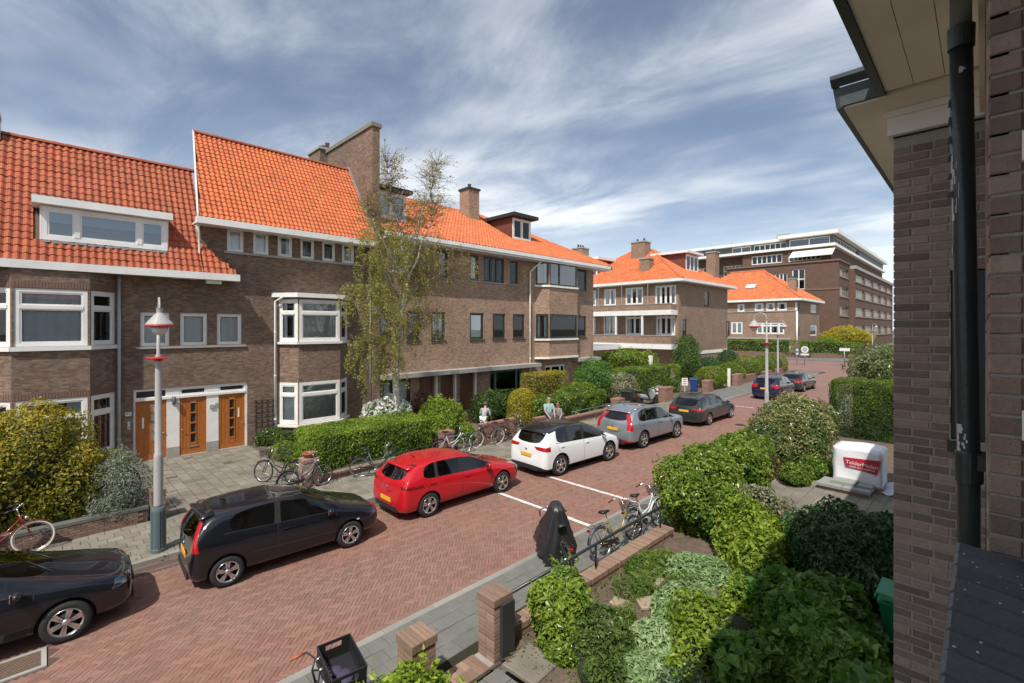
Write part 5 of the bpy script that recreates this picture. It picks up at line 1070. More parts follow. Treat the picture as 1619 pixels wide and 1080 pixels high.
b = MB(); b.box(-15.5, 41.55, .05, -15.3, 41.75, 1.6); tag(b.build('fence_post', CREAM), 'pale wooden post beside the round golden ball bush', 'post', kind='thing')
low_wall((-40, 84.6), (-14.5, 92.0), .4, .9, 'dark brick base wall under the far corner hedge', m=WD, singles=0)

# ---------------------------------------------------------------- small street objects
t = thing('plant_bowl', 'shallow terracotta bowl of greenery on top of the brick pillar', 'plant bowl', (-15.12, 6.0, .98)); TC = mat('terracotta', (.36, .13, .065), .8, var=.15)
b = MB(); b.lathe([(.11, 0), (.19, .13), (.21, .13), (.21, .16), (.18, .155), (.17, .12), (0, .12)], (-15.12, 6.0, .985), n=20, smooth=False); b.build('bowl', TC, t)
def wheelie_bin(x, y, z, rz, col, lab, s=1.):
    t = thing('wheelie_bin', lab, 'wheelie bin', (x, y, z), 'wheelie bins', local=True); m = mat('bin_' + col, dict(blue=(.014, .045, .17), green=(.01, .20, .085), black=(.02, .02, .02))[col], .45)
    b = MB(); lo, hi = (.22, .24), (.29, .33)
    n = b.pts([(sx * w, sy * d, zz) for zz, (w, d) in ((.06, lo), (.98, hi)) for sx, sy in ((-1, -1), (1, -1), (1, 1), (-1, 1))]); b.face(n + 3, n + 2, n + 1, n); b.face(n + 4, n + 5, n + 6, n + 7)
    for i in range(4): b.face(n + i, n + (i + 1) % 4, n + 4 + (i + 1) % 4, n + 4 + i)
    b.box(-.31, -.35, .93, .31, .35, .975); b.build('body', m, t); b = MB(); b.prism([(-.31, -.37, .985), (.31, -.37, .985), (.29, -.30, 1.06), (-.29, -.30, 1.06)], (0, .66, .03)); b.build('lid', m, t)
    b = MB(); b.tube([(-.24, .38, .98), (.24, .38, .98)], .018, 8); b.build('handle', m, t)
    for sx in (-.24, .24): b = MB(); b.lathe([(.1, -.025), (.1, .025)], (sx, .27, .1), (1, 0, 0), 14, False); b.build('wheel', BLACK, t)
    t.location = (x, y, z); t.rotation_euler = (0, 0, rz); return t
wheelie_bin(-15.9, 35.9, .1, .3, 'blue', 'blue wheelie bin with dark lid beside the driveway pillar')
wheelie_bin(-.76, 9.0, .12, 1.57, 'green', 'bright green wheelie bin half hidden behind the dark house corner')
wheelie_bin(-15.9, 26.2, .1, .2, 'black', 'black wheelie bin behind the silver car next to covered scooter')
t = thing('warning_board', 'red and white marked board leaning beside the blue wheelie bin', 'board', (-16.2, 34.9, .1)); b = MB(); b.obox((-16.2, 34.9, .95), (.17, .13, 0), (0, 0, .28), (.02, -.02, .0)); bd = b.build('board', WHITE, t)
for k in range(3): b = MB(); b.obox((-16.175, 34.87, .80 + k * .17), (.11, .085, 0), (.02, .012, .03), (.004, -.004, 0)); b.build('red_stripe', mat('warn_red', (.5, .04, .03), .5), bd)
b = MB(); b.obox((-16.2, 34.9, .35), (.03, .025, 0), (0, 0, .25), (.02, -.02, 0)); b.build('leg', GREYP, t)
# pallet of wrapped blocks with loose slabs in front
def pallet():
    cx, cy, rz = -2.75, 18.25, -.02; t = thing('wrapped_pallet', 'white wrapped pallet of blocks with red printed label by the garden path', 'pallet', (cx, cy, .11), local=True); fm = mat('foil_white', (.74, .75, .77), .38, var=.04, bump=.35, bscale=5)
    for y in (-.45, 0, .45):
        b = MB(); b.box(-.62, y - .05, 0, .62, y + .05, .10); b.build('skid', mat('pallet_wood', (.30, .22, .14), .85), t)
    b = MB(); me = bmesh.new(); bmesh.ops.create_cube(me, size=1, matrix=Matrix.Translation((0, 0, .70)) @ Matrix.Diagonal((1.24, 1.0, 1.16, 1))); bmesh.ops.subdivide_edges(me, edges=me.edges[:], cuts=9, use_grid_fill=True); bmesh.ops.bevel(me, geom=[e for e in me.edges if e.calc_face_angle(0) > 1], offset=.03, segments=2, affect='EDGES'); rr = random.Random(4)
    for v in me.verts:
        v.co += Vector((.012 * math.sin(v.co.z * 9 + v.co.y * 4), .014 * math.sin(v.co.z * 7 + v.co.x * 6) + rr.gauss(0, .003), .02 * math.sin(v.co.x * 5 + 1) * (v.co.z > 1.2)))
    m_ = bpy.data.meshes.new('foil'); me.to_mesh(m_); me.free(); m_.materials.append(fm); m_.polygons.foreach_set('use_smooth', [True] * len(m_.polygons)); w = put('foil_wrap', m_, t)
    lb = MB(); lb.prism([(-.34, -.535, .95), (.60, -.535, 1.0), (.50, -.535, .56), (-.28, -.535, .68)], (0, .006, 0)); l = lb.build('red_label', mat('label_red', (.42, .02, .045), .45), w)
    for txt, sz, z, x in (('TelderMolen', .155, .80, .13), ('steen en stapelblok', .082, .69, .14)):
        text_mesh('label_text', txt, sz, WHITE, l, Vector((x, -.540, z)) - WL[l], (R(90), R(3), 0))
    t.location = (cx, cy, .11); t.rotation_euler = (0, 0, rz)
    gs = mat('slab_grey', (.27, .28, .26), .85, var=.1, bump=.2, bscale=40)
    q = thing('slab_pallet', 'grey concrete slabs laid on a low wooden pallet before the white wrapped one', 'slab pallet', (-2.9, 17.3, .11), local=True)
    for y in (-.3, .3): b = MB(); b.box(-.66, y - .05, 0, .66, y + .05, .1); b.build('skid', mat('pallet_wood', (.30, .22, .14)), q)
    for (x0, y0, x1, y1, z0, z1) in ((-.68, -.42, -.02, .40, .104, .20), (-.01, -.42, .66, .40, .104, .20), (-.36, -.18, .26, .44, .204, .30), (.28, -.1, .66, .42, .204, .26)):
        V, F = unit_brick(x1 - x0, y1 - y0, z1 - z0, .012); o = put('slab', np_mesh('slab', V, F, gs), q, loc=((x0 + x1) / 2, (y0 + y1) / 2, z1))
    q.location = (-2.98, 17.45, .11); q.rotation_euler = (0, 0, -.06)
    b = bmesh.new(); bmesh.ops.create_grid(b, x_segments=22, y_segments=22, size=.62); rr = random.Random(8)
    for v in b.verts: d = v.co.length; v.co.z = max(0, .42 - d * .55) + .05 * math.sin(v.co.x * 11 + v.co.y * 5) * .6 + rr.gauss(0, .008) + .03
    m_ = bpy.data.meshes.new('tarp'); b.to_mesh(m_); b.free(); m_.materials.append(mat('tarp_white', (.62, .66, .72), .5, bump=.4, bscale=8)); m_.polygons.foreach_set('use_smooth', [True] * len(m_.polygons)); o = put('tarpaulin', m_, loc=(-1.55, 18.35, .12)); tag(o, 'crumpled pale blue-white tarpaulin beside the wrapped pallet', 'tarpaulin', kind='thing')
pallet()
t = thing('planter', 'white planter box with red flowers beyond the conifer hedge', 'planter', (-7.33,53.74, .1)); px, py = -7.33,53.74
b = MB(); b.box(px - .42, py - .25, .7, px + .42, py + .25, 1.15); b.build('box', WHITE, t); b = MB(); b.box(px - .3, py - .2, .1, px + .3, py + .2, .69); b.build('stand', GREYP, t); b = MB(); rr = random.Random(2)
for k in range(26): b.ball((px + rr.uniform(-.36, .36), py + rr.uniform(-.2, .2), 1.15 + rr.uniform(.02, .14)), .05, .05, .045, 6, 4)
b.build('flowers', mat('petal_red', (.42, .02, .02), .6), t)

# flowers on the sill inside the middle bay window of the long block
t = thing('flower_vase', 'white flowers in a dark vase inside the middle bay window of the long block', 'vase', (-21.62, 26.9, 4.45)); b = MB(); b.lathe([(.10, 0), (.16, .2), (.08, .42), (.10, .46)], (-21.62, 26.9, 4.45), n=12); b.build('vase', BLACK, t); b = MB(); rr = random.Random(9)
for k in range(16): p = Vector((-21.62 + rr.uniform(-.08, .12), 26.9 + rr.uniform(-.5, .5), 5.05 + rr.uniform(-.1, .35))); b.tube([(-21.62, 26.9, 4.88), p], .008, 4); b.ball(p, .05, .09, .06, 7, 5)
b.build('flowers', WHITE, t)

# ---------------------------------------------------------------- cars
def paint(name, col, metal=.0, rough=.28): return mat('paint_' + name, col, rough, metal=metal, coat=.9, spec=.25)
CARGLASS = glass_mat('car_glass', (.42, .47, .46), 1.5)
RUBBER = mat('tyre_rubber', (.02, .02, .021), .75)
ALLOY = mat('alloy', (.60, .60, .60), .3, metal=.9); ALLOY_DK = mat('alloy_dark', (.06, .06, .065), .4, metal=.6)
TAIL = mat('tail_lamp', (.42, .008, .012), .12, coat=.6); HEAD = glass_mat('head_lamp', (.8, .82, .84), 2.4); HEADIN = mat('head_reflector', (.5, .5, .52), .2, metal=.8)
PLATE = mat('plate_yellow', (.78, .42, .03), .5); TRIM = mat('car_trim', (.022, .022, .024), .55); CABIN = mat('car_cabin', (.07, .07, .072), .8); AMBER = mat('amber_lamp', (.7, .22, .02), .2)
def wheel(car, x, y, r, w, style, side):
    tag_ = MB(); R_ = r; prof = [(r * .66, -w / 2 + .01), (r * .70, -w / 2), (r * .90, -w / 2), (r * .985, -w / 2 + .03), (r, -w / 4), (r, w / 4), (r * .985, w / 2 - .03), (r * .90, w / 2), (r * .70, w / 2), (r * .66, w / 2 - .01)]
    tag_.lathe(prof, (x, y, r), (0, 1, 0), 28, True, False); tw = tag_.build('wheel', RUBBER, car); o = side * (w / 2 - .012)
    b = MB(); b.lathe([(r * .60, 0), (r * .665, .012), (r * .685, .016), (r * .665, .020)], (x, y + o - side * .008, r), (0, side, 0), 28, True, False)
    n = {'five': 5, 'twin': 5, 'seven': 7, 'six': 6}[style]
    for k in range(n):
        for da in ((-.13, .13) if style in ('twin', 'six') else (0,)):
            a = 2 * math.pi * k / n + .3; a2 = a + da * (1.2 if style == 'twin' else .9); wd = .11 if style in ('five', 'seven') else .06
            p0 = Vector((math.cos(a) * r * .10, 0, math.sin(a) * r * .10)); p1 = Vector((math.cos(a2) * r * .63, 0, math.sin(a2) * r * .63)); mid = (p0 + p1) / 2; dr = (p1 - p0); L = dr.length / 2; dr.normalize(); t = Vector((-dr.z, 0, dr.x))
            b.obox(Vector((x, y + o - side * .004, r)) + mid, dr * L, t * r * wd, (0, .014, 0))
    b.lathe([(r * .17, -.02), (r * .16, .016), (r * .06, .022)], (x, y + o, r), (0, side, 0), 14); rim = b.build('rim', ALLOY, tw)
    b = MB(); b.lathe([(r * .655, 0), (r * .01, .001)], (x, y + side * (w / 2 - .085), r), (0, side, 0), 24); b.build('rim_inside', ALLOY_DK, tw)
    b = MB(); b.lathe([(r * .42, 0), (r * .42, .012), (.0, .013)], (x, y + side * (w / 2 - .075), r), (0, side, 0), 20); b.build('brake_disc', mat('brake_disc', (.22, .22, .22), .4, metal=.7), tw)
def car(name, label, loc, yaw, S, body, roofm=None):
    """S: dimensions. The body is one lofted, subdivided shell; its windows, lamps and roof are then cut out as parts.
    local axes: x forward from the tail (0) to the nose (L), y left, z up"""
    L, Wd, Hh = S['L'], S['W'] / 2, S['H']; zb = S.get('zb', .19); T = thing(name, label, 'car', (0, 0, 0), 'cars parked along the street', local=True)
    cx, cz = S['cowl']; wx, wz = S['wtop']; rx, rz = S['rtop']; gx, gz = S['glassbot']; bf, br = S['belt']; hz = S['hood']; tails = S.get('tails', {})
    # stations from nose to tail, x measured from nose
    def st(lo, be, to, w, zbelt, ys, zs, zbot=None, ylow=.98): return dict(lo=lo, be=be, to=to, w=w, zb=zbelt, ys=ys, zs=zs, zbot=zb if zbot is None else zbot, ylow=ylow)
    def hood(x, w, z, bot=None): return st(x, x, x, w, z, (.74, .48, 0), (z + .03, z + .045, z + .055), bot)
    belt = lambda x: bf + (br - bf) * (x - cx) / max(.1, (gx - cx))
    ts = S.get('tumble', .76)
    def cab(xl, xt, zt): return st(xl, xl, xt, 1., belt(xl), (ts, ts - .07, 0), (zt - .045, zt - .012, zt))
    roofz = lambda x: (wz + (Hh - wz) * math.sin(min(1, (x - wx) / (.5 * (rx - wx))) * math.pi / 2)) if x < wx + .5 * (rx - wx) else Hh - (Hh - rz) * ((x - wx - .5 * (rx - wx)) / (.5 * (rx - wx))) ** 2
    bx = S['bpil']; dx = S['dpil']; five = S.get('five', True); qx = S.get('cpil', bx + .9)
    stn = [hood(0.0, .70, hz - .20, zb + .06), hood(.09, .88, hz - .10, zb + .02), hood(.34, .965, hz - .035), hood(.34 + (cx - .34) * .55, .99, hz + (cz - hz) * .45)]
    stn.append(st(cx, cx, cx - .02, 1., bf, (.80, .72, 0), (cz + .015, cz + .03, cz + .05)))
    stn[-1]['toc'] = cx - .16
    stn.append(cab(cx + (wx - cx) * .62, wx, roofz(wx))); stn[-1]['toc'] = wx - .10
    xs = [(bx - .045, 'B'), (bx + .045, 'd')] + ([(qx - .045, 'C'), (qx + .045, 'd')] if five else [])
    for x, k in xs: stn.append(cab(x, x - .03, roofz(max(wx + .02, x - .03))))
    nb = len(stn); stn.append(cab(dx, min(dx - .12, rx - .25) if dx - .12 > bx else dx - .1, roofz(min(dx - .12, rx - .25))))
    stn.append(st(gx - .10, gx - .06, rx, .985, belt(gx), (ts - .02, ts - .10, 0), (rz - .05, rz - .015, rz))); stn[-1]['toc'] = rx + .05
    stn.append(st(L - .16, gx + .0, gx, .97, gz - .03, (.82, .70, 0), (gz, gz + .012, gz + .02))); stn[-1]['toc'] = gx + .07; stn[-1]['w5'] = .90
    stn.append(st(L - .05, L - .07, L - .08, .90, gz - .14, (.76, .5, 0), (gz - .10, gz - .09, gz - .085), zb + .03)); stn[-1]['toc'] = L - .02
    stn.append(st(L - .005, L - .03, L - .04, .78, .62, (.66, .4, 0), (.66, .67, .675), zb + .08)); stn[-1]['toc'] = L
    n = len(stn); bm = bmesh.new(); rings = []
    for s in stn:
        w = s['w'] * Wd; y5 = .925 * w; zB = s['zb']; z4 = zB - .13 if zB - .13 > .62 else (zB + .56) / 2
        half = [(s['lo'], 0, s['zbot']), (s['lo'], .86 * w, s['zbot']), (s['lo'], .975 * w, s['zbot'] + .13), (s['lo'], w, .56 if zB > .64 else s['zbot'] + (zB - s['zbot']) * .6), (s['lo'] * .4 + s['be'] * .6, .985 * w, z4), (s['be'], y5, zB)]
        for i in range(3):
            t = s['to'] if i < 2 else s.get('toc', s['to']); half.append((t, s['ys'][i] * w if i < 2 else 0, s['zs'][i]))
        ring = [bm.verts.new((L - x, y, z)) for x, y, z in half]; ring += [bm.verts.new((L - x, -y, z)) for x, y, z in half[7:0:-1]]; rings.append(ring)
    lay = bm.edges.layers.float.new('crease_edge'); names = ['body', 'windshield', 'rear_window', 'roof', 'trim', 'taillight', 'headlight', 'bumper']; lab = {}
    sidep = {}
    for i in range(n - 1):
        for k in range(16):
            j = (k + 1) % 16; f = bm.faces.new((rings[i][k], rings[i + 1][k], rings[i + 1][j], rings[i][j])); row = k if k < 8 else 15 - k; sd = 'l' if k < 8 else 'r'; nm = 'body'
            if row == 7 and i == 4: nm = 'windshield'
            elif row == 7 and i == n - 4: nm = 'rear_window'
            elif row in (6, 7) and 5 <= i < n - 4 and roofm: nm = 'roof'
            elif row == 6 and i in (4,) and roofm: nm = 'roof'
            elif row == 5 and 4 <= i < n - 5:
                if i in (6, 8) and (i == 6 or five): nm = 'pillar_%s%d' % (sd, i)
                else: nm = 'side_window_%s%d' % (sd, i)
            elif row == 5 and i == n - 5 and S.get('quarter', False): nm = 'side_window_%s%d' % (sd, i)
            elif False: pass
            elif False: pass
            elif row in (0, 1) and S.get('cladding', False): nm = 'bumper'
            elif row == 7 and False: pass
            if nm not in names: names.append(nm)
            f.material_index = names.index(nm); f.smooth = True
    for ri, rv in ((rings[0], False), (rings[-1], True)):
        for k in range(8):
            vs = [ri[k], ri[k + 1], ri[(16 - k - 1) % 16], ri[(16 - k) % 16]]; u = []
            for v in vs:
                if v not in u: u.append(v)
            f = bm.faces.new(u if not rv else u[::-1]); f.smooth = True; f.material_index = names.index('bumper') if (k <= 1 and S.get('cladding')) else 0
    bm.normal_update()
    for e in bm.edges:
        if len(e.link_faces) == 2 and e.link_faces[0].material_index != e.link_faces[1].material_index: e[lay] = .55
        elif len(e.link_faces) == 2 and e.calc_face_angle(0) > .9: e[lay] = .25
    bmesh.ops.recalc_face_normals(bm, faces=bm.faces); tmp = bpy.data.meshes.new('tmp'); bm.to_mesh(tmp); bm.free()
    names.append('wheel_well'); wi = len(names) - 1
    for k in names: tmp.materials.append(TRIM)
    ob = bpy.data.objects.new('tmp', tmp); COL.objects.link(ob); sub = ob.modifiers.new('s', 'SUBSURF'); sub.levels = sub.render_levels = 2 if S.get('far') is None else 2
    cut = MB(); wr = S['wr']; fx, wb = S['fx'], S['wb']; WXY = [(L - fx, 1), (L - fx, -1), (L - fx - wb, 1), (L - fx - wb, -1)]; cut.mi = wi
    for x, sd in WXY: cut.lathe([(wr + .055, -.36), (wr + .055, .10)], (x, sd * (Wd - .0), wr + .01), (0, sd, 0), 26, False)
    cm = cut.mesh('cut', [TRIM] * len(names)); co = bpy.data.objects.new('cut', cm); COL.objects.link(co)
    bo = ob.modifiers.new('b', 'BOOLEAN'); bo.operation = 'DIFFERENCE'; bo.object = co; bo.solver = 'EXACT'
    dg = bpy.context.evaluated_depsgraph_get(); ev = ob.evaluated_get(dg); fin = bpy.data.meshes.new_from_object(ev)
    V = np.empty(len(fin.vertices) * 3); fin.vertices.foreach_get('co', V); V = V.reshape(-1, 3); P = [tuple(p.vertices) for p in fin.polygons]; MI = [p.material_index for p in fin.polygons]; N_ = [p.normal.copy() for p in fin.polygons]
    VN = np.empty(len(fin.vertices) * 3); fin.vertices.foreach_get('normal', VN); VN = VN.reshape(-1, 3)
    bpy.data.objects.remove(ob); bpy.data.objects.remove(co); bpy.data.meshes.remove(tmp); bpy.data.meshes.remove(cm)
    bvh = BVHTree.FromPolygons([tuple(v) for v in V], P)
    def shot(o, d): h = bvh.ray_cast(Vector(o), Vector(d)); return h[0], h[1]
    allm = {'body': body, 'roof': roofm or body, 'windshield': CARGLASS, 'rear_window': CARGLASS, 'trim': TRIM, 'taillight': TAIL, 'headlight': HEAD, 'bumper': TRIM, 'wheel_well': TRIM}
    body_o = None; glassy = []
    for i, nm in enumerate(names):
        fs = [p for p, m_ in zip(P, MI) if m_ == i]
        if not fs: continue
        if nm == 'body' and i in (0,): pass
        ids = sorted({v for f in fs for v in f}); mp = {v: q for q, v in enumerate(ids)}; me = bpy.data.meshes.new(nm)
        A = V[ids]; 
        if nm.startswith('side_window') or nm in ('windshield', 'rear_window'): A = A + VN[ids] * .004
        org = A.mean(0); me.from_pydata([tuple(v) for v in A - org], [], [tuple(mp[v] for v in f) for f in fs])
        pn = 'side_window' if nm.startswith('side_window') else 'pillar' if nm.startswith('pillar') else nm; m_ = TRIM if pn == 'pillar' else allm.get(nm, CARGLASS); me.materials.append(m_); me.polygons.foreach_set('use_smooth', [nm != 'wheel_well'] * len(me.polygons)); o = put(pn, me, T, loc=Vector(org)); WL[o] = Vector(org)
        if nm == 'body': body_o = o
    # dark cabin with seats behind the glass
    b = MB(); b.box(L - gx + .25, -Wd * .80, .45, L - cx - .25, Wd * .80, bf - .10); 
    for x in (L - (bx - .15), L - (qx - .05)):
        for y in (-.38, .38): b.obox((x, y, bf + .02), (.06, 0, .02), (0, .24, 0), (-.06, 0, .26)); b.obox((x - .08, y, bf + .34), (.04, 0, 0), (0, .12, 0), (0, 0, .09))
    b.build('cabin', CABIN, T)
    for x, sd in WXY: wheel(T, x, sd * (Wd - .115), wr, .21, S.get('rim', 'five'), sd)
    # shut lines, handles, mirrors, plates
    def line(pts, sd, w=.011, m_=TRIM, nm='shut_line', parent=None, lift=.002):
        q = []
        for (xa, za), (xb, zb_) in zip(pts, pts[1:]):
            k = max(2, int(math.dist((xa, za), (xb, zb_)) / .06))
            for i in range(k): q.append((xa + (xb - xa) * i / k, za + (zb_ - za) * i / k))
        q.append(pts[-1]); h = []
        for x, z in q:
            p, nn = shot((L - x, sd * 3, z), (0, -sd, 0))
            if p is not None and nn.y * sd > .2: h.append((p, nn))
        if len(h) < 2: return None
        b = MB(); ix = []
        for i, (p, nn) in enumerate(h):
            t = (h[min(i + 1, len(h) - 1)][0] - h[max(i - 1, 0)][0]).normalized(); s_ = t.cross(nn).normalized() * w / 2; ix.append(b.pts([p + nn * lift - s_, p + nn * lift + s_]))
        for a, c in zip(ix, ix[1:]): b.face(a, c, c + 1, a + 1)
        return b.build(nm, m_, parent or T)
    def wrap(end, sd, az, quad, nm, m_, lift=.006, nu=14, nv=8, parent=None):
        """lamp lying on a body corner: quad in (across, up) seen along azimuth az from the corner"""
        d = Vector((-end * math.cos(az), -sd * math.sin(az), 0)); h = Vector((d.y, -d.x, 0)) * (1 if end * sd < 0 else -1); o = Vector((L / 2 + end * L / 2, sd * Wd, 0)) - d * 3; rows = []
        for j in range(nv + 1):
            row = []
            for i in range(nu + 1):
                a, c = i / nu, j / nv; u = (quad[0][0] * (1 - a) + quad[1][0] * a) * (1 - c) + (quad[3][0] * (1 - a) + quad[2][0] * a) * c; z = (quad[0][1] * (1 - a) + quad[1][1] * a) * (1 - c) + (quad[3][1] * (1 - a) + quad[2][1] * a) * c
                p, nn = shot(o + h * u + Vector((0, 0, z)), d); row.append(None if p is None else p + nn * lift * (.35 if i in (0, nu) or j in (0, nv) else 1))
            rows.append(row)
        b = MB(); b.smooth = True; ids = {}
        for j in range(nv):
            for i in range(nu):
                q = [(j, i), (j, i + 1), (j + 1, i + 1), (j + 1, i)]; ps = [rows[a][c] for a, c in q]
                if any(p is None for p in ps) or max((ps[k] - ps[k - 1]).length for k in range(4)) > .16: continue
                for k, p in zip(q, ps):
                    if k not in ids: ids[k] = b.pts([p])
                ff = [ids[k] for k in q]; nn = (ps[1] - ps[0]).cross(ps[3] - ps[0]); b.face(*(ff if nn.dot(d) < 0 else ff[::-1]))
        return b.build(nm, m_, parent or T) if b.f else None
    for sd in (1, -1):
        for az, quad in S.get('tl', ()): wrap(-1, sd, az, quad, 'taillight', S.get('tlm', TAIL))
        for az, quad in S.get('hl', ((R(50), ((-.20, hz - .20), (.30, hz - .14), (.42, hz - .04), (-.12, hz - .07))),)):
            rf = wrap(1, sd, az, quad, 'headlight', HEADIN, .003); 
            if rf: wrap(1, sd, az, quad, 'lens', HEAD, .010, parent=rf)
        if S.get('foglamp'): wrap(-1, sd, R(60), ((-.1, .34), (.22, .34), (.22, .42), (-.1, .42)), 'reflector', TAIL)
    for sd in (1, -1):
        zl = .30; fr_ = cx + .12; line([(fr_ + .05, zl), (fr_, .6), (fr_ - .02, bf - .02)], sd); line([(bx, zl), (bx, belt(bx) - .02)], sd)
        if five:
            line([(dx - .22, .70), (dx - .05, belt(dx) - .05)], sd); line([(qx - .02, zl), (dx - .35, .5), (dx - .22, .70)], sd) if S.get('reardoor', True) else None
        line([(fr_ + .05, zl), ((bx if not five else qx), zl)], sd)
        for hx in ([bx - .17] + ([dx - .30] if five else [])):
            p, nn = shot((L - hx, sd * 3, belt(hx) - .13), (0, -sd, 0))
            if p is not None: b = MB(); b.obox(p + nn * .018, (.085, 0, 0), nn * .010, (0, 0, .014)); b.obox(p + nn * .006 + Vector((.08, 0, 0)), (.012, 0, 0), nn * .012, (0, 0, .016)); b.build('handle', body if not S.get('chrome') else STEEL, T)
        if S.get('moulding'): line([(cx + .1, .50), (L - fx + 0 if False else fx + wb - wr - .12, .56)], sd, .035, TRIM, 'side_moulding', lift=.008)
        # mirror on the front quarter of the side window
        p, nn = shot((L - (cx + .30), sd * 3, bf + .0), (0, -sd, 0))
        if p is not None:
            b = MB(); c = p + Vector((0.02, sd * .13, .06)); b.ball(c, .075, .105, .068, 14, 8); b.obox(p + Vector((0, sd * .03, .015)), (.025, 0, 0), (0, .05, .01), (0, 0, .016)); mo = b.build('mirror', body, T); b = MB(); b.obox(c + Vector((-.068, 0, 0)), (.006, 0, 0), (0, .08, 0), (0, 0, .05)); b.build('mirror_glass', mat('mirror_silver', (.5, .52, .55), .05, metal=1.), mo)
        if S.get('rails'):
            b = MB(); b.tube([(L - x, sd * Wd * (ts - .06), roofz(max(wx + .01, x)) + .02) for x in np.linspace(wx + .25, rx - .15, 9)], .016, 8); b.build('roof_rail', S['rails'], T)
        # wheel arch lip
        for x in (L - fx, L - fx - wb):
            pts = [(L - x + (wr + .058) * math.cos(a), wr + .01 + (wr + .058) * math.sin(a)) for a in np.linspace(-.05, math.pi + .05, 26)]; line(pts, sd, .02, TRIM if S.get('cladding') else body, 'arch_lip', lift=.006)
        # chrome or dark strip along the window base
        line([(cx + .15, bf + .005), (dx, belt(dx) + .005)], sd, .014, STEEL if S.get('chrome') else TRIM, 'window_strip', lift=.004)
        if S.get('sidelamp'):
            p, nn = shot((L - .62, sd * 3, .62), (0, -sd, 0))
            if p is not None: b = MB(); b.obox(p + nn * .003, (.03, 0, 0), nn * .004, (0, 0, .014)); b.build('side_repeater', WHITE, T)
    pz = S.get('platez', .60)
    p, nn = shot((-2, 0, pz), (1, 0, 0))
    if p is not None: b = MB(); b.obox((p.x - .012, 0, pz), (.006, 0, 0), (0, .26, 0), (0, 0, .056)); b.build('plate', PLATE, T)
    p, nn = shot((L + 2, 0, .42), (-1, 0, 0))
    if p is not None: b = MB(); b.obox((p.x + .008, 0, .42), (.006, 0, 0), (0, .26, 0), (0, 0, .056)); b.build('plate', PLATE, T)
    p, nn = shot((L + 2, 0, .60), (-1, 0, 0))
    if p is not None: b = MB(); b.obox((p.x - .005, 0, .60), (.02, 0, .004), (0, Wd * .52, 0), (0, 0, .055)); b.obox((p.x - .01, 0, .32), (.02, 0, 0), (0, Wd * .6, 0), (0, 0, .06)); b.build('grille', TRIM, T)
    p, nn = shot((-2, 0, .36), (1, 0, 0))
    if p is not None: b = MB(); b.obox((p.x + .02, 0, .30), (.03, 0, 0), (0, Wd * .62, 0), (0, 0, .06)); b.build('rear_valance', TRIM, T)
    # tailgate seams, wiper, badge
    b = MB(); p, nn = shot((-2, 0, gz - .20), (1, 0, 0))
    if p is not None: b.lathe([(.045, 0), (.04, .012)], p, nn, 14); b.build('badge', STEEL, T)
    q1, n1 = shot((-2, .02, gz + .05), (1, 0, 0)); q2, n2 = shot((-2, -.36, gz + .14), (1, 0, 0))
    if q1 is not None and q2 is not None: b = MB(); b.tube([q1 + n1 * .015, q2 + n2 * .012], .008, 6); b.build('rear_wiper', BLACK, T)
    for y0 in (.1, -.45):
        q1, n1 = shot((L - cx + .12, y0, 3), (0, 0, -1)); q2, n2 = shot((L - cx - .22, y0 + .42, 3), (0, 0, -1))
        if q1 is not None and q2 is not None: b = MB(); b.tube([q1 + n1 * .02, q2 + n2 * .014], .008, 6); b.build('wiper', BLACK, T)
    sp = S.get('spoiler')
    if sp:
        b = MB(); b.smooth = True; xx = L - rx; ix = []
        for y in np.linspace(-Wd * (ts - .12), Wd * (ts - .12), 9):
            dz = -.03 * (abs(y) / Wd) ** 2; ix.append(b.pts([(xx + .16, y, rz + .012 + dz + .01), (xx - sp, y, rz + .002 + dz - .035), (xx - sp, y, rz - .05 + dz), (xx + .05, y, rz - .05 + dz)]))
        for a, c in zip(ix, ix[1:]):
            for i in range(4): b.face(a + i, a + (i + 1) % 4, c + (i + 1) % 4, c + i)
        b.face(*[ix[0] + i for i in range(4)][::-1]); b.face(*[ix[-1] + i for i in range(4)]); b.build('spoiler', roofm or body, T)
    b = MB(); b.tube([(L - rx + .45, 0, Hh - .02), (L - rx + .30, 0, Hh + .09)], .012, 6); b.build('antenna', BLACK, T)
    # set down: loc is the ground point under the middle of the wheelbase
    mid = L - fx - wb / 2; a = yaw; T.location = (loc[0] - mid * math.cos(a), loc[1] - mid * math.sin(a), loc[2] if len(loc) > 2 else .0); T.rotation_euler = (0, 0, a); return T
PK = paint('black', (.006, .007, .011)); PG = paint('graphite', (.030, .031, .034), .3); PR = paint('red', (.48, .008, .016), .0, .3); PW = paint('pearl', (.74, .75, .75)); PS = paint('silver', (.30, .33, .36), .55, .32); PB = paint('midnight', (.016, .018, .05), .2); PA = paint('anthracite', (.035, .040, .042), .3); PRF = paint('gloss_black', (.012, .012, .014))
HATCH3 = dict(L=3.92, W=1.72, H=1.47, hood=.80, cowl=(1.02, .97), wtop=(1.78, 1.38), rtop=(3.62, 1.40), glassbot=(3.86, .98), belt=(.93, 1.06), bpil=2.36, dpil=3.34, cpil=3.0, five=False, quarter=False, wr=.30, fx=.80, wb=2.486, rim='twin', spoiler=.10, moulding=True, sidelamp=True, platez=.62, tumble=.78)
LEON = dict(L=4.37, W=1.80, H=1.45, hood=.80, cowl=(1.22, .96), wtop=(2.02, 1.36), rtop=(3.92, 1.35), glassbot=(4.24, 1.00), belt=(.93, 1.05), bpil=2.42, cpil=3.28, dpil=3.74, wr=.325, fx=.86, wb=2.686, rim='twin', spoiler=.14, platez=.50, tumble=.755)
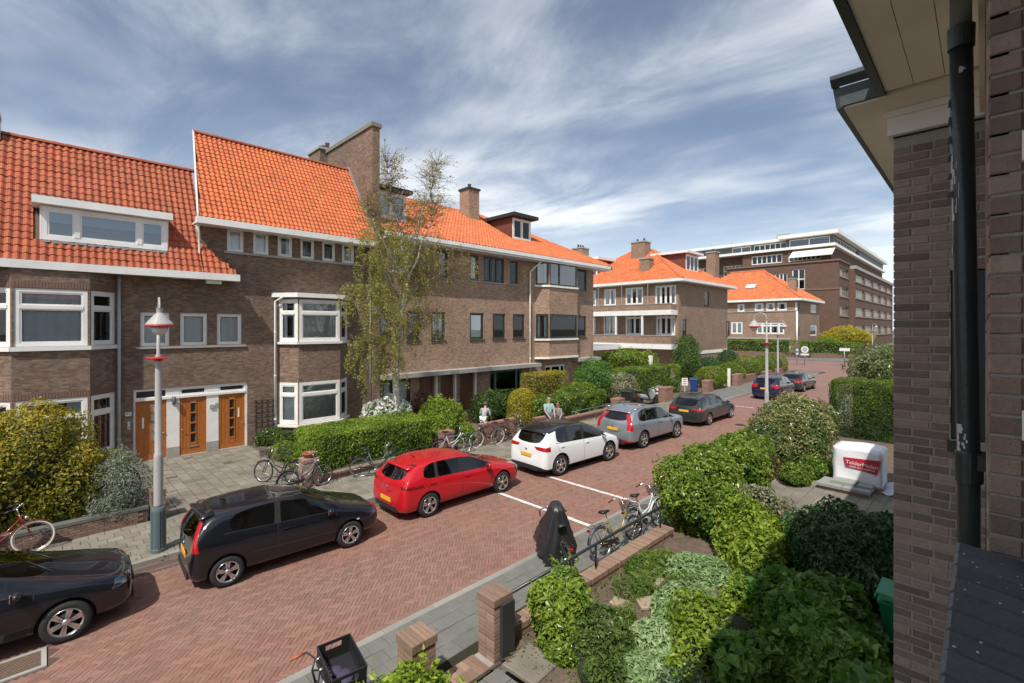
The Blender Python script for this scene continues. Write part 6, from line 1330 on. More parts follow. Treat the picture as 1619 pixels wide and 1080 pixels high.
SCENIC = dict(L=4.41, W=1.87, H=1.65, hood=.90, cowl=(.98, 1.10), wtop=(1.90, 1.54), rtop=(3.98, 1.50), glassbot=(4.30, 1.10), belt=(1.02, 1.14), bpil=2.36, cpil=3.22, dpil=3.80, wr=.36, fx=.86, wb=2.734, rim='five', spoiler=.14, cladding=True, platez=.72, tumble=.77)
SUV = dict(L=4.63, W=1.89, H=1.70, hood=1.0, cowl=(1.25, 1.14), wtop=(2.02, 1.58), rtop=(4.12, 1.56), glassbot=(4.46, 1.16), belt=(1.06, 1.16), bpil=2.52, cpil=3.40, dpil=4.02, wr=.36, fx=.87, wb=2.774, rim='five', spoiler=.12, cladding=True, platez=.84, rails=STEEL, tumble=.78, zb=.24)
ESTATE = dict(L=4.84, W=1.88, H=1.50, hood=.83, cowl=(1.30, .98), wtop=(2.10, 1.40), rtop=(4.32, 1.40), glassbot=(4.70, 1.00), belt=(.95, 1.03), bpil=2.62, cpil=3.52, dpil=4.22, wr=.32, fx=.92, wb=2.85, rim='five', platez=.78, chrome=True, rails=BLACK, spoiler=.08)
MPV = dict(L=4.45, W=1.83, H=1.64, hood=.92, cowl=(1.0, 1.08), wtop=(1.85, 1.52), rtop=(4.0, 1.52), glassbot=(4.34, 1.10), belt=(1.02, 1.10), bpil=2.38, cpil=3.25, dpil=3.86, wr=.32, fx=.88, wb=2.73, rim='seven', spoiler=.10, platez=.8, tumble=.79)
SALOON = dict(L=4.60, W=1.80, H=1.45, hood=.80, cowl=(1.25, .95), wtop=(2.02, 1.36), rtop=(3.55, 1.34), glassbot=(4.08, 1.02), belt=(.93, 1.0), bpil=2.46, cpil=3.22, dpil=3.46, wr=.315, fx=.88, wb=2.70, rim='five', platez=.72)
FOCUS = dict(LEON, L=4.36, H=1.48, W=1.82, rim='six', wb=2.648, fx=.88, hood=.83, cowl=(1.15, 1.0))
def with_tails(S, tl, **k): return dict(S, tl=tl, **k)
YAW = math.pi / 2
def place(nm, lab, rear, front, S, body, roofm=None):
    """rear and front: ground contact of the two wheels on the street side"""
    a = math.atan2(front[1] - rear[1], front[0] - rear[0]); m = Vector(((front[0] + rear[0]) / 2, (front[1] + rear[1]) / 2)); left = Vector((-math.sin(a), math.cos(a))); c = m + left * (S['W'] / 2 - .10)
    return car(nm, lab, (c.x, c.y), a, S, body, roofm)
place('parked_car', 'black three-door hatchback with tall red tail lamps parked by the lamp post', (-10.58, 2.60), (-10.46, 5.08), with_tails(HATCH3, ((R(48), ((-.10, .80), (.06, .80), (.12, 1.36), (.02, 1.36))),)), PK)
place('parked_car', 'bright red hatchback parked between black hatchback and white car', (-10.62, 7.40), (-10.58, 10.09), with_tails(LEON, ((R(48), ((-.46, .82), (.10, .86), (.15, .94), (-.46, .90))),), tlm=mat('tail_lamp_dark', (.20, .004, .006), .1, coat=.8), foglamp=False), PR)
place('parked_car', 'white family car with glossy black roof parked behind the red one', (-10.36, 12.66), (-10.20, 15.40), with_tails(SCENIC, ((R(48), ((-.22, .90), (.26, .93), (.34, 1.03), (-.22, 1.06))),)), PW, PRF)
place('parked_car', 'silver grey sport utility car with red corner lamps', (-10.22, 18.05), (-10.10, 20.82), with_tails(SUV, ((R(48), ((-.12, .82), (.14, .84), (.04, 1.50), (-.06, 1.50))),), foglamp=True), PS)
place('parked_car', 'black estate car with chrome strips parked past the silver one', (-10.18, 24.7), (-10.14, 27.55), with_tails(ESTATE, ((R(48), ((-.34, .78), (.26, .82), (.30, .92), (-.34, .92))),)), PA)
place('parked_car', 'dark blue people carrier parked beyond the driveway', (-10.12, 36.9), (-10.12, 39.63), with_tails(MPV, ((R(48), ((-.18, .82), (.24, .88), (.26, 1.08), (-.14, 1.10))),)), PB)
place('parked_car', 'dark grey saloon farthest along the parked row', (-10.1, 42.8), (-10.0, 45.5), with_tails(SALOON, ((R(48), ((-.34, .76), (.26, .80), (.28, .93), (-.34, .95))),)), PA)
place('parked_car', 'black car nose cut by the left edge of the picture', (-10.66, -2.36), (-10.58, .29), FOCUS, PK)
car('parked_car', 'white car in the driveway showing its bonnet to the street', (-18.3, 31.9), -.35, dict(LEON, rim='five'), PW)
car('parked_car', 'dark off-roader with pale roof rack in the driveway behind the white car', (-19.2, 35.2), -.30, dict(SUV, rim='seven', rails=STEEL), PK)

# ---------------------------------------------------------------- bicycles
def bicycle(lab, x, y, rz, frame, tyre=None, lean=.10, z=.10, seat=None, grip=None, crate=False, step=True, mud=None, stand=True, rack=True, basket=False, cover=False, group='bicycles by the street'):
    T = thing('bicycle', lab, 'bicycle', (0, 0, 0), group, local=True); r = .335; wb = 1.08; tm = tyre or RUBBER; seat = seat or BLACK; mud = mud or BLACK
    for i, cx in enumerate((0, wb)):
        b = MB(); n = 30; b.tube([(cx + r * math.cos(2 * math.pi * k / n), 0, r + r * math.sin(2 * math.pi * k / n)) for k in range(n)], .019, 7, closed=True); w = b.build('wheel', tm, T)
        b = MB(); b.tube([(cx + (r - .03) * math.cos(2 * math.pi * k / n), 0, r + (r - .03) * math.sin(2 * math.pi * k / n)) for k in range(n)], .011, 5, closed=True); b.build('rim', STEEL, w); b = MB()
        for k in range(18): a = 2 * math.pi * k / 18; s_ = .022 * (-1) ** k; b.tube([(cx + .02 * math.cos(a + .9), s_, r + .02 * math.sin(a + .9)), (cx + (r - .03) * math.cos(a), 0, r + (r - .03) * math.sin(a))], .0022, 3, False)
        b.build('spokes', STEEL, w); b = MB(); b.lathe([(.022, -.05), (.03, -.03), (.03, .03), (.022, .05)], (cx, 0, r), (0, 1, 0), 10); b.build('hub', STEEL, w)
        b = MB(); b.smooth = True; a0, a1 = (.35, 3.0) if i == 0 else (.75, 2.75); ix = []
        for a in np.linspace(a0, a1, 14): rr = r + .035; ix.append(b.pts([(cx + rr * math.cos(a), -.028, r + rr * math.sin(a) - .006), (cx + (rr + .008) * math.cos(a), 0, r + (rr + .008) * math.sin(a)), (cx + rr * math.cos(a), .028, r + rr * math.sin(a) - .006)]))
        for p, q in zip(ix, ix[1:]): b.face(p, q, q + 1, p + 1); b.face(p + 1, q + 1, q + 2, p + 2)
        b.build('mudguard', mud, T)
    bb = Vector((.45, 0, .29)); st = Vector((.27, 0, .80)); ht = Vector((.86, 0, .86)); hb = Vector((.93, 0, .66)); rh = Vector((0, 0, r)); fh = Vector((wb, 0, r)); b = MB()
    b.tube([bb, st], .017, 8); b.tube([bb, hb], .019, 8); b.tube([ht, hb], .021, 8)
    if step: b.tube([bb + (st - bb) * .35, bb + (hb - bb) * .45 + Vector((0, 0, .09)), ht - (ht - hb) * .3], .016, 8)
    else: b.tube([st - (st - bb) * .06, ht - (ht - hb) * .2], .017, 8)
    for s_ in (-1, 1): b.tube([bb + Vector((0, .03 * s_, 0)), rh + Vector((0, .06 * s_, 0))], .010, 6); b.tube([st - (st - bb) * .1 + Vector((0, .02 * s_, 0)), rh + Vector((0, .06 * s_, 0))], .009, 6)
    b.build('frame', frame, T); b = MB(); b.tube([hb, hb + Vector((.03, 0, -.06))], .018, 8)
    for s_ in (-1, 1): b.tube([hb + Vector((.02, .0, -.03)), hb + Vector((.04, .05 * s_, -.06)), fh + Vector((-.05, .055 * s_, .10)), fh + Vector((0, .055 * s_, 0))], .011, 6)
    b.build('fork', frame, T); b = MB(); top = ht + Vector((-.04, 0, .16)); b.tube([ht, top], .012, 6)
    for s_ in (-1, 1): b.tube([top, top + Vector((.06, .10 * s_, .05)), top + Vector((.0, .25 * s_, .05)), top + Vector((-.16, .29 * s_, .0))], .011, 8)
    hbar = b.build('handlebar', STEEL if not crate else BLACK, T)
    for s_ in (-1, 1): b = MB(); b.tube([top + Vector((-.04, .262 * s_, .038)), top + Vector((-.17, .292 * s_, -.003))], .018, 8); b.build('grip', grip or BLACK, hbar)
    b = MB(); b.tube([top + Vector((.05, .05, .05)), top + Vector((.10, .05, .09))], .012, 6); b.ball(top + Vector((.06, -.13, .08)), .025, .025, .02, 8, 6); b.build('bell', STEEL, hbar)
    b = MB(); b.tube([st, st + Vector((-.035, 0, .12))], .012, 6); b.build('seat_post', STEEL, T); sc_ = st + Vector((-.05, 0, .15)); b = MB(); b.smooth = True; ix = []
    for xx, w, h in ((-.13, .03, .005), (-.12, .09, .03), (-.06, .10, .035), (.02, .055, .025), (.11, .025, .02), (.15, .012, .005)): ix.append(b.pts([sc_ + Vector((xx, -w, -.02)), sc_ + Vector((xx, -w * .7, h)), sc_ + Vector((xx, 0, h + .004)), sc_ + Vector((xx, w * .7, h)), sc_ + Vector((xx, w, -.02))]))
    for p, q in zip(ix, ix[1:]):
        for k in range(4): b.face(p + k, p + k + 1, q + k + 1, q + k)
        b.face(p + 4, p, q, q + 4)
    b.build('saddle', seat, T); b = MB(); b.lathe([(.085, -.004), (.085, .004)], bb + Vector((0, -.045, 0)), (0, 1, 0), 16, False); b.tube([bb + Vector((0, -.07, 0)), bb + Vector((.13, -.075, -.10))], .009, 6); b.tube([bb + Vector((0, .07, 0)), bb + Vector((-.13, .075, .10))], .009, 6); b.box(.54, -.15, .17, .62, -.07, .195); b.box(.28, .07, .375, .36, .15, .40); b.build('crank', STEEL, T)
    b = MB(); b.obox((.235, -.05, .315), (.25, 0, -.012), (0, .008, 0), (.002, 0, .05)); b.build('chain_case', BLACK, T)
    if rack:
        b = MB()
        for s_ in (-1, 1): b.tube([(.22, .06 * s_, .72), (-.30, .06 * s_, .715)], .007, 5); b.tube([(-.16, .06 * s_, .715), (0, .07 * s_, r)], .006, 5)
        for xx in (-.28, -.12, .06): b.tube([(xx, -.06, .715), (xx, .06, .715)], .006, 5)
        b.build('carrier', BLACK, T)
        b = MB(); b.obox((-.31, 0, .66), (.012, 0, 0), (0, .04, 0), (0, 0, .025)); b.build('rear_lamp', TAIL, T)
    b = MB(); b.lathe([(.035, 0), (.045, .03), (.03, .07)], ht + Vector((.08, 0, -.07)), (1, 0, 0), 10); b.build('front_lamp', STEEL, T)
    if stand: b = MB(); b.tube([bb + Vector((-.12, .05, .0)), Vector((.25, .22, .012))], .011, 6); b.build('kickstand', BLACK, T)
    if crate:
        km = mat('crate_black', (.022, .022, .025), .5); fc = top + Vector((.34, 0, -.10)); b = MB(); h, w, d, th = .26, .30, .20, .012
        b.box(fc.x - d, -w, fc.z - .13, fc.x + d, w, fc.z - .115)
        for s_ in (-1, 1):
            yc = w * s_; b.box(fc.x - d, yc - th / 2, fc.z - .114, fc.x + d, yc + th / 2, fc.z - .05); b.box(fc.x - d, yc - th / 2, fc.z + .09, fc.x + d, yc + th / 2, fc.z + .13); b.box(fc.x - d, yc - th / 2, fc.z - .05, fc.x - .10, yc + th / 2, fc.z + .09); b.box(fc.x + .10, yc - th / 2, fc.z - .05, fc.x + d, yc + th / 2, fc.z + .09); b.box(fc.x - .0999, yc - th / 2, fc.z - .05, fc.x + .0999, yc + th / 2, fc.z + .02)
            xc = fc.x + d * s_; b.box(xc - th / 2, -w, fc.z - .114, xc + th / 2, w, fc.z - .04); b.box(xc - th / 2, -w, fc.z + .10, xc + th / 2, w, fc.z + .13)
            for k in range(11): yy = -w + .03 + k * .054; b.box(xc - th / 2, yy - .016, fc.z - .04, xc + th / 2, yy + .016, fc.z + .10)
        cr = b.build('crate', km, T); b = MB(); b.ball(fc + Vector((.02, -.08, -.09)), .10, .13, .035, 10, 6); b.ball(fc + Vector((-.05, .06, -.09)), .09, .08, .03, 9, 6); b.build('purple_bag', mat('bag_purple', (.06, .045, .09), .8), cr)
        b = MB(); b.tube([(fc.x - .2, .1, fc.z - .14), (fc.x + .2, .1, fc.z - .14)], .009, 5); b.tube([(fc.x - .2, -.1, fc.z - .14), (fc.x + .2, -.1, fc.z - .14)], .009, 5); b.tube([(fc.x, .1, fc.z - .14), (wb, .06, r)], .008, 5); b.tube([(fc.x, -.1, fc.z - .14), (wb, -.06, r)], .008, 5); b.build('front_carrier', BLACK, T)
    if basket:
        b = MB(); c = top + Vector((.2, 0, -.12))
        for k in range(5): z_ = c.z - .1 + k * .05; s_ = .8 + .05 * k; b.tube([(c.x - .14 * s_, -.18 * s_, z_), (c.x + .14 * s_, -.18 * s_, z_), (c.x + .14 * s_, .18 * s_, z_), (c.x - .14 * s_, .18 * s_, z_)], .006, 5, closed=True)
        for k in range(10):
            for s_ in (-1, 1): yy = -.17 + k * .038; b.tube([(c.x + .14 * s_ * .8, yy * .8, c.z - .1), (c.x + .14 * s_, yy, c.z + .1)], .004, 4, False)
        b.build('basket', BLACK, T)
    T.rotation_mode = 'XYZ'; T.rotation_euler = (lean, 0, rz); T.location = (x, y, z); return T
FB = paint('bike_black', (.02, .02, .022)); FR_ = paint('bike_red', (.22, .025, .02)); FG = paint('bike_grey', (.25, .27, .28), .3); FW = paint('bike_white', (.6, .62, .62)); FY = paint('bike_yellow', (.26, .19, .05)); FGN = paint('bike_green', (.10, .16, .14)); IV = mat('tyre_ivory', (.62, .58, .48), .7); TAN = mat('leather_tan', (.40, .10, .03), .5)
bicycle('black bicycle with crate in front and tan grips nearest the camera', -5.74, 1.43, R(83), FB, seat=TAN, grip=TAN, crate=True, lean=.12, step=True)
bicycle('red bicycle with pale tyres leaning under the golden hedge at left', -15.0, -1.2, R(88), FR_, tyre=IV, lean=-.06, mud=FR_)
bicycle('dark bicycle with its front wheel turned towards the forecourt tiles', -15.62, 5.7, R(215), FB, lean=.10, basket=True)
bicycle('grey bicycle with pale frame tube parked against the bowl pillar', -14.72, 5.25, R(95), FG, lean=-.12)
bicycle('grey green bicycle against the rail in front of the long hedge', -14.72, 7.55, R(60), FGN, lean=.12, tyre=mat('tyre_grey', (.12, .12, .12)), basket=True)
bicycle('silver bicycle half hidden behind the roof of the red car', -14.9, 10.9, R(75), FW, lean=.08)
bicycle('dark bicycle with white front tyre leaning on the reddish wall', -14.8, 13.9, R(262), FB, tyre=IV, lean=-.08)
bicycle('bicycle with blue-grey cover on its back wheel behind the white one', -14.95, 14.3, R(80), FB, lean=.08, mud=mat('coat_guard', (.10, .13, .20), .6))
bicycle('yellow framed bicycle crowded against the green handrail', -5.80, 8.55, R(80), FY, tyre=mat('tyre_grey', (.12, .12, .12)), lean=-.16, basket=True, mud=STEEL)
bicycle('white bicycle at the end of the low wall by the laurel hedge', -5.85, 9.95, R(84), FW, lean=-.14, mud=FW, basket=True)
# bicycle under a dark cover
def covered_bike(x, y, rz):
    B_ = bicycle('bicycle with pale tyre wearing a black rain cover by the handrail', x, y, rz, FB, tyre=mat('tyre_sand', (.42, .36, .25), .7), lean=-.06, stand=True)
    T = thing('rain_cover', 'wrinkled black rain cover draped over a bicycle beside the green handrail', 'rain cover', (0, 0, 0), local=True); b = bmesh.new(); nz, na = 20, 40; rr = random.Random(6); rings = []
    for i in range(nz + 1):
        t = i / nz; z = 1.28 - 1.14 * t; ring = []
        for k in range(na):
            a = 2 * math.pi * k / na; ca, sa = math.cos(a), math.sin(a)
            rx = .15 + .20 * min(1, t * 1.7) + (.62 * t ** 1.2 if ca > 0 else -.20 * t); ry = .12 + .24 * min(1, t * 1.3) - .06 * max(0, t - .5); w = 1 + .15 * math.sin(a * 9 + 3 * t + math.sin(a * 4)) * (.3 + t) + rr.gauss(0, .02)
            sx = math.copysign(abs(ca) ** .7, ca); sy = math.copysign(abs(sa) ** .7, sa); ring.append(b.verts.new((.46 - .06 * (1 - t) + rx * sx * w, ry * sy * w, z + .05 * sx * (1 - t) + .03 * math.sin(a * 5) * t - (.10 * (1 - abs(sa)) * t if ca < 0 else 0))))
        rings.append(ring)
    for p, q in zip(rings, rings[1:]):
        for k in range(na): b.faces.new((p[k], q[k], q[(k + 1) % na], p[(k + 1) % na]))
    c = b.verts.new((.44, 0, 1.31))
    for k in range(na): b.faces.new((c, rings[0][k], rings[0][(k + 1) % na]))
    bmesh.ops.recalc_face_normals(b, faces=b.faces); me = bpy.data.meshes.new('cover'); b.to_mesh(me); b.free(); me.materials.append(mat('cover_black', (.025, .026, .028), .42, bump=.3, bscale=14)); me.polygons.foreach_set('use_smooth', [True] * len(me.polygons)); put('cloth', me, T); T.location = (x, y, .10); T.rotation_euler = (-.06, 0, rz)
covered_bike(-5.93, 7.5, R(150))
# motor scooters
def scooter(lab, x, y, rz, col, cover=False):
    T = thing('scooter', lab, 'scooter', (0, 0, 0), 'scooters', local=True)
    for cx in (0, 1.25): b = MB(); b.lathe([(.13, -.05), (.22, -.055), (.24, 0), (.22, .055), (.13, .05)], (cx, 0, .24), (0, 1, 0), 18); b.build('wheel', RUBBER, T)
    def hull(name, secs, m):
        b = MB(); b.smooth = True; ix = [b.pts([(x_, w * math.cos(a), z_ + h * math.sin(a)) for a in np.linspace(0, 2 * math.pi, 12, endpoint=False)]) for x_, w, z_, h in secs]
        for p, q in zip(ix, ix[1:]):
            for k in range(12): b.face(p + k, p + (k + 1) % 12, q + (k + 1) % 12, q + k)
        b.smooth = False; b.face(*[ix[0] + k for k in range(12)][::-1]); b.face(*[ix[-1] + k for k in range(12)]); return b.build(name, m, T)
    hull('body', ((-.25, .05, .72, .05), (-.1, .17, .62, .16), (.25, .20, .55, .20), (.5, .16, .45, .15), (.6, .08, .35, .05)), col); hull('seat', ((-.2, .08, .80, .03), (0, .15, .80, .06), (.4, .16, .76, .06), (.58, .09, .72, .03)), BLACK); hull('front_fairing', ((.92, .20, .62, .32), (1.0, .21, .66, .34), (1.12, .14, .68, .28), (1.18, .05, .66, .15)), col)
    b = MB(); b.box(.5, -.17, .27, 1.0, .17, .33); b.build('footboard', BLACK, T); b = MB(); b.tube([(1.25, .08, .24), (1.12, .07, .6), (1.0, 0, 1.0)], .02, 6); b.tube([(1.25, -.08, .24), (1.12, -.07, .6), (1.0, 0, 1.0)], .02, 6); b.tube([(.9, -.34, 1.04), (1.0, -.1, 1.03), (1.0, .1, 1.03), (.9, .34, 1.04)], .018, 6); b.build('handlebar', BLACK, T)
    for s_ in (-1, 1): b = MB(); b.tube([(.95, .25 * s_, 1.04), (.98, .3 * s_, 1.22)], .008, 5); b.ball((.98, .3 * s_, 1.26), .02, .07, .05, 10, 6); b.build('mirror', BLACK, T)
    b = MB(); b.tube([(-.05, -.16, .66), (-.3, -.14, .72), (-.3, .14, .72), (-.05, .16, .66)], .013, 6); b.box(-.28, -.15, .84, .0, .15, .9); b.build('rack', BLACK, T); b = MB(); b.obox((-.26, 0, .62), (.02, 0, 0), (0, .12, 0), (0, 0, .05)); b.build('tail_lamp', TAIL, T); T.location = (x, y, .1); T.rotation_euler = (.06, 0, rz); return T
scooter('white and red scooter behind the laurel hedge near the second lamp post', -6.55, 20.6, R(100), PW); scooter('scooter under grey cover by the hedge end behind the silver car', -15.7, 27.4, R(70), mat('cover_grey', (.30, .31, .32), .7))

# ---------------------------------------------------------------- people on the far pavement
SKIN = mat('skin', (.52, .30, .22), .6)
def grow(name, joints, edges, m, parent, root=0, sub=2):
    """one smooth body surface grown round a skeleton of joints"""
    me = bpy.data.meshes.new(name); me.from_pydata([j[:3] for j in joints], edges, []); ob = bpy.data.objects.new(name, me); COL.objects.link(ob); ob.modifiers.new('skin', 'SKIN'); sl = me.skin_vertices[0].data
    for i, j in enumerate(joints): sl[i].radius = (j[3], j[4] if len(j) > 4 else j[3]); sl[i].use_root = i == root
    s = ob.modifiers.new('sub', 'SUBSURF'); s.levels = s.render_levels = sub; dg = bpy.context.evaluated_depsgraph_get(); fin = bpy.data.meshes.new_from_object(ob.evaluated_get(dg)); bpy.data.objects.remove(ob); fin.materials.clear(); fin.materials.append(m); fin.polygons.foreach_set('use_smooth', [True] * len(fin.polygons)); return put(name, fin, parent)
def person(lab, x, y, rz, h, shirt, legs, hairc, bend=.0, short=False, arms=((.30, .22, -.05), (.30, -.22, -.05)), longhair=False):
    """facing local +x; arms: hand targets relative to the shoulder line"""
    T = thing('person', lab, 'person', (0, 0, 0), local=True); k = h / 1.7; lean = bend
    hip = Vector((0, 0, .90)); chest = hip + Vector((math.sin(lean) * .36, 0, math.cos(lean) * .36)); neck = chest + Vector((math.sin(lean) * .16, 0, math.cos(lean) * .16)); head = neck + Vector((math.sin(lean * .6) * .16 + .02, 0, .16))
    J = [(*hip, .12, .15), (*((hip + chest) / 2), .095, .13), (*chest, .11, .16), (*neck, .055)]; E = [(0, 1), (1, 2), (2, 3)]; J += [(*(neck + Vector((.01, 0, .06))), .05), (*(head + Vector((0, 0, -.03))), .085, .075), (*(head + Vector((-.01, 0, .05))), .09, .075)]; E += [(3, 4), (4, 5), (5, 6)]
    arm_pts = []
    for i, s in enumerate((1, -1)):
        sh = chest + Vector((math.sin(lean) * .08, .19 * s, .10)); hd = chest + Vector((arms[i][0], arms[i][1], -.42 + arms[i][2])); el = (sh + hd) / 2 + Vector((-.08, .06 * s, -.03)); b0 = len(J); J += [(*sh, .055), (*el, .042), (*hd, .028)]; E += [(2, b0), (b0, b0 + 1), (b0 + 1, b0 + 2)]; d = (hd - el).normalized(); pm = hd + d * .07; J.append((*pm, .034, .016)); E.append((b0 + 2, b0 + 3)); arm_pts.append((sh, el, hd))
        for q in range(4): f0 = pm + d * .04 + Vector((0, 0, .012)) * (q - 1.5) * 1.3; f1 = f0 + d * (.045 + .008 * (q in (1, 2))) + Vector((.0, -.02 * s, 0)); c = len(J); J += [(*f0, .009), (*f1, .007)]; E += [(b0 + 3, c), (c, c + 1)]
        c = len(J); J += [(*(hd + d * .04 + Vector((.02, -.03 * s, .015))), .010), (*(hd + d * .08 + Vector((.03, -.045 * s, .02))), .008)]; E += [(b0 + 2, c), (c, c + 1)]
    leg_pts = []
    for s in (1, -1):
        a = Vector((0, .09 * s, .86)); kn = Vector((.03, .10 * s, .47)); an = Vector((-.02, .11 * s, .08)); to = Vector((.14, .12 * s, .035)); b0 = len(J); J += [(*a, .085), (*kn, .058), (*an, .038), (*to, .035)]; E += [(0, b0), (b0, b0 + 1), (b0 + 1, b0 + 2), (b0 + 2, b0 + 3)]; leg_pts.append((a, kn, an))
    body = grow('body', J, E, SKIN, T, 0, 1)
    S_ = [(*(hip + Vector((0, 0, .02))), .135, .165), (*((hip + chest) / 2), .115, .15), (*chest, .125, .175), (*(neck - Vector((0, 0, .03))), .075)]; SE = [(0, 1), (1, 2), (2, 3)]
    for sh, el, hd in arm_pts: b0 = len(S_); S_ += [(*sh, .068), (*el, .056)] + ([] if short else [(*(hd - (hd - el) * .12), .042)]); SE += [(2, b0), (b0, b0 + 1)] + ([] if short else [(b0 + 1, b0 + 2)])
    grow('shirt', S_, SE, shirt, T, 0, 2); Lg = [(*(hip + Vector((0, 0, -.01))), .13, .16)]; LE = []
    for a, kn, an in leg_pts: b0 = len(Lg); Lg += [(*a, .10), (*(kn + Vector((0, 0, .06 if short else 0))), .075)] + ([] if short else [(*(an + Vector((0, 0, .03))), .055)]); LE += [(0, b0), (b0, b0 + 1)] + ([] if short else [(b0 + 1, b0 + 2)])
    grow('trousers', Lg, LE, legs, T, 0, 2)
    b = MB(); b.ball(head + Vector((-.022, 0, .045)), .102, .094, .095, 14, 9)
    if longhair: b.ball(head + Vector((-.07, 0, -.07)), .06, .09, .14, 12, 8)
    b.build('hair', hairc, T); b = MB()
    for s in (-1, 1): b.ball(head + Vector((.085, .032 * s, .005)), .010, .013, .009, 8, 5)
    b.build('eyes', mat('eye_dark', (.03, .02, .02), .3), T); b = MB(); b.ball(head + Vector((.100, 0, -.022)), .016, .012, .02, 8, 6); b.ball(head + Vector((.085, 0, -.058)), .008, .022, .006, 8, 5)
    for s in (-1, 1): b.ball(head + Vector((-.005, .083 * s, -.01)), .018, .008, .028, 8, 5)
    b.build('face', SKIN, T)
    for s in (1, -1): b = MB(); b.ball((.05, .115 * s, .035), .13, .05, .04, 10, 6); b.build('shoe', mat('shoe_grey', (.2, .2, .2), .7), T)
    T.scale = (k, k, k); T.location = (x, y, .1); T.rotation_euler = (0, 0, rz); return T
person('person in pale green-blue top standing behind the white car', -14.5, 16.95, R(-25), 1.70, mat('shirt_teal', (.30, .44, .45), .8), mat('jeans', (.10, .13, .19), .85), mat('hair_fair', (.36, .20, .10), .7), arms=((.34, .14, .06), (.34, -.16, .04)), short=True, longhair=True)
person('smaller person with reddish hair beside the one in pale top', -14.45, 17.65, R(-80), 1.38, mat('shirt_grey', (.30, .29, .29), .85), mat('trouser_dark', (.05, .05, .06), .85), mat('hair_red', (.30, .09, .035), .7), bend=.25, longhair=True)
person('person in white shorts and grey white top bending near the reddish wall', -16.2, 14.35, R(120), 1.60, mat('shirt_pale', (.36, .37, .38), .85), mat('shorts_white', (.70, .70, .70), .8), mat('hair_dark', (.10, .08, .06), .7), bend=.5, short=True)

# ---------------------------------------------------------------- hedges, shrubs, trees
def leaves(name, P, Nn, size, m, parent, seed, aspect=.5, fold=.18, rnd=None, vary=.5):
    """leaf-shaped faces at points P facing Nn, joined into one crown"""
    r = np.random.default_rng(seed); n = len(P); Nn = Nn / np.linalg.norm(Nn, axis=1, keepdims=True); t = r.standard_normal((n, 3)); t -= Nn * (t * Nn).sum(1, keepdims=True); t /= np.linalg.norm(t, axis=1, keepdims=True); b = np.cross(Nn, t)
    L = size * (1 + vary * r.standard_normal(n)).clip(.45, 1.9); L = L[:, None]; w = L * aspect * .5
    v = np.stack([P - t * L * .5, P + b * w + Nn * L * fold * .5 - t * L * .05, P + t * L * .5 - Nn * L * .12, P - b * w + Nn * L * fold * .5 - t * L * .05], 1).reshape(-1, 3); F = np.arange(4 * n).reshape(-1, 4)
    if rnd is None: rnd = r.random(n)
    pw = np.array(WL[parent]); return put(name, np_mesh(name, v - pw, F, m, rnd), parent)
def wob(P, f, s): return np.sin(P[:, 0] * f + s) * np.sin(P[:, 1] * f * 1.13 + 2.1 * s) * np.sin(P[:, 2] * f * .91 + .7 * s)
def cloud(blobs, n, seed, depth=.30, rough=.12, freq=3.2, gz=.04):
    """points in the outer leafy layer of a set of ellipsoids (e) or rounded boxes (b), with outward directions"""
    r = np.random.default_rng(seed); ar = []
    for k, c, s in blobs: ar.append((s[0] * s[1] + s[0] * s[2] + s[1] * s[2]))
    ar = np.array(ar) / sum(ar); Ps = []; Ns = []
    for (k, c, s), a in zip(blobs, ar):
        q = int(n * a * 1.5) + 8; c = np.array(c); s = np.array(s)
        if k == 'e':
            d = r.standard_normal((q, 3)); d /= np.linalg.norm(d, axis=1, keepdims=True); dep = 1 - depth * r.random(q) ** 1.6; surf = d * s; nn = d / s; nn /= np.linalg.norm(nn, axis=1, keepdims=True)
            P = c + surf * dep[:, None]
        else:
            f = r.random(q); A = np.array([s[1] * s[2], s[1] * s[2], s[0] * s[2], s[0] * s[2], s[0] * s[1]]); A = np.cumsum(A / A.sum()); side = np.searchsorted(A, f); u = r.uniform(-1, 1, (q, 3)); nn = np.zeros((q, 3))
            for i, (ax, sg) in enumerate(((0, 1), (0, -1), (1, 1), (1, -1), (2, 1))): w = side == i; u[w, ax] = sg; nn[w, ax] = sg
            rd = .16; over = np.clip(np.abs(u) - (1 - rd), 0, None) / rd; e = (over ** 2).sum(1); k_ = np.where(e > 1, 1 / np.sqrt(np.maximum(e, 1e-6)), 1); u = np.sign(u) * np.where(np.abs(u) > 1 - rd, (1 - rd) + rd * over * k_[:, None], np.abs(u)); nn = nn + np.sign(u) * over * .7; nn /= np.linalg.norm(nn, axis=1, keepdims=True)
            P = c + u * s - nn * (depth * np.minimum(s[1], s[0]) * r.random(q) ** 1.6)[:, None]
        P = P + nn * (rough * wob(P, freq, seed % 7 + 1.3) * 1.3 + rough * .5 * wob(P, freq * 2.6, seed % 5 + .4))[:, None]; Ps.append(P); Ns.append(nn)
    keep_P = []; keep_N = []
    for i, (P, N_) in enumerate(zip(Ps, Ns)):                # drop what lies deep inside a neighbouring blob
        ok = P[:, 2] > gz
        for j, (k, c, s) in enumerate(blobs):
            if i == j: continue
            q = (P - np.array(c)) / np.array(s); ins = (np.abs(q).max(1) < .80) if k == 'b' else ((q ** 2).sum(1) < .62); ok &= ~ins
        keep_P.append(P[ok]); keep_N.append(N_[ok])
    P = np.concatenate(keep_P); N_ = np.concatenate(keep_N)
    if len(P) > n: i = r.permutation(len(P))[:n]; P, N_ = P[i], N_[i]
    return P, N_
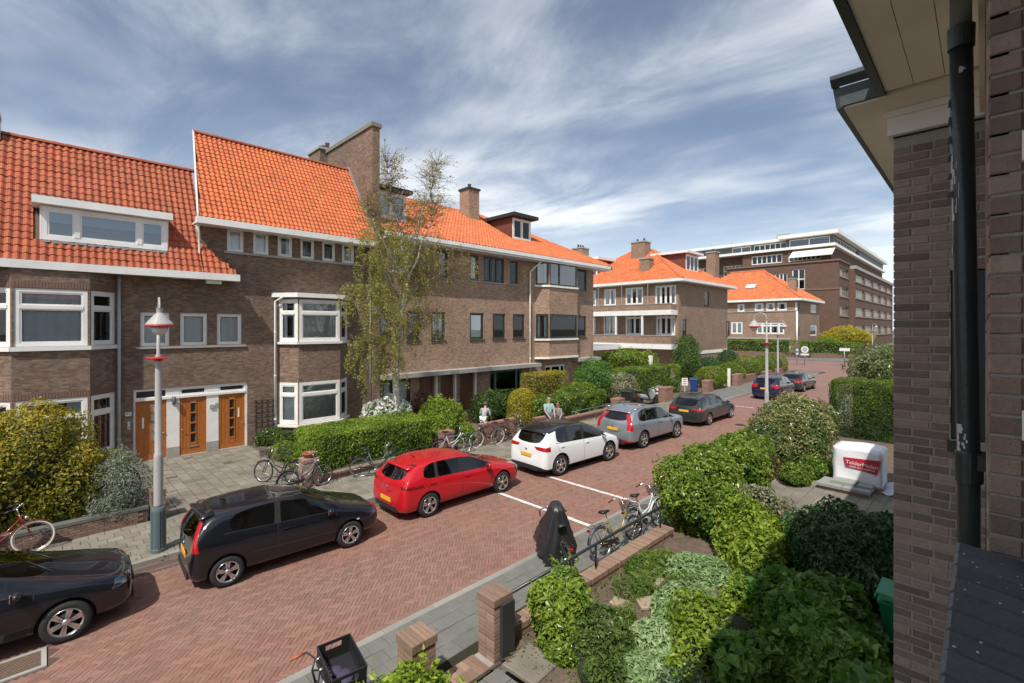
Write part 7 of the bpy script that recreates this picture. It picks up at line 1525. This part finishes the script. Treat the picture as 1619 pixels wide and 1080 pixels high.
def shrub(name, lab, cat, blobs, n, size, m, seed, group=None, aspect=.5, rough=.12, freq=3.2, depth=.32, face=.75, up=.25, core=.64, gz=.1, tint=None, stems=True, shoots=0, flowers=None):
    c0 = np.mean([b[1] for b in blobs], 0); T = thing(name, lab, cat, (float(c0[0]), float(c0[1]), gz), group); r = np.random.default_rng(seed + 99); P, N_ = cloud(blobs, n, seed, depth, rough, freq, gz)
    D = N_ * face + r.standard_normal(P.shape) * .55 + np.array([0, 0, up]); rn = np.clip(.5 + .30 * r.standard_normal(len(P)) + .32 * wob(P, 2.3, seed) + .14 * wob(P, 7, seed + 2), 0, 1)
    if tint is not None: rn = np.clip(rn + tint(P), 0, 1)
    if shoots:                                               # loose young shoots standing out of the crown
        i = r.permutation(len(P))[:shoots]; SP = []; SN = []
        for p, nn in zip(P[i], N_[i]):
            d = nn * .5 + np.array([0, 0, .8]) + r.standard_normal(3) * .25; d /= np.linalg.norm(d); ln = r.uniform(.08, .28)
            for q in range(6): SP.append(p + d * ln * (q + 1) / 6 + r.standard_normal(3) * size * .25); SN.append(d * .3 + r.standard_normal(3))
        P2 = np.concatenate([P, np.array(SP)]); D2 = np.concatenate([D, np.array(SN)]); rn2 = np.concatenate([rn, np.clip(.78 + .2 * r.standard_normal(len(SP)), 0, 1)])
        leaves('foliage', P2, D2, size, m, T, seed, aspect, rnd=rn2)
    else: leaves('foliage', P, D, size, m, T, seed, aspect, rnd=rn)
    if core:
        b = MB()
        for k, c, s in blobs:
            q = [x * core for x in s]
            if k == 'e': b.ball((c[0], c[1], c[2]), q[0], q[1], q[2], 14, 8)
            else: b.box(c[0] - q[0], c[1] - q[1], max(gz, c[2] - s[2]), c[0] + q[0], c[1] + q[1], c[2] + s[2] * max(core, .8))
        b.build('shade_core', CORE_SHADE, T)  # added opaque blob, dark to stand for the shade inside the crown
    if stems:
        b = MB(); rr = random.Random(seed)
        for k, c, s in blobs[:4]:
            for q in range(3):
                a = rr.uniform(0, 6.28); b.tube([(c[0] + .1 * math.cos(a), c[1] + .1 * math.sin(a), gz - .05), (c[0] + s[0] * .35 * math.cos(a), c[1] + s[1] * .35 * math.sin(a), c[2]), (c[0] + s[0] * .55 * math.cos(a), c[1] + s[1] * .55 * math.sin(a), c[2] + s[2] * .55)], [.025, .016, .006], 5)
        b.build('stem', BARK, T)
    if flowers:
        fm, k, fs = flowers; i = r.permutation(len(P))[:k]; leaves('flowers', P[i] + N_[i] * .05, N_[i] + .5 * r.standard_normal((len(i), 3)), fs, fm, T, seed + 7, .9)
    return T
CORE_SHADE = mat('crown_shade_green', (.030, .038, .016), .95, var=.3, nscale=9)  # inner shade of shrubs put into a dark green colour
LF = dict(
 golden=leaf_mat('leaf_golden', (.06, .095, .013), (.20, .20, .022), (.42, .33, .04)), privet=leaf_mat('leaf_privet', (.04, .09, .010), (.115, .20, .018), (.26, .35, .04)),
 laurel=leaf_mat('leaf_laurel', (.022, .052, .012), (.055, .105, .022), (.13, .19, .045), .25, .2), laurel_lit=leaf_mat('leaf_laurel_lit', (.035, .08, .012), (.115, .20, .026), (.29, .37, .06), .3, .3),  # laurel_lit: lighter copy of laurel, sunlight put into the leaf colours
 sage=leaf_mat('leaf_sage', (.11, .19, .06), (.22, .33, .125), (.36, .46, .23), .6, .25), lavender=leaf_mat('leaf_lavender', (.085, .105, .07), (.18, .205, .145), (.32, .34, .27), .6, .2),
 lime=leaf_mat('leaf_lime', (.07, .13, .012), (.17, .26, .022), (.33, .40, .05)), dark=leaf_mat('leaf_dark', (.025, .065, .02), (.05, .11, .033), (.10, .17, .055), .35, .15),
 hydr=leaf_mat('leaf_broad', (.05, .125, .02), (.10, .215, .035), (.18, .31, .06), .4, .3), conifer=leaf_mat('leaf_conifer', (.025, .06, .012), (.06, .12, .018), (.15, .22, .03), .5, .15),
 ball=leaf_mat('leaf_ball', (.06, .11, .012), (.13, .20, .018), (.26, .31, .03)), vari=leaf_mat('leaf_variegated', (.045, .085, .02), (.12, .16, .05), (.36, .33, .14), .3, .2), cream=leaf_mat('leaf_cream', (.10, .13, .05), (.22, .22, .12), (.42, .38, .26)),
 birch=leaf_mat('leaf_birch', (.17, .20, .03), (.30, .31, .06), (.44, .40, .11), .5, .4), yellow=leaf_mat('leaf_yellow', (.22, .20, .02), (.42, .36, .03), (.55, .46, .06)), red=leaf_mat('leaf_copper', (.07, .035, .03), (.13, .06, .045), (.20, .11, .07)), bluish=leaf_mat('leaf_bluish', (.045, .085, .045), (.10, .16, .085), (.20, .26, .16)), white=leaf_mat('petal_white', (.60, .60, .56), (.72, .72, .68), (.80, .80, .78), .6, .3), grass=leaf_mat('leaf_grass', (.05, .10, .015), (.10, .17, .025), (.18, .24, .05)))
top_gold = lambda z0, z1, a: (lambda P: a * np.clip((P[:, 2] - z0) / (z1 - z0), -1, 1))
def S(*a, **k): return shrub(*a, **k)
G1 = 'garden shrubs'; G2 = 'clipped hedges'; G3 = 'clipped ball bushes'
# left, near
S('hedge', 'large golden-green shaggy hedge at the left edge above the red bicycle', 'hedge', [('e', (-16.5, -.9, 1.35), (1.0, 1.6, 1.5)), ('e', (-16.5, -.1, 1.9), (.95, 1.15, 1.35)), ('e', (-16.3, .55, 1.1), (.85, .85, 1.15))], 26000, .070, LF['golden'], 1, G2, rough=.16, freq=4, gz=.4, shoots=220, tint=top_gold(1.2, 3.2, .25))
S('lavender_bush', 'grey-green lavender bush spilling over the wall behind the lamp post', 'bush', [('e', (-15.95, 1.45, .95), (.72, .72, .9)), ('e', (-15.7, 1.3, .55), (.55, .6, .55))], 16000, .050, LF['lavender'], 2, G1, aspect=.25, rough=.14, freq=6, gz=.06, shoots=260)
S('shrub', 'fresh green bush between the golden hedge and the lavender', 'shrub', [('e', (-17.2, 1.3, .9), (.6, .6, .9))], 4000, .06, LF['lime'], 3, G1)
S('shrub', 'low green ivy under the wooden trellis', 'shrub', [('e', (-21.5, 6.9, .4), (.4, .6, .45)), ('e', (-20.9, 7.4, .35), (.5, .5, .4))], 4500, .07, LF['laurel'], 4, G1)
S('shrub', 'yellow-green grassy plant at the corner of the forecourt', 'shrub', [('e', (-18.6, 6.55, .40), (.9, .45, .42)), ('e', (-17.2, 6.6, .45), (.9, .45, .45))], 6000, .08, LF['ball'], 5, G1, aspect=.2, shoots=120)
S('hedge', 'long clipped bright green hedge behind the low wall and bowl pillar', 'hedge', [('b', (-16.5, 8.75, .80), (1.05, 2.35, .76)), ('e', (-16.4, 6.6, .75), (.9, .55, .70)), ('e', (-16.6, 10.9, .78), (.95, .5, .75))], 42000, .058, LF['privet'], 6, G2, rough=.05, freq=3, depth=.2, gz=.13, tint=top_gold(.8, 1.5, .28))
S('flowering_shrub', 'white blossoming shrub at the foot of the birch tree', 'shrub', [('e', (-18.2, 10.6, 1.15), (.85, 1.15, .95))], 7000, .07, LF['lime'], 7, G1, flowers=(LF['white'], 3600, .10), rough=.2)
S('shrub', 'rounded fresh green shrub to the right of the white blossom', 'shrub', [('e', (-16.9, 12.5, .95), (1.0, 1.15, 1.05)), ('e', (-16.5, 11.9, .7), (.8, .7, .75))], 15000, .075, LF['lime'], 8, G1, rough=.2, shoots=120)
S('shrub', 'reddish new-leaved shrub behind the rounded green one', 'shrub', [('e', (-18.4, 12.6, 1.3), (.55, .7, .9))], 3500, .07, LF['red'], 9, G1)
S('shrub', 'dark glossy shrub in front of the wide ground floor window', 'shrub', [('e', (-18.7, 16.7, .85), (.8, .9, .85)), ('e', (-18.7, 18.0, .95), (.8, .9, .8))], 9000, .09, LF['laurel'], 10, G1, rough=.18)
S('shrub', 'small yellow-green plants by the front wheel of the white-tyred bicycle', 'shrub', [('e', (-16.2, 13.1, .45), (.5, .6, .5))], 3500, .08, LF['lime'], 11, G1, shoots=60)
S('hedge', 'golden clipped column bush beside the leafy hedge', 'hedge', [('e', (-16.9, 17.6, 1.0), (.75, .85, 1.02)), ('e', (-16.7, 17.3, .5), (.7, .75, .6))], 11000, .06, LF['yellow'], 12, G2, rough=.05, tint=lambda P: -.35 + .3 * np.clip(P[:, 2] - 1, -1, 1))
S('hedge', 'golden topped square hedge under the tall drainpipe', 'hedge', [('b', (-18.6, 21.4, 1.25), (.6, 1.6, 1.20))], 12000, .065, LF['golden'], 13, G2, rough=.05, depth=.2, tint=top_gold(1.2, 2.3, .45))
S('hedge', 'long leafy laurel hedge behind the wall and the two people', 'hedge', [('b', (-16.4, 20.6, .72), (.7, 3.0, .68)), ('e', (-17.2, 22.5, .9), (.8, 1.7, .75))], 22000, .085, LF['laurel_lit'], 14, G2, rough=.14, depth=.25)
S('shrub', 'bright lime green low bush between the leafy hedge and golden hedge', 'shrub', [('e', (-17.8, 23.6, 1.0), (1.0, 1.9, .72))], 7000, .07, LF['lime'], 15, G1)
S('shrub', 'tall round dark green bush before the concrete canopy end', 'shrub', [('e', (-18.2, 26.0, 1.55), (1.25, 1.6, 1.5))], 11000, .10, LF['hydr'], 16, G1, rough=.2)
S('shrub', 'pale cream flowering bush beside the tall round green bush', 'shrub', [('e', (-16.9, 27.3, .95), (.9, 1.3, 1.0))], 8000, .085, LF['cream'], 17, G1, rough=.18)
S('hedge', 'long clipped box hedge leading to the driveway pillar', 'hedge', [('b', (-17.4, 31.6, 1.15), (.95, 3.4, 1.12))], 20000, .07, LF['privet'], 18, G2, rough=.04, depth=.15)
S('climber', 'leafy climber covering the pergola post beside the garage', 'climber', [('e', (-22.8, 37.5, 2.4), (1.6, 2.4, .75)), ('e', (-21.5, 38.8, 1.6), (.8, 1.0, 1.5)), ('e', (-24.6, 37, 1.9), (1.2, 1.4, 1.0))], 9000, .13, LF['lime'], 19, G1, rough=.25)
b = MB(); b.box(-21.2, 38.4, .1, -20.9, 38.7, 2.6); tag(b.build('pergola_post', CREAM), 'white post under the leafy climber by the driveway', 'post', kind='thing')
S('conifer_shrub', 'tall dark green upright shrub at the corner of the balcony house', 'shrub', [('e', (-20.3, 44.2, 2.2), (1.2, 1.7, 2.3)), ('e', (-19.8, 43.2, 1.5), (1.1, 1.3, 1.6))], 12000, .12, LF['conifer'], 20, G1, rough=.2)
S('shrub', 'low dark green bush against the end wall of the balcony house', 'shrub', [('e', (-19.8, 48.2, 1.0), (1.3, 2.0, 1.1))], 7000, .12, LF['dark'], 21, G1)
S('shrub', 'very dark bush with gaps before the red doors of the corner house', 'shrub', [('e', (-19.5, 52.5, 1.4), (1.1, 1.5, 1.35))], 6000, .13, LF['dark'], 22, G1, rough=.3)
for i, (y, x, rx, h, lab) in enumerate(((39.4, -16.0, 1.15, 1.9, 'golden clipped ball bush nearest the blue bin'), (44.2, -16.2, 1.2, 1.95, 'clipped ball bush just right of the golden one'), (48.2, -16.2, 1.35, 2.35, 'largest clipped ball bush behind the lamp post'), (52.8, -16.2, 1.2, 2.2, 'clipped ball bush beside the far kerb lamp post'), (56.6, -16.2, 1.35, 2.25, 'last clipped ball bush before the junction'))):
    S('ball_bush', lab, 'bush', [('e', (x, y, h * .52), (rx, rx * 1.35, h * .5))], 8000, .085, LF['ball'], 30 + i, G3, rough=.05, depth=.15, tint=(lambda P: .22 + 0 * P[:, 0]) if i == 0 else None)
# far corner
S('hedge', 'long even hedge on the dark wall before the corner house', 'hedge', [('b', (-30, 90.0, 1.9), (10, 1.2, 1.0)), ('b', (-18.6, 92.5, 1.8), (3.6, 1.5, 1.0)), ('e', (-15.5, 97, 1.6), (1.5, 4.5, 1.1))], 16000, .18, LF['privet'], 40, G2, rough=.08, depth=.15)
S('tree', 'broad yellow-leaved small tree before the office block', 'tree', [('e', (-18.2, 106, 3.6), (3.0, 3.4, 1.9)), ('e', (-16.2, 107, 3.2), (2.2, 2.6, 1.5)), ('e', (-20.3, 105, 3.0), (1.9, 2.4, 1.4))], 11000, .20, LF['yellow'], 41, None, rough=.35, freq=1.6, core=.6)
S('shrub', 'lime green bush below the yellow tree', 'shrub', [('e', (-19.8, 100, 2.2), (2.2, 2.4, 1.3))], 4000, .18, LF['lime'], 42, G1)
# right side
S('shrub', 'loose grey-green bush by the shaded brick corner in the distance', 'shrub', [('e', (-5.3, 44, 2.1), (2.2, 2.6, 1.8)), ('e', (-4.2, 43, 1.4), (1.8, 2.0, 1.5))], 15000, .13, LF['vari'], 50, G1, rough=.35)
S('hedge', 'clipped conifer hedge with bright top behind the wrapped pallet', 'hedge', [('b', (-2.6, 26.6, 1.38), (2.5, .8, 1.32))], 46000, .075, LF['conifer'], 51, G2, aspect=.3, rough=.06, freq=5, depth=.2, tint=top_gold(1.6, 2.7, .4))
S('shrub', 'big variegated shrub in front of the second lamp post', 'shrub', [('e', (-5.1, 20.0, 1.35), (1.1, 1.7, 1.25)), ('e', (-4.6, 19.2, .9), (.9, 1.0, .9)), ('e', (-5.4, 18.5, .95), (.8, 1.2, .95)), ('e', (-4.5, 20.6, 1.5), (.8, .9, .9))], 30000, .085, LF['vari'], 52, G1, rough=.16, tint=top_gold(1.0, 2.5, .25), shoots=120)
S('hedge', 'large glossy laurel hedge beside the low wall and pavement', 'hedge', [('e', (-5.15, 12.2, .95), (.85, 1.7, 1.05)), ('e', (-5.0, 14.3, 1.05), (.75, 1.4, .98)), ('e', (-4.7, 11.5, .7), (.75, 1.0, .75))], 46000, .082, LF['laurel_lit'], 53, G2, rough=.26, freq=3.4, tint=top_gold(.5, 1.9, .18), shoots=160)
S('shrub', 'copper-leaved twiggy shrub against the weathered pillar', 'shrub', [('e', (-4.75, 15.2, .95), (.5, .55, .55))], 2600, .05, LF['red'], 54, G1)
S('shrub', 'cream and red tinted loose shrub before the garden path', 'shrub', [('e', (-3.85, 12.3, .62), (.75, .8, .62))], 7000, .075, LF['cream'], 55, G1, rough=.25)
S('shrub', 'bright yellow-green bush in the middle of the right garden', 'shrub', [('e', (-3.55, 10.9, .6), (.72, .8, .6)), ('e', (-3.1, 9.9, .5), (.5, .55, .5))], 9000, .085, LF['lime'], 56, G1, rough=.2, shoots=80)
S('shrub', 'dark dense shrub in the house shade beside the path', 'shrub', [('e', (-2.05, 11.5, .65), (1.0, 1.0, .72)), ('e', (-1.2, 11.4, .75), (.8, .9, .75)), ('e', (-1.8, 10.5, .6), (.8, .7, .6))], 26000, .085, LF['dark'], 57, G1, rough=.18)
S('shrub', 'big broad-leaved hydrangea bush filling the lower right of the garden', 'shrub', [('e', (-1.75, 7.95, .62), (.80, 1.0, .76)), ('e', (-1.95, 7.1, .46), (.7, .85, .6)), ('e', (-1.1, 6.9, .60), (.72, .8, .68))], 23000, .13, LF['hydr'], 58, G1, aspect=.9, rough=.24, face=.55, up=.6, core=.66)
S('shrub', 'bluish narrow-leaved plants along the bottom edge under the hydrangea', 'shrub', [('e', (-2.35, 5.5, .36), (.5, .45, .38)), ('e', (-1.6, 5.5, .42), (.6, .5, .45)), ('e', (-.9, 5.5, .45), (.5, .5, .45))], 9000, .11, LF['bluish'], 59, G1, aspect=.22, rough=.2)
for i, (x, y, rx, ry, rz, mm, lab) in enumerate(((-3.35, 5.95, .45, .42, .34, 'sage', 'lowest pale green mound at the bottom edge of the garden'), (-4.05, 9.35, .62, .62, .34, 'sage', 'upper grey-green sage mound behind the square stone'), (-3.62, 7.95, .62, .62, .42, 'sage', 'middle grey-green sage mound beside the yellow-green bush'), (-3.45, 6.75, .52, .55, .36, 'sage', 'lower grey-green sage mound nearest the camera'), (-4.85, 9.0, .42, .75, .22, 'grass', 'fresh green ground cover patch along the low brick wall'))):
    S('mound_plant', lab, 'plant', [('e', (x, y, .16), (rx, ry, rz))], 5200, .085, LF[mm], 60 + i, 'low mound plants', aspect=.28, rough=.06, up=.7, core=.8, stems=False)
S('shrub', 'yellow-green leafy shrub between the sage mounds and the hydrangea', 'shrub', [('e', (-3.05, 7.25, .42), (.45, .55, .45)), ('e', (-2.95, 6.6, .36), (.42, .45, .4)), ('e', (-2.75, 8.3, .5), (.5, .6, .48)), ('e', (-2.6, 7.4, .48), (.45, .5, .45))], 9000, .075, LF['lime'], 65, G1, rough=.16)
S('shrub', 'yellow-green corner shrub pressed against the green handrail', 'shrub', [('e', (-4.85, 6.15, .55), (.42, .5, .55)), ('e', (-4.75, 5.85, .8), (.34, .38, .32)), ('e', (-4.5, 5.7, .3), (.35, .4, .3))], 9500, .075, LF['laurel_lit'], 66, G1, rough=.2, shoots=70, tint=lambda P: .15 + 0 * P[:, 0])
S('shrub', 'dark mixed shrub low in the garden beside the corner shrub', 'shrub', [('e', (-4.15, 5.85, .32), (.45, .5, .36)), ('e', (-3.85, 5.5, .25), (.4, .35, .3))], 6500, .06, LF['laurel'], 67, G1, rough=.2, shoots=60)
S('shrub', 'young green shrub at the bottom edge behind the nearest brick pillar', 'shrub', [('e', (-4.65, 2.75, .55), (.62, .75, .55)), ('e', (-4.5, 3.3, .5), (.45, .35, .5)), ('e', (-4.9, 2.1, .5), (.4, .5, .5))], 14000, .075, LF['lime'], 68, G1, rough=.18, shoots=110)
for i, (x, y, lab) in enumerate(((-4.55, 7.9, 'weedy tuft by the wall between bare soil patches'), (-4.25, 7.0, 'spiky grass tuft beside the sunken stone'), (-3.95, 6.1, 'untidy green tuft near the lowest stone'), (-4.0, 8.2, 'small tuft beside the reddish stone'))):
    S('grass_tuft', lab, 'plant', [('e', (x, y, .18), (.26, .26, .2))], 1500, .10, LF['grass'], 70 + i, 'tufts in the soil', aspect=.14, rough=.2, up=.9, core=0, stems=False, shoots=50)
S('shrub', 'green shrub strip at the end of the garden path by the pillar', 'shrub', [('e', (-4.3, 17.2, .35), (.5, .8, .35)), ('e', (-4.0, 18.3, .4), (.5, .6, .45))], 6000, .075, LF['laurel_lit'], 75, G1)
def scatter_weeds():
    """fallen petals and small weeds on the soil and paving edges: nobody could count them"""
    r = np.random.default_rng(5); n = 2600; P = np.stack([r.uniform(-5.3, -2.9, n), r.uniform(5.0, 10.0, n), np.full(n, .16) + r.random(n) * .03], 1); T = thing('weeds', 'small weeds sprouting from the bare garden soil', 'weeds', (-4, 7, .1), kind='stuff')
    leaves('foliage', P, r.standard_normal((n, 3)) * .5 + np.array([0, 0, 1.]), .04, LF['grass'], T, 6)
    n = 900; P = np.stack([r.normal(-15.0, .25, n), r.uniform(6.2, 9.5, n), np.full(n, .112)], 1); T = thing('petals', 'pale fallen petals on the pavement under the hedge', 'petals', (-15, 8, .1), kind='stuff'); leaves('foliage', P, r.standard_normal((n, 3)) * .1 + np.array([0, 0, 1.]), .022, LF['white'], T, 7, .9)
    n = 260; P = np.stack([r.normal(-13.3, .3, n), r.uniform(-1, 4, n), np.full(n, .112)], 1); T = thing('leaf_litter', 'dry leaf litter along the kerb by the lamp post', 'leaf litter', (-13.3, 1, .1), kind='stuff'); leaves('foliage', P, r.standard_normal((n, 3)) * .2 + np.array([0, 0, 1.]), .035, LF['cream'], T, 8, .7)
scatter_weeds()

# birch in thin spring leaf before the long block
def birch():
    T = thing('birch_tree', 'slender white-barked birch tree with thin drooping yellow-green twigs', 'tree', (-17.6, 10.75, .1)); r = random.Random(12); bw = mat('birch_bark', (.55, .52, .46), .8, var=.25, nscale=5, dirt=(.07, .06, .05), dirt_amt=.9, dscale=7); tk = [Vector(p) for p in ((-17.6, 10.78, 0), (-17.62, 10.72, 1.3), (-17.6, 10.62, 2.9), (-17.55, 10.7, 4.4), (-17.6, 10.9, 5.8), (-17.6, 11.15, 7.0))]
    b = MB(); b.tube(tk, [.17, .145, .135, .125, .11, .095], 12); b.build('trunk', bw, T)
    limbs = [[tk[5], Vector((-17.5, 11.0, 8.2)), Vector((-17.5, 10.6, 9.6)), Vector((-17.6, 10.3, 11.0)), Vector((-17.6, 10.15, 12.0))], [tk[5], Vector((-17.7, 11.5, 8.3)), Vector((-17.7, 11.9, 9.9)), Vector((-17.8, 12.6, 11.4)), Vector((-17.8, 12.9, 12.6))],
             [tk[4], Vector((-17.3, 10.3, 6.8)), Vector((-17.1, 9.7, 8.0)), Vector((-17.0, 9.3, 8.9))], [tk[4], Vector((-17.8, 11.8, 6.9)), Vector((-17.9, 12.8, 7.4)), Vector((-18.0, 13.9, 8.1)), Vector((-18, 14.6, 8.2))], [tk[3], Vector((-17.4, 10.1, 5.4)), Vector((-17.2, 9.3, 6.2)), Vector((-17.1, 8.9, 6.6))], [tk[3], Vector((-17.7, 11.5, 5.0)), Vector((-17.8, 12.2, 5.2)), Vector((-17.9, 12.6, 5.7))],
             [tk[5], Vector((-17.0, 11.3, 8.0)), Vector((-16.7, 11.6, 9.3)), Vector((-16.6, 11.9, 10.4))], [tk[2], Vector((-17.3, 10.1, 3.6)), Vector((-17.2, 9.6, 4.3)), Vector((-17.1, 9.2, 4.6))], [tk[5], Vector((-18.2, 10.7, 8.2)), Vector((-18.5, 10.2, 9.4)), Vector((-18.6, 9.9, 10.3))], [tk[4], Vector((-18.0, 11.3, 6.6)), Vector((-18.3, 12.0, 7.6)), Vector((-18.3, 12.9, 8.6))]]
    tw = MB(); LP = []; LN = []; rr = np.random.default_rng(3)
    for li, lb in enumerate(limbs):
        n = len(lb); r0 = .06 if li < 2 else .04; b = MB(); pts = []
        for i in range(n - 1):
            for q in range(4): pts.append(lb[i].lerp(lb[i + 1], q / 4) + Vector((r.gauss(0, .03), r.gauss(0, .03), 0)))
        pts.append(lb[-1]); b.tube(pts, [r0 * (1 - .85 * i / (len(pts) - 1)) for i in range(len(pts))], 7); b.build('limb', bw, T)
        for i, p in enumerate(pts[3:]):
            f = i / (len(pts) - 3); top = p.z > 9.2
            for q in range(8 if not top else 18):
                d = Vector((r.gauss(0, 1), r.gauss(0, 1), r.uniform(.1, .9) if not top else r.uniform(.2, 1.3))).normalized(); ln = r.uniform(.5, 1.3) * (1 if not top else .75); p1 = p + d * ln * .5; dr = r.uniform(.15, 1.0) if p.z < 9.2 else r.uniform(-.1, .5); p2 = p1 + d * ln * .45 + Vector((0, 0, -dr * .25)); p3 = p2 + Vector((d.x * .15, d.y * .15, -dr)); p4 = p3 + Vector((0, 0, -dr * .45)); path = [p, p1, p2, p3, p4] if not top else [p, p1, p2, p2 + d * .3 + Vector((0, 0, -.15))]
                tw.tube(path, [.009, .007, .005, .004, .003][:len(path)], 3, False)
                for a, c in zip(path[1:], path[2:]):
                    L = (c - a).length; k = int(L * ((46 if p.y < 11.2 else 18) if p.z < 9 else 15))
                    for _ in range(k): LP.append(tuple(a.lerp(c, r.random()) + Vector((r.gauss(0, .05), r.gauss(0, .05), r.gauss(0, .04)))))
                # side twiglets
                for _ in range(3 if top else 2):
                    a = p1.lerp(p2, r.random()); e = a + Vector((r.gauss(0, .22), r.gauss(0, .22), r.uniform(-.1, .3))); tw.tube([a, a.lerp(e, .5) + Vector((0, 0, .03)), e], [.005, .004, .002], 3, False)
    tw.build('twigs', mat('birch_twigs', (.17, .11, .075), .85), T); LP = np.array(LP); LN = rr.standard_normal(LP.shape); leaves('foliage', LP, LN, .058, LF['birch'], T, 4, .7); return T
birch()
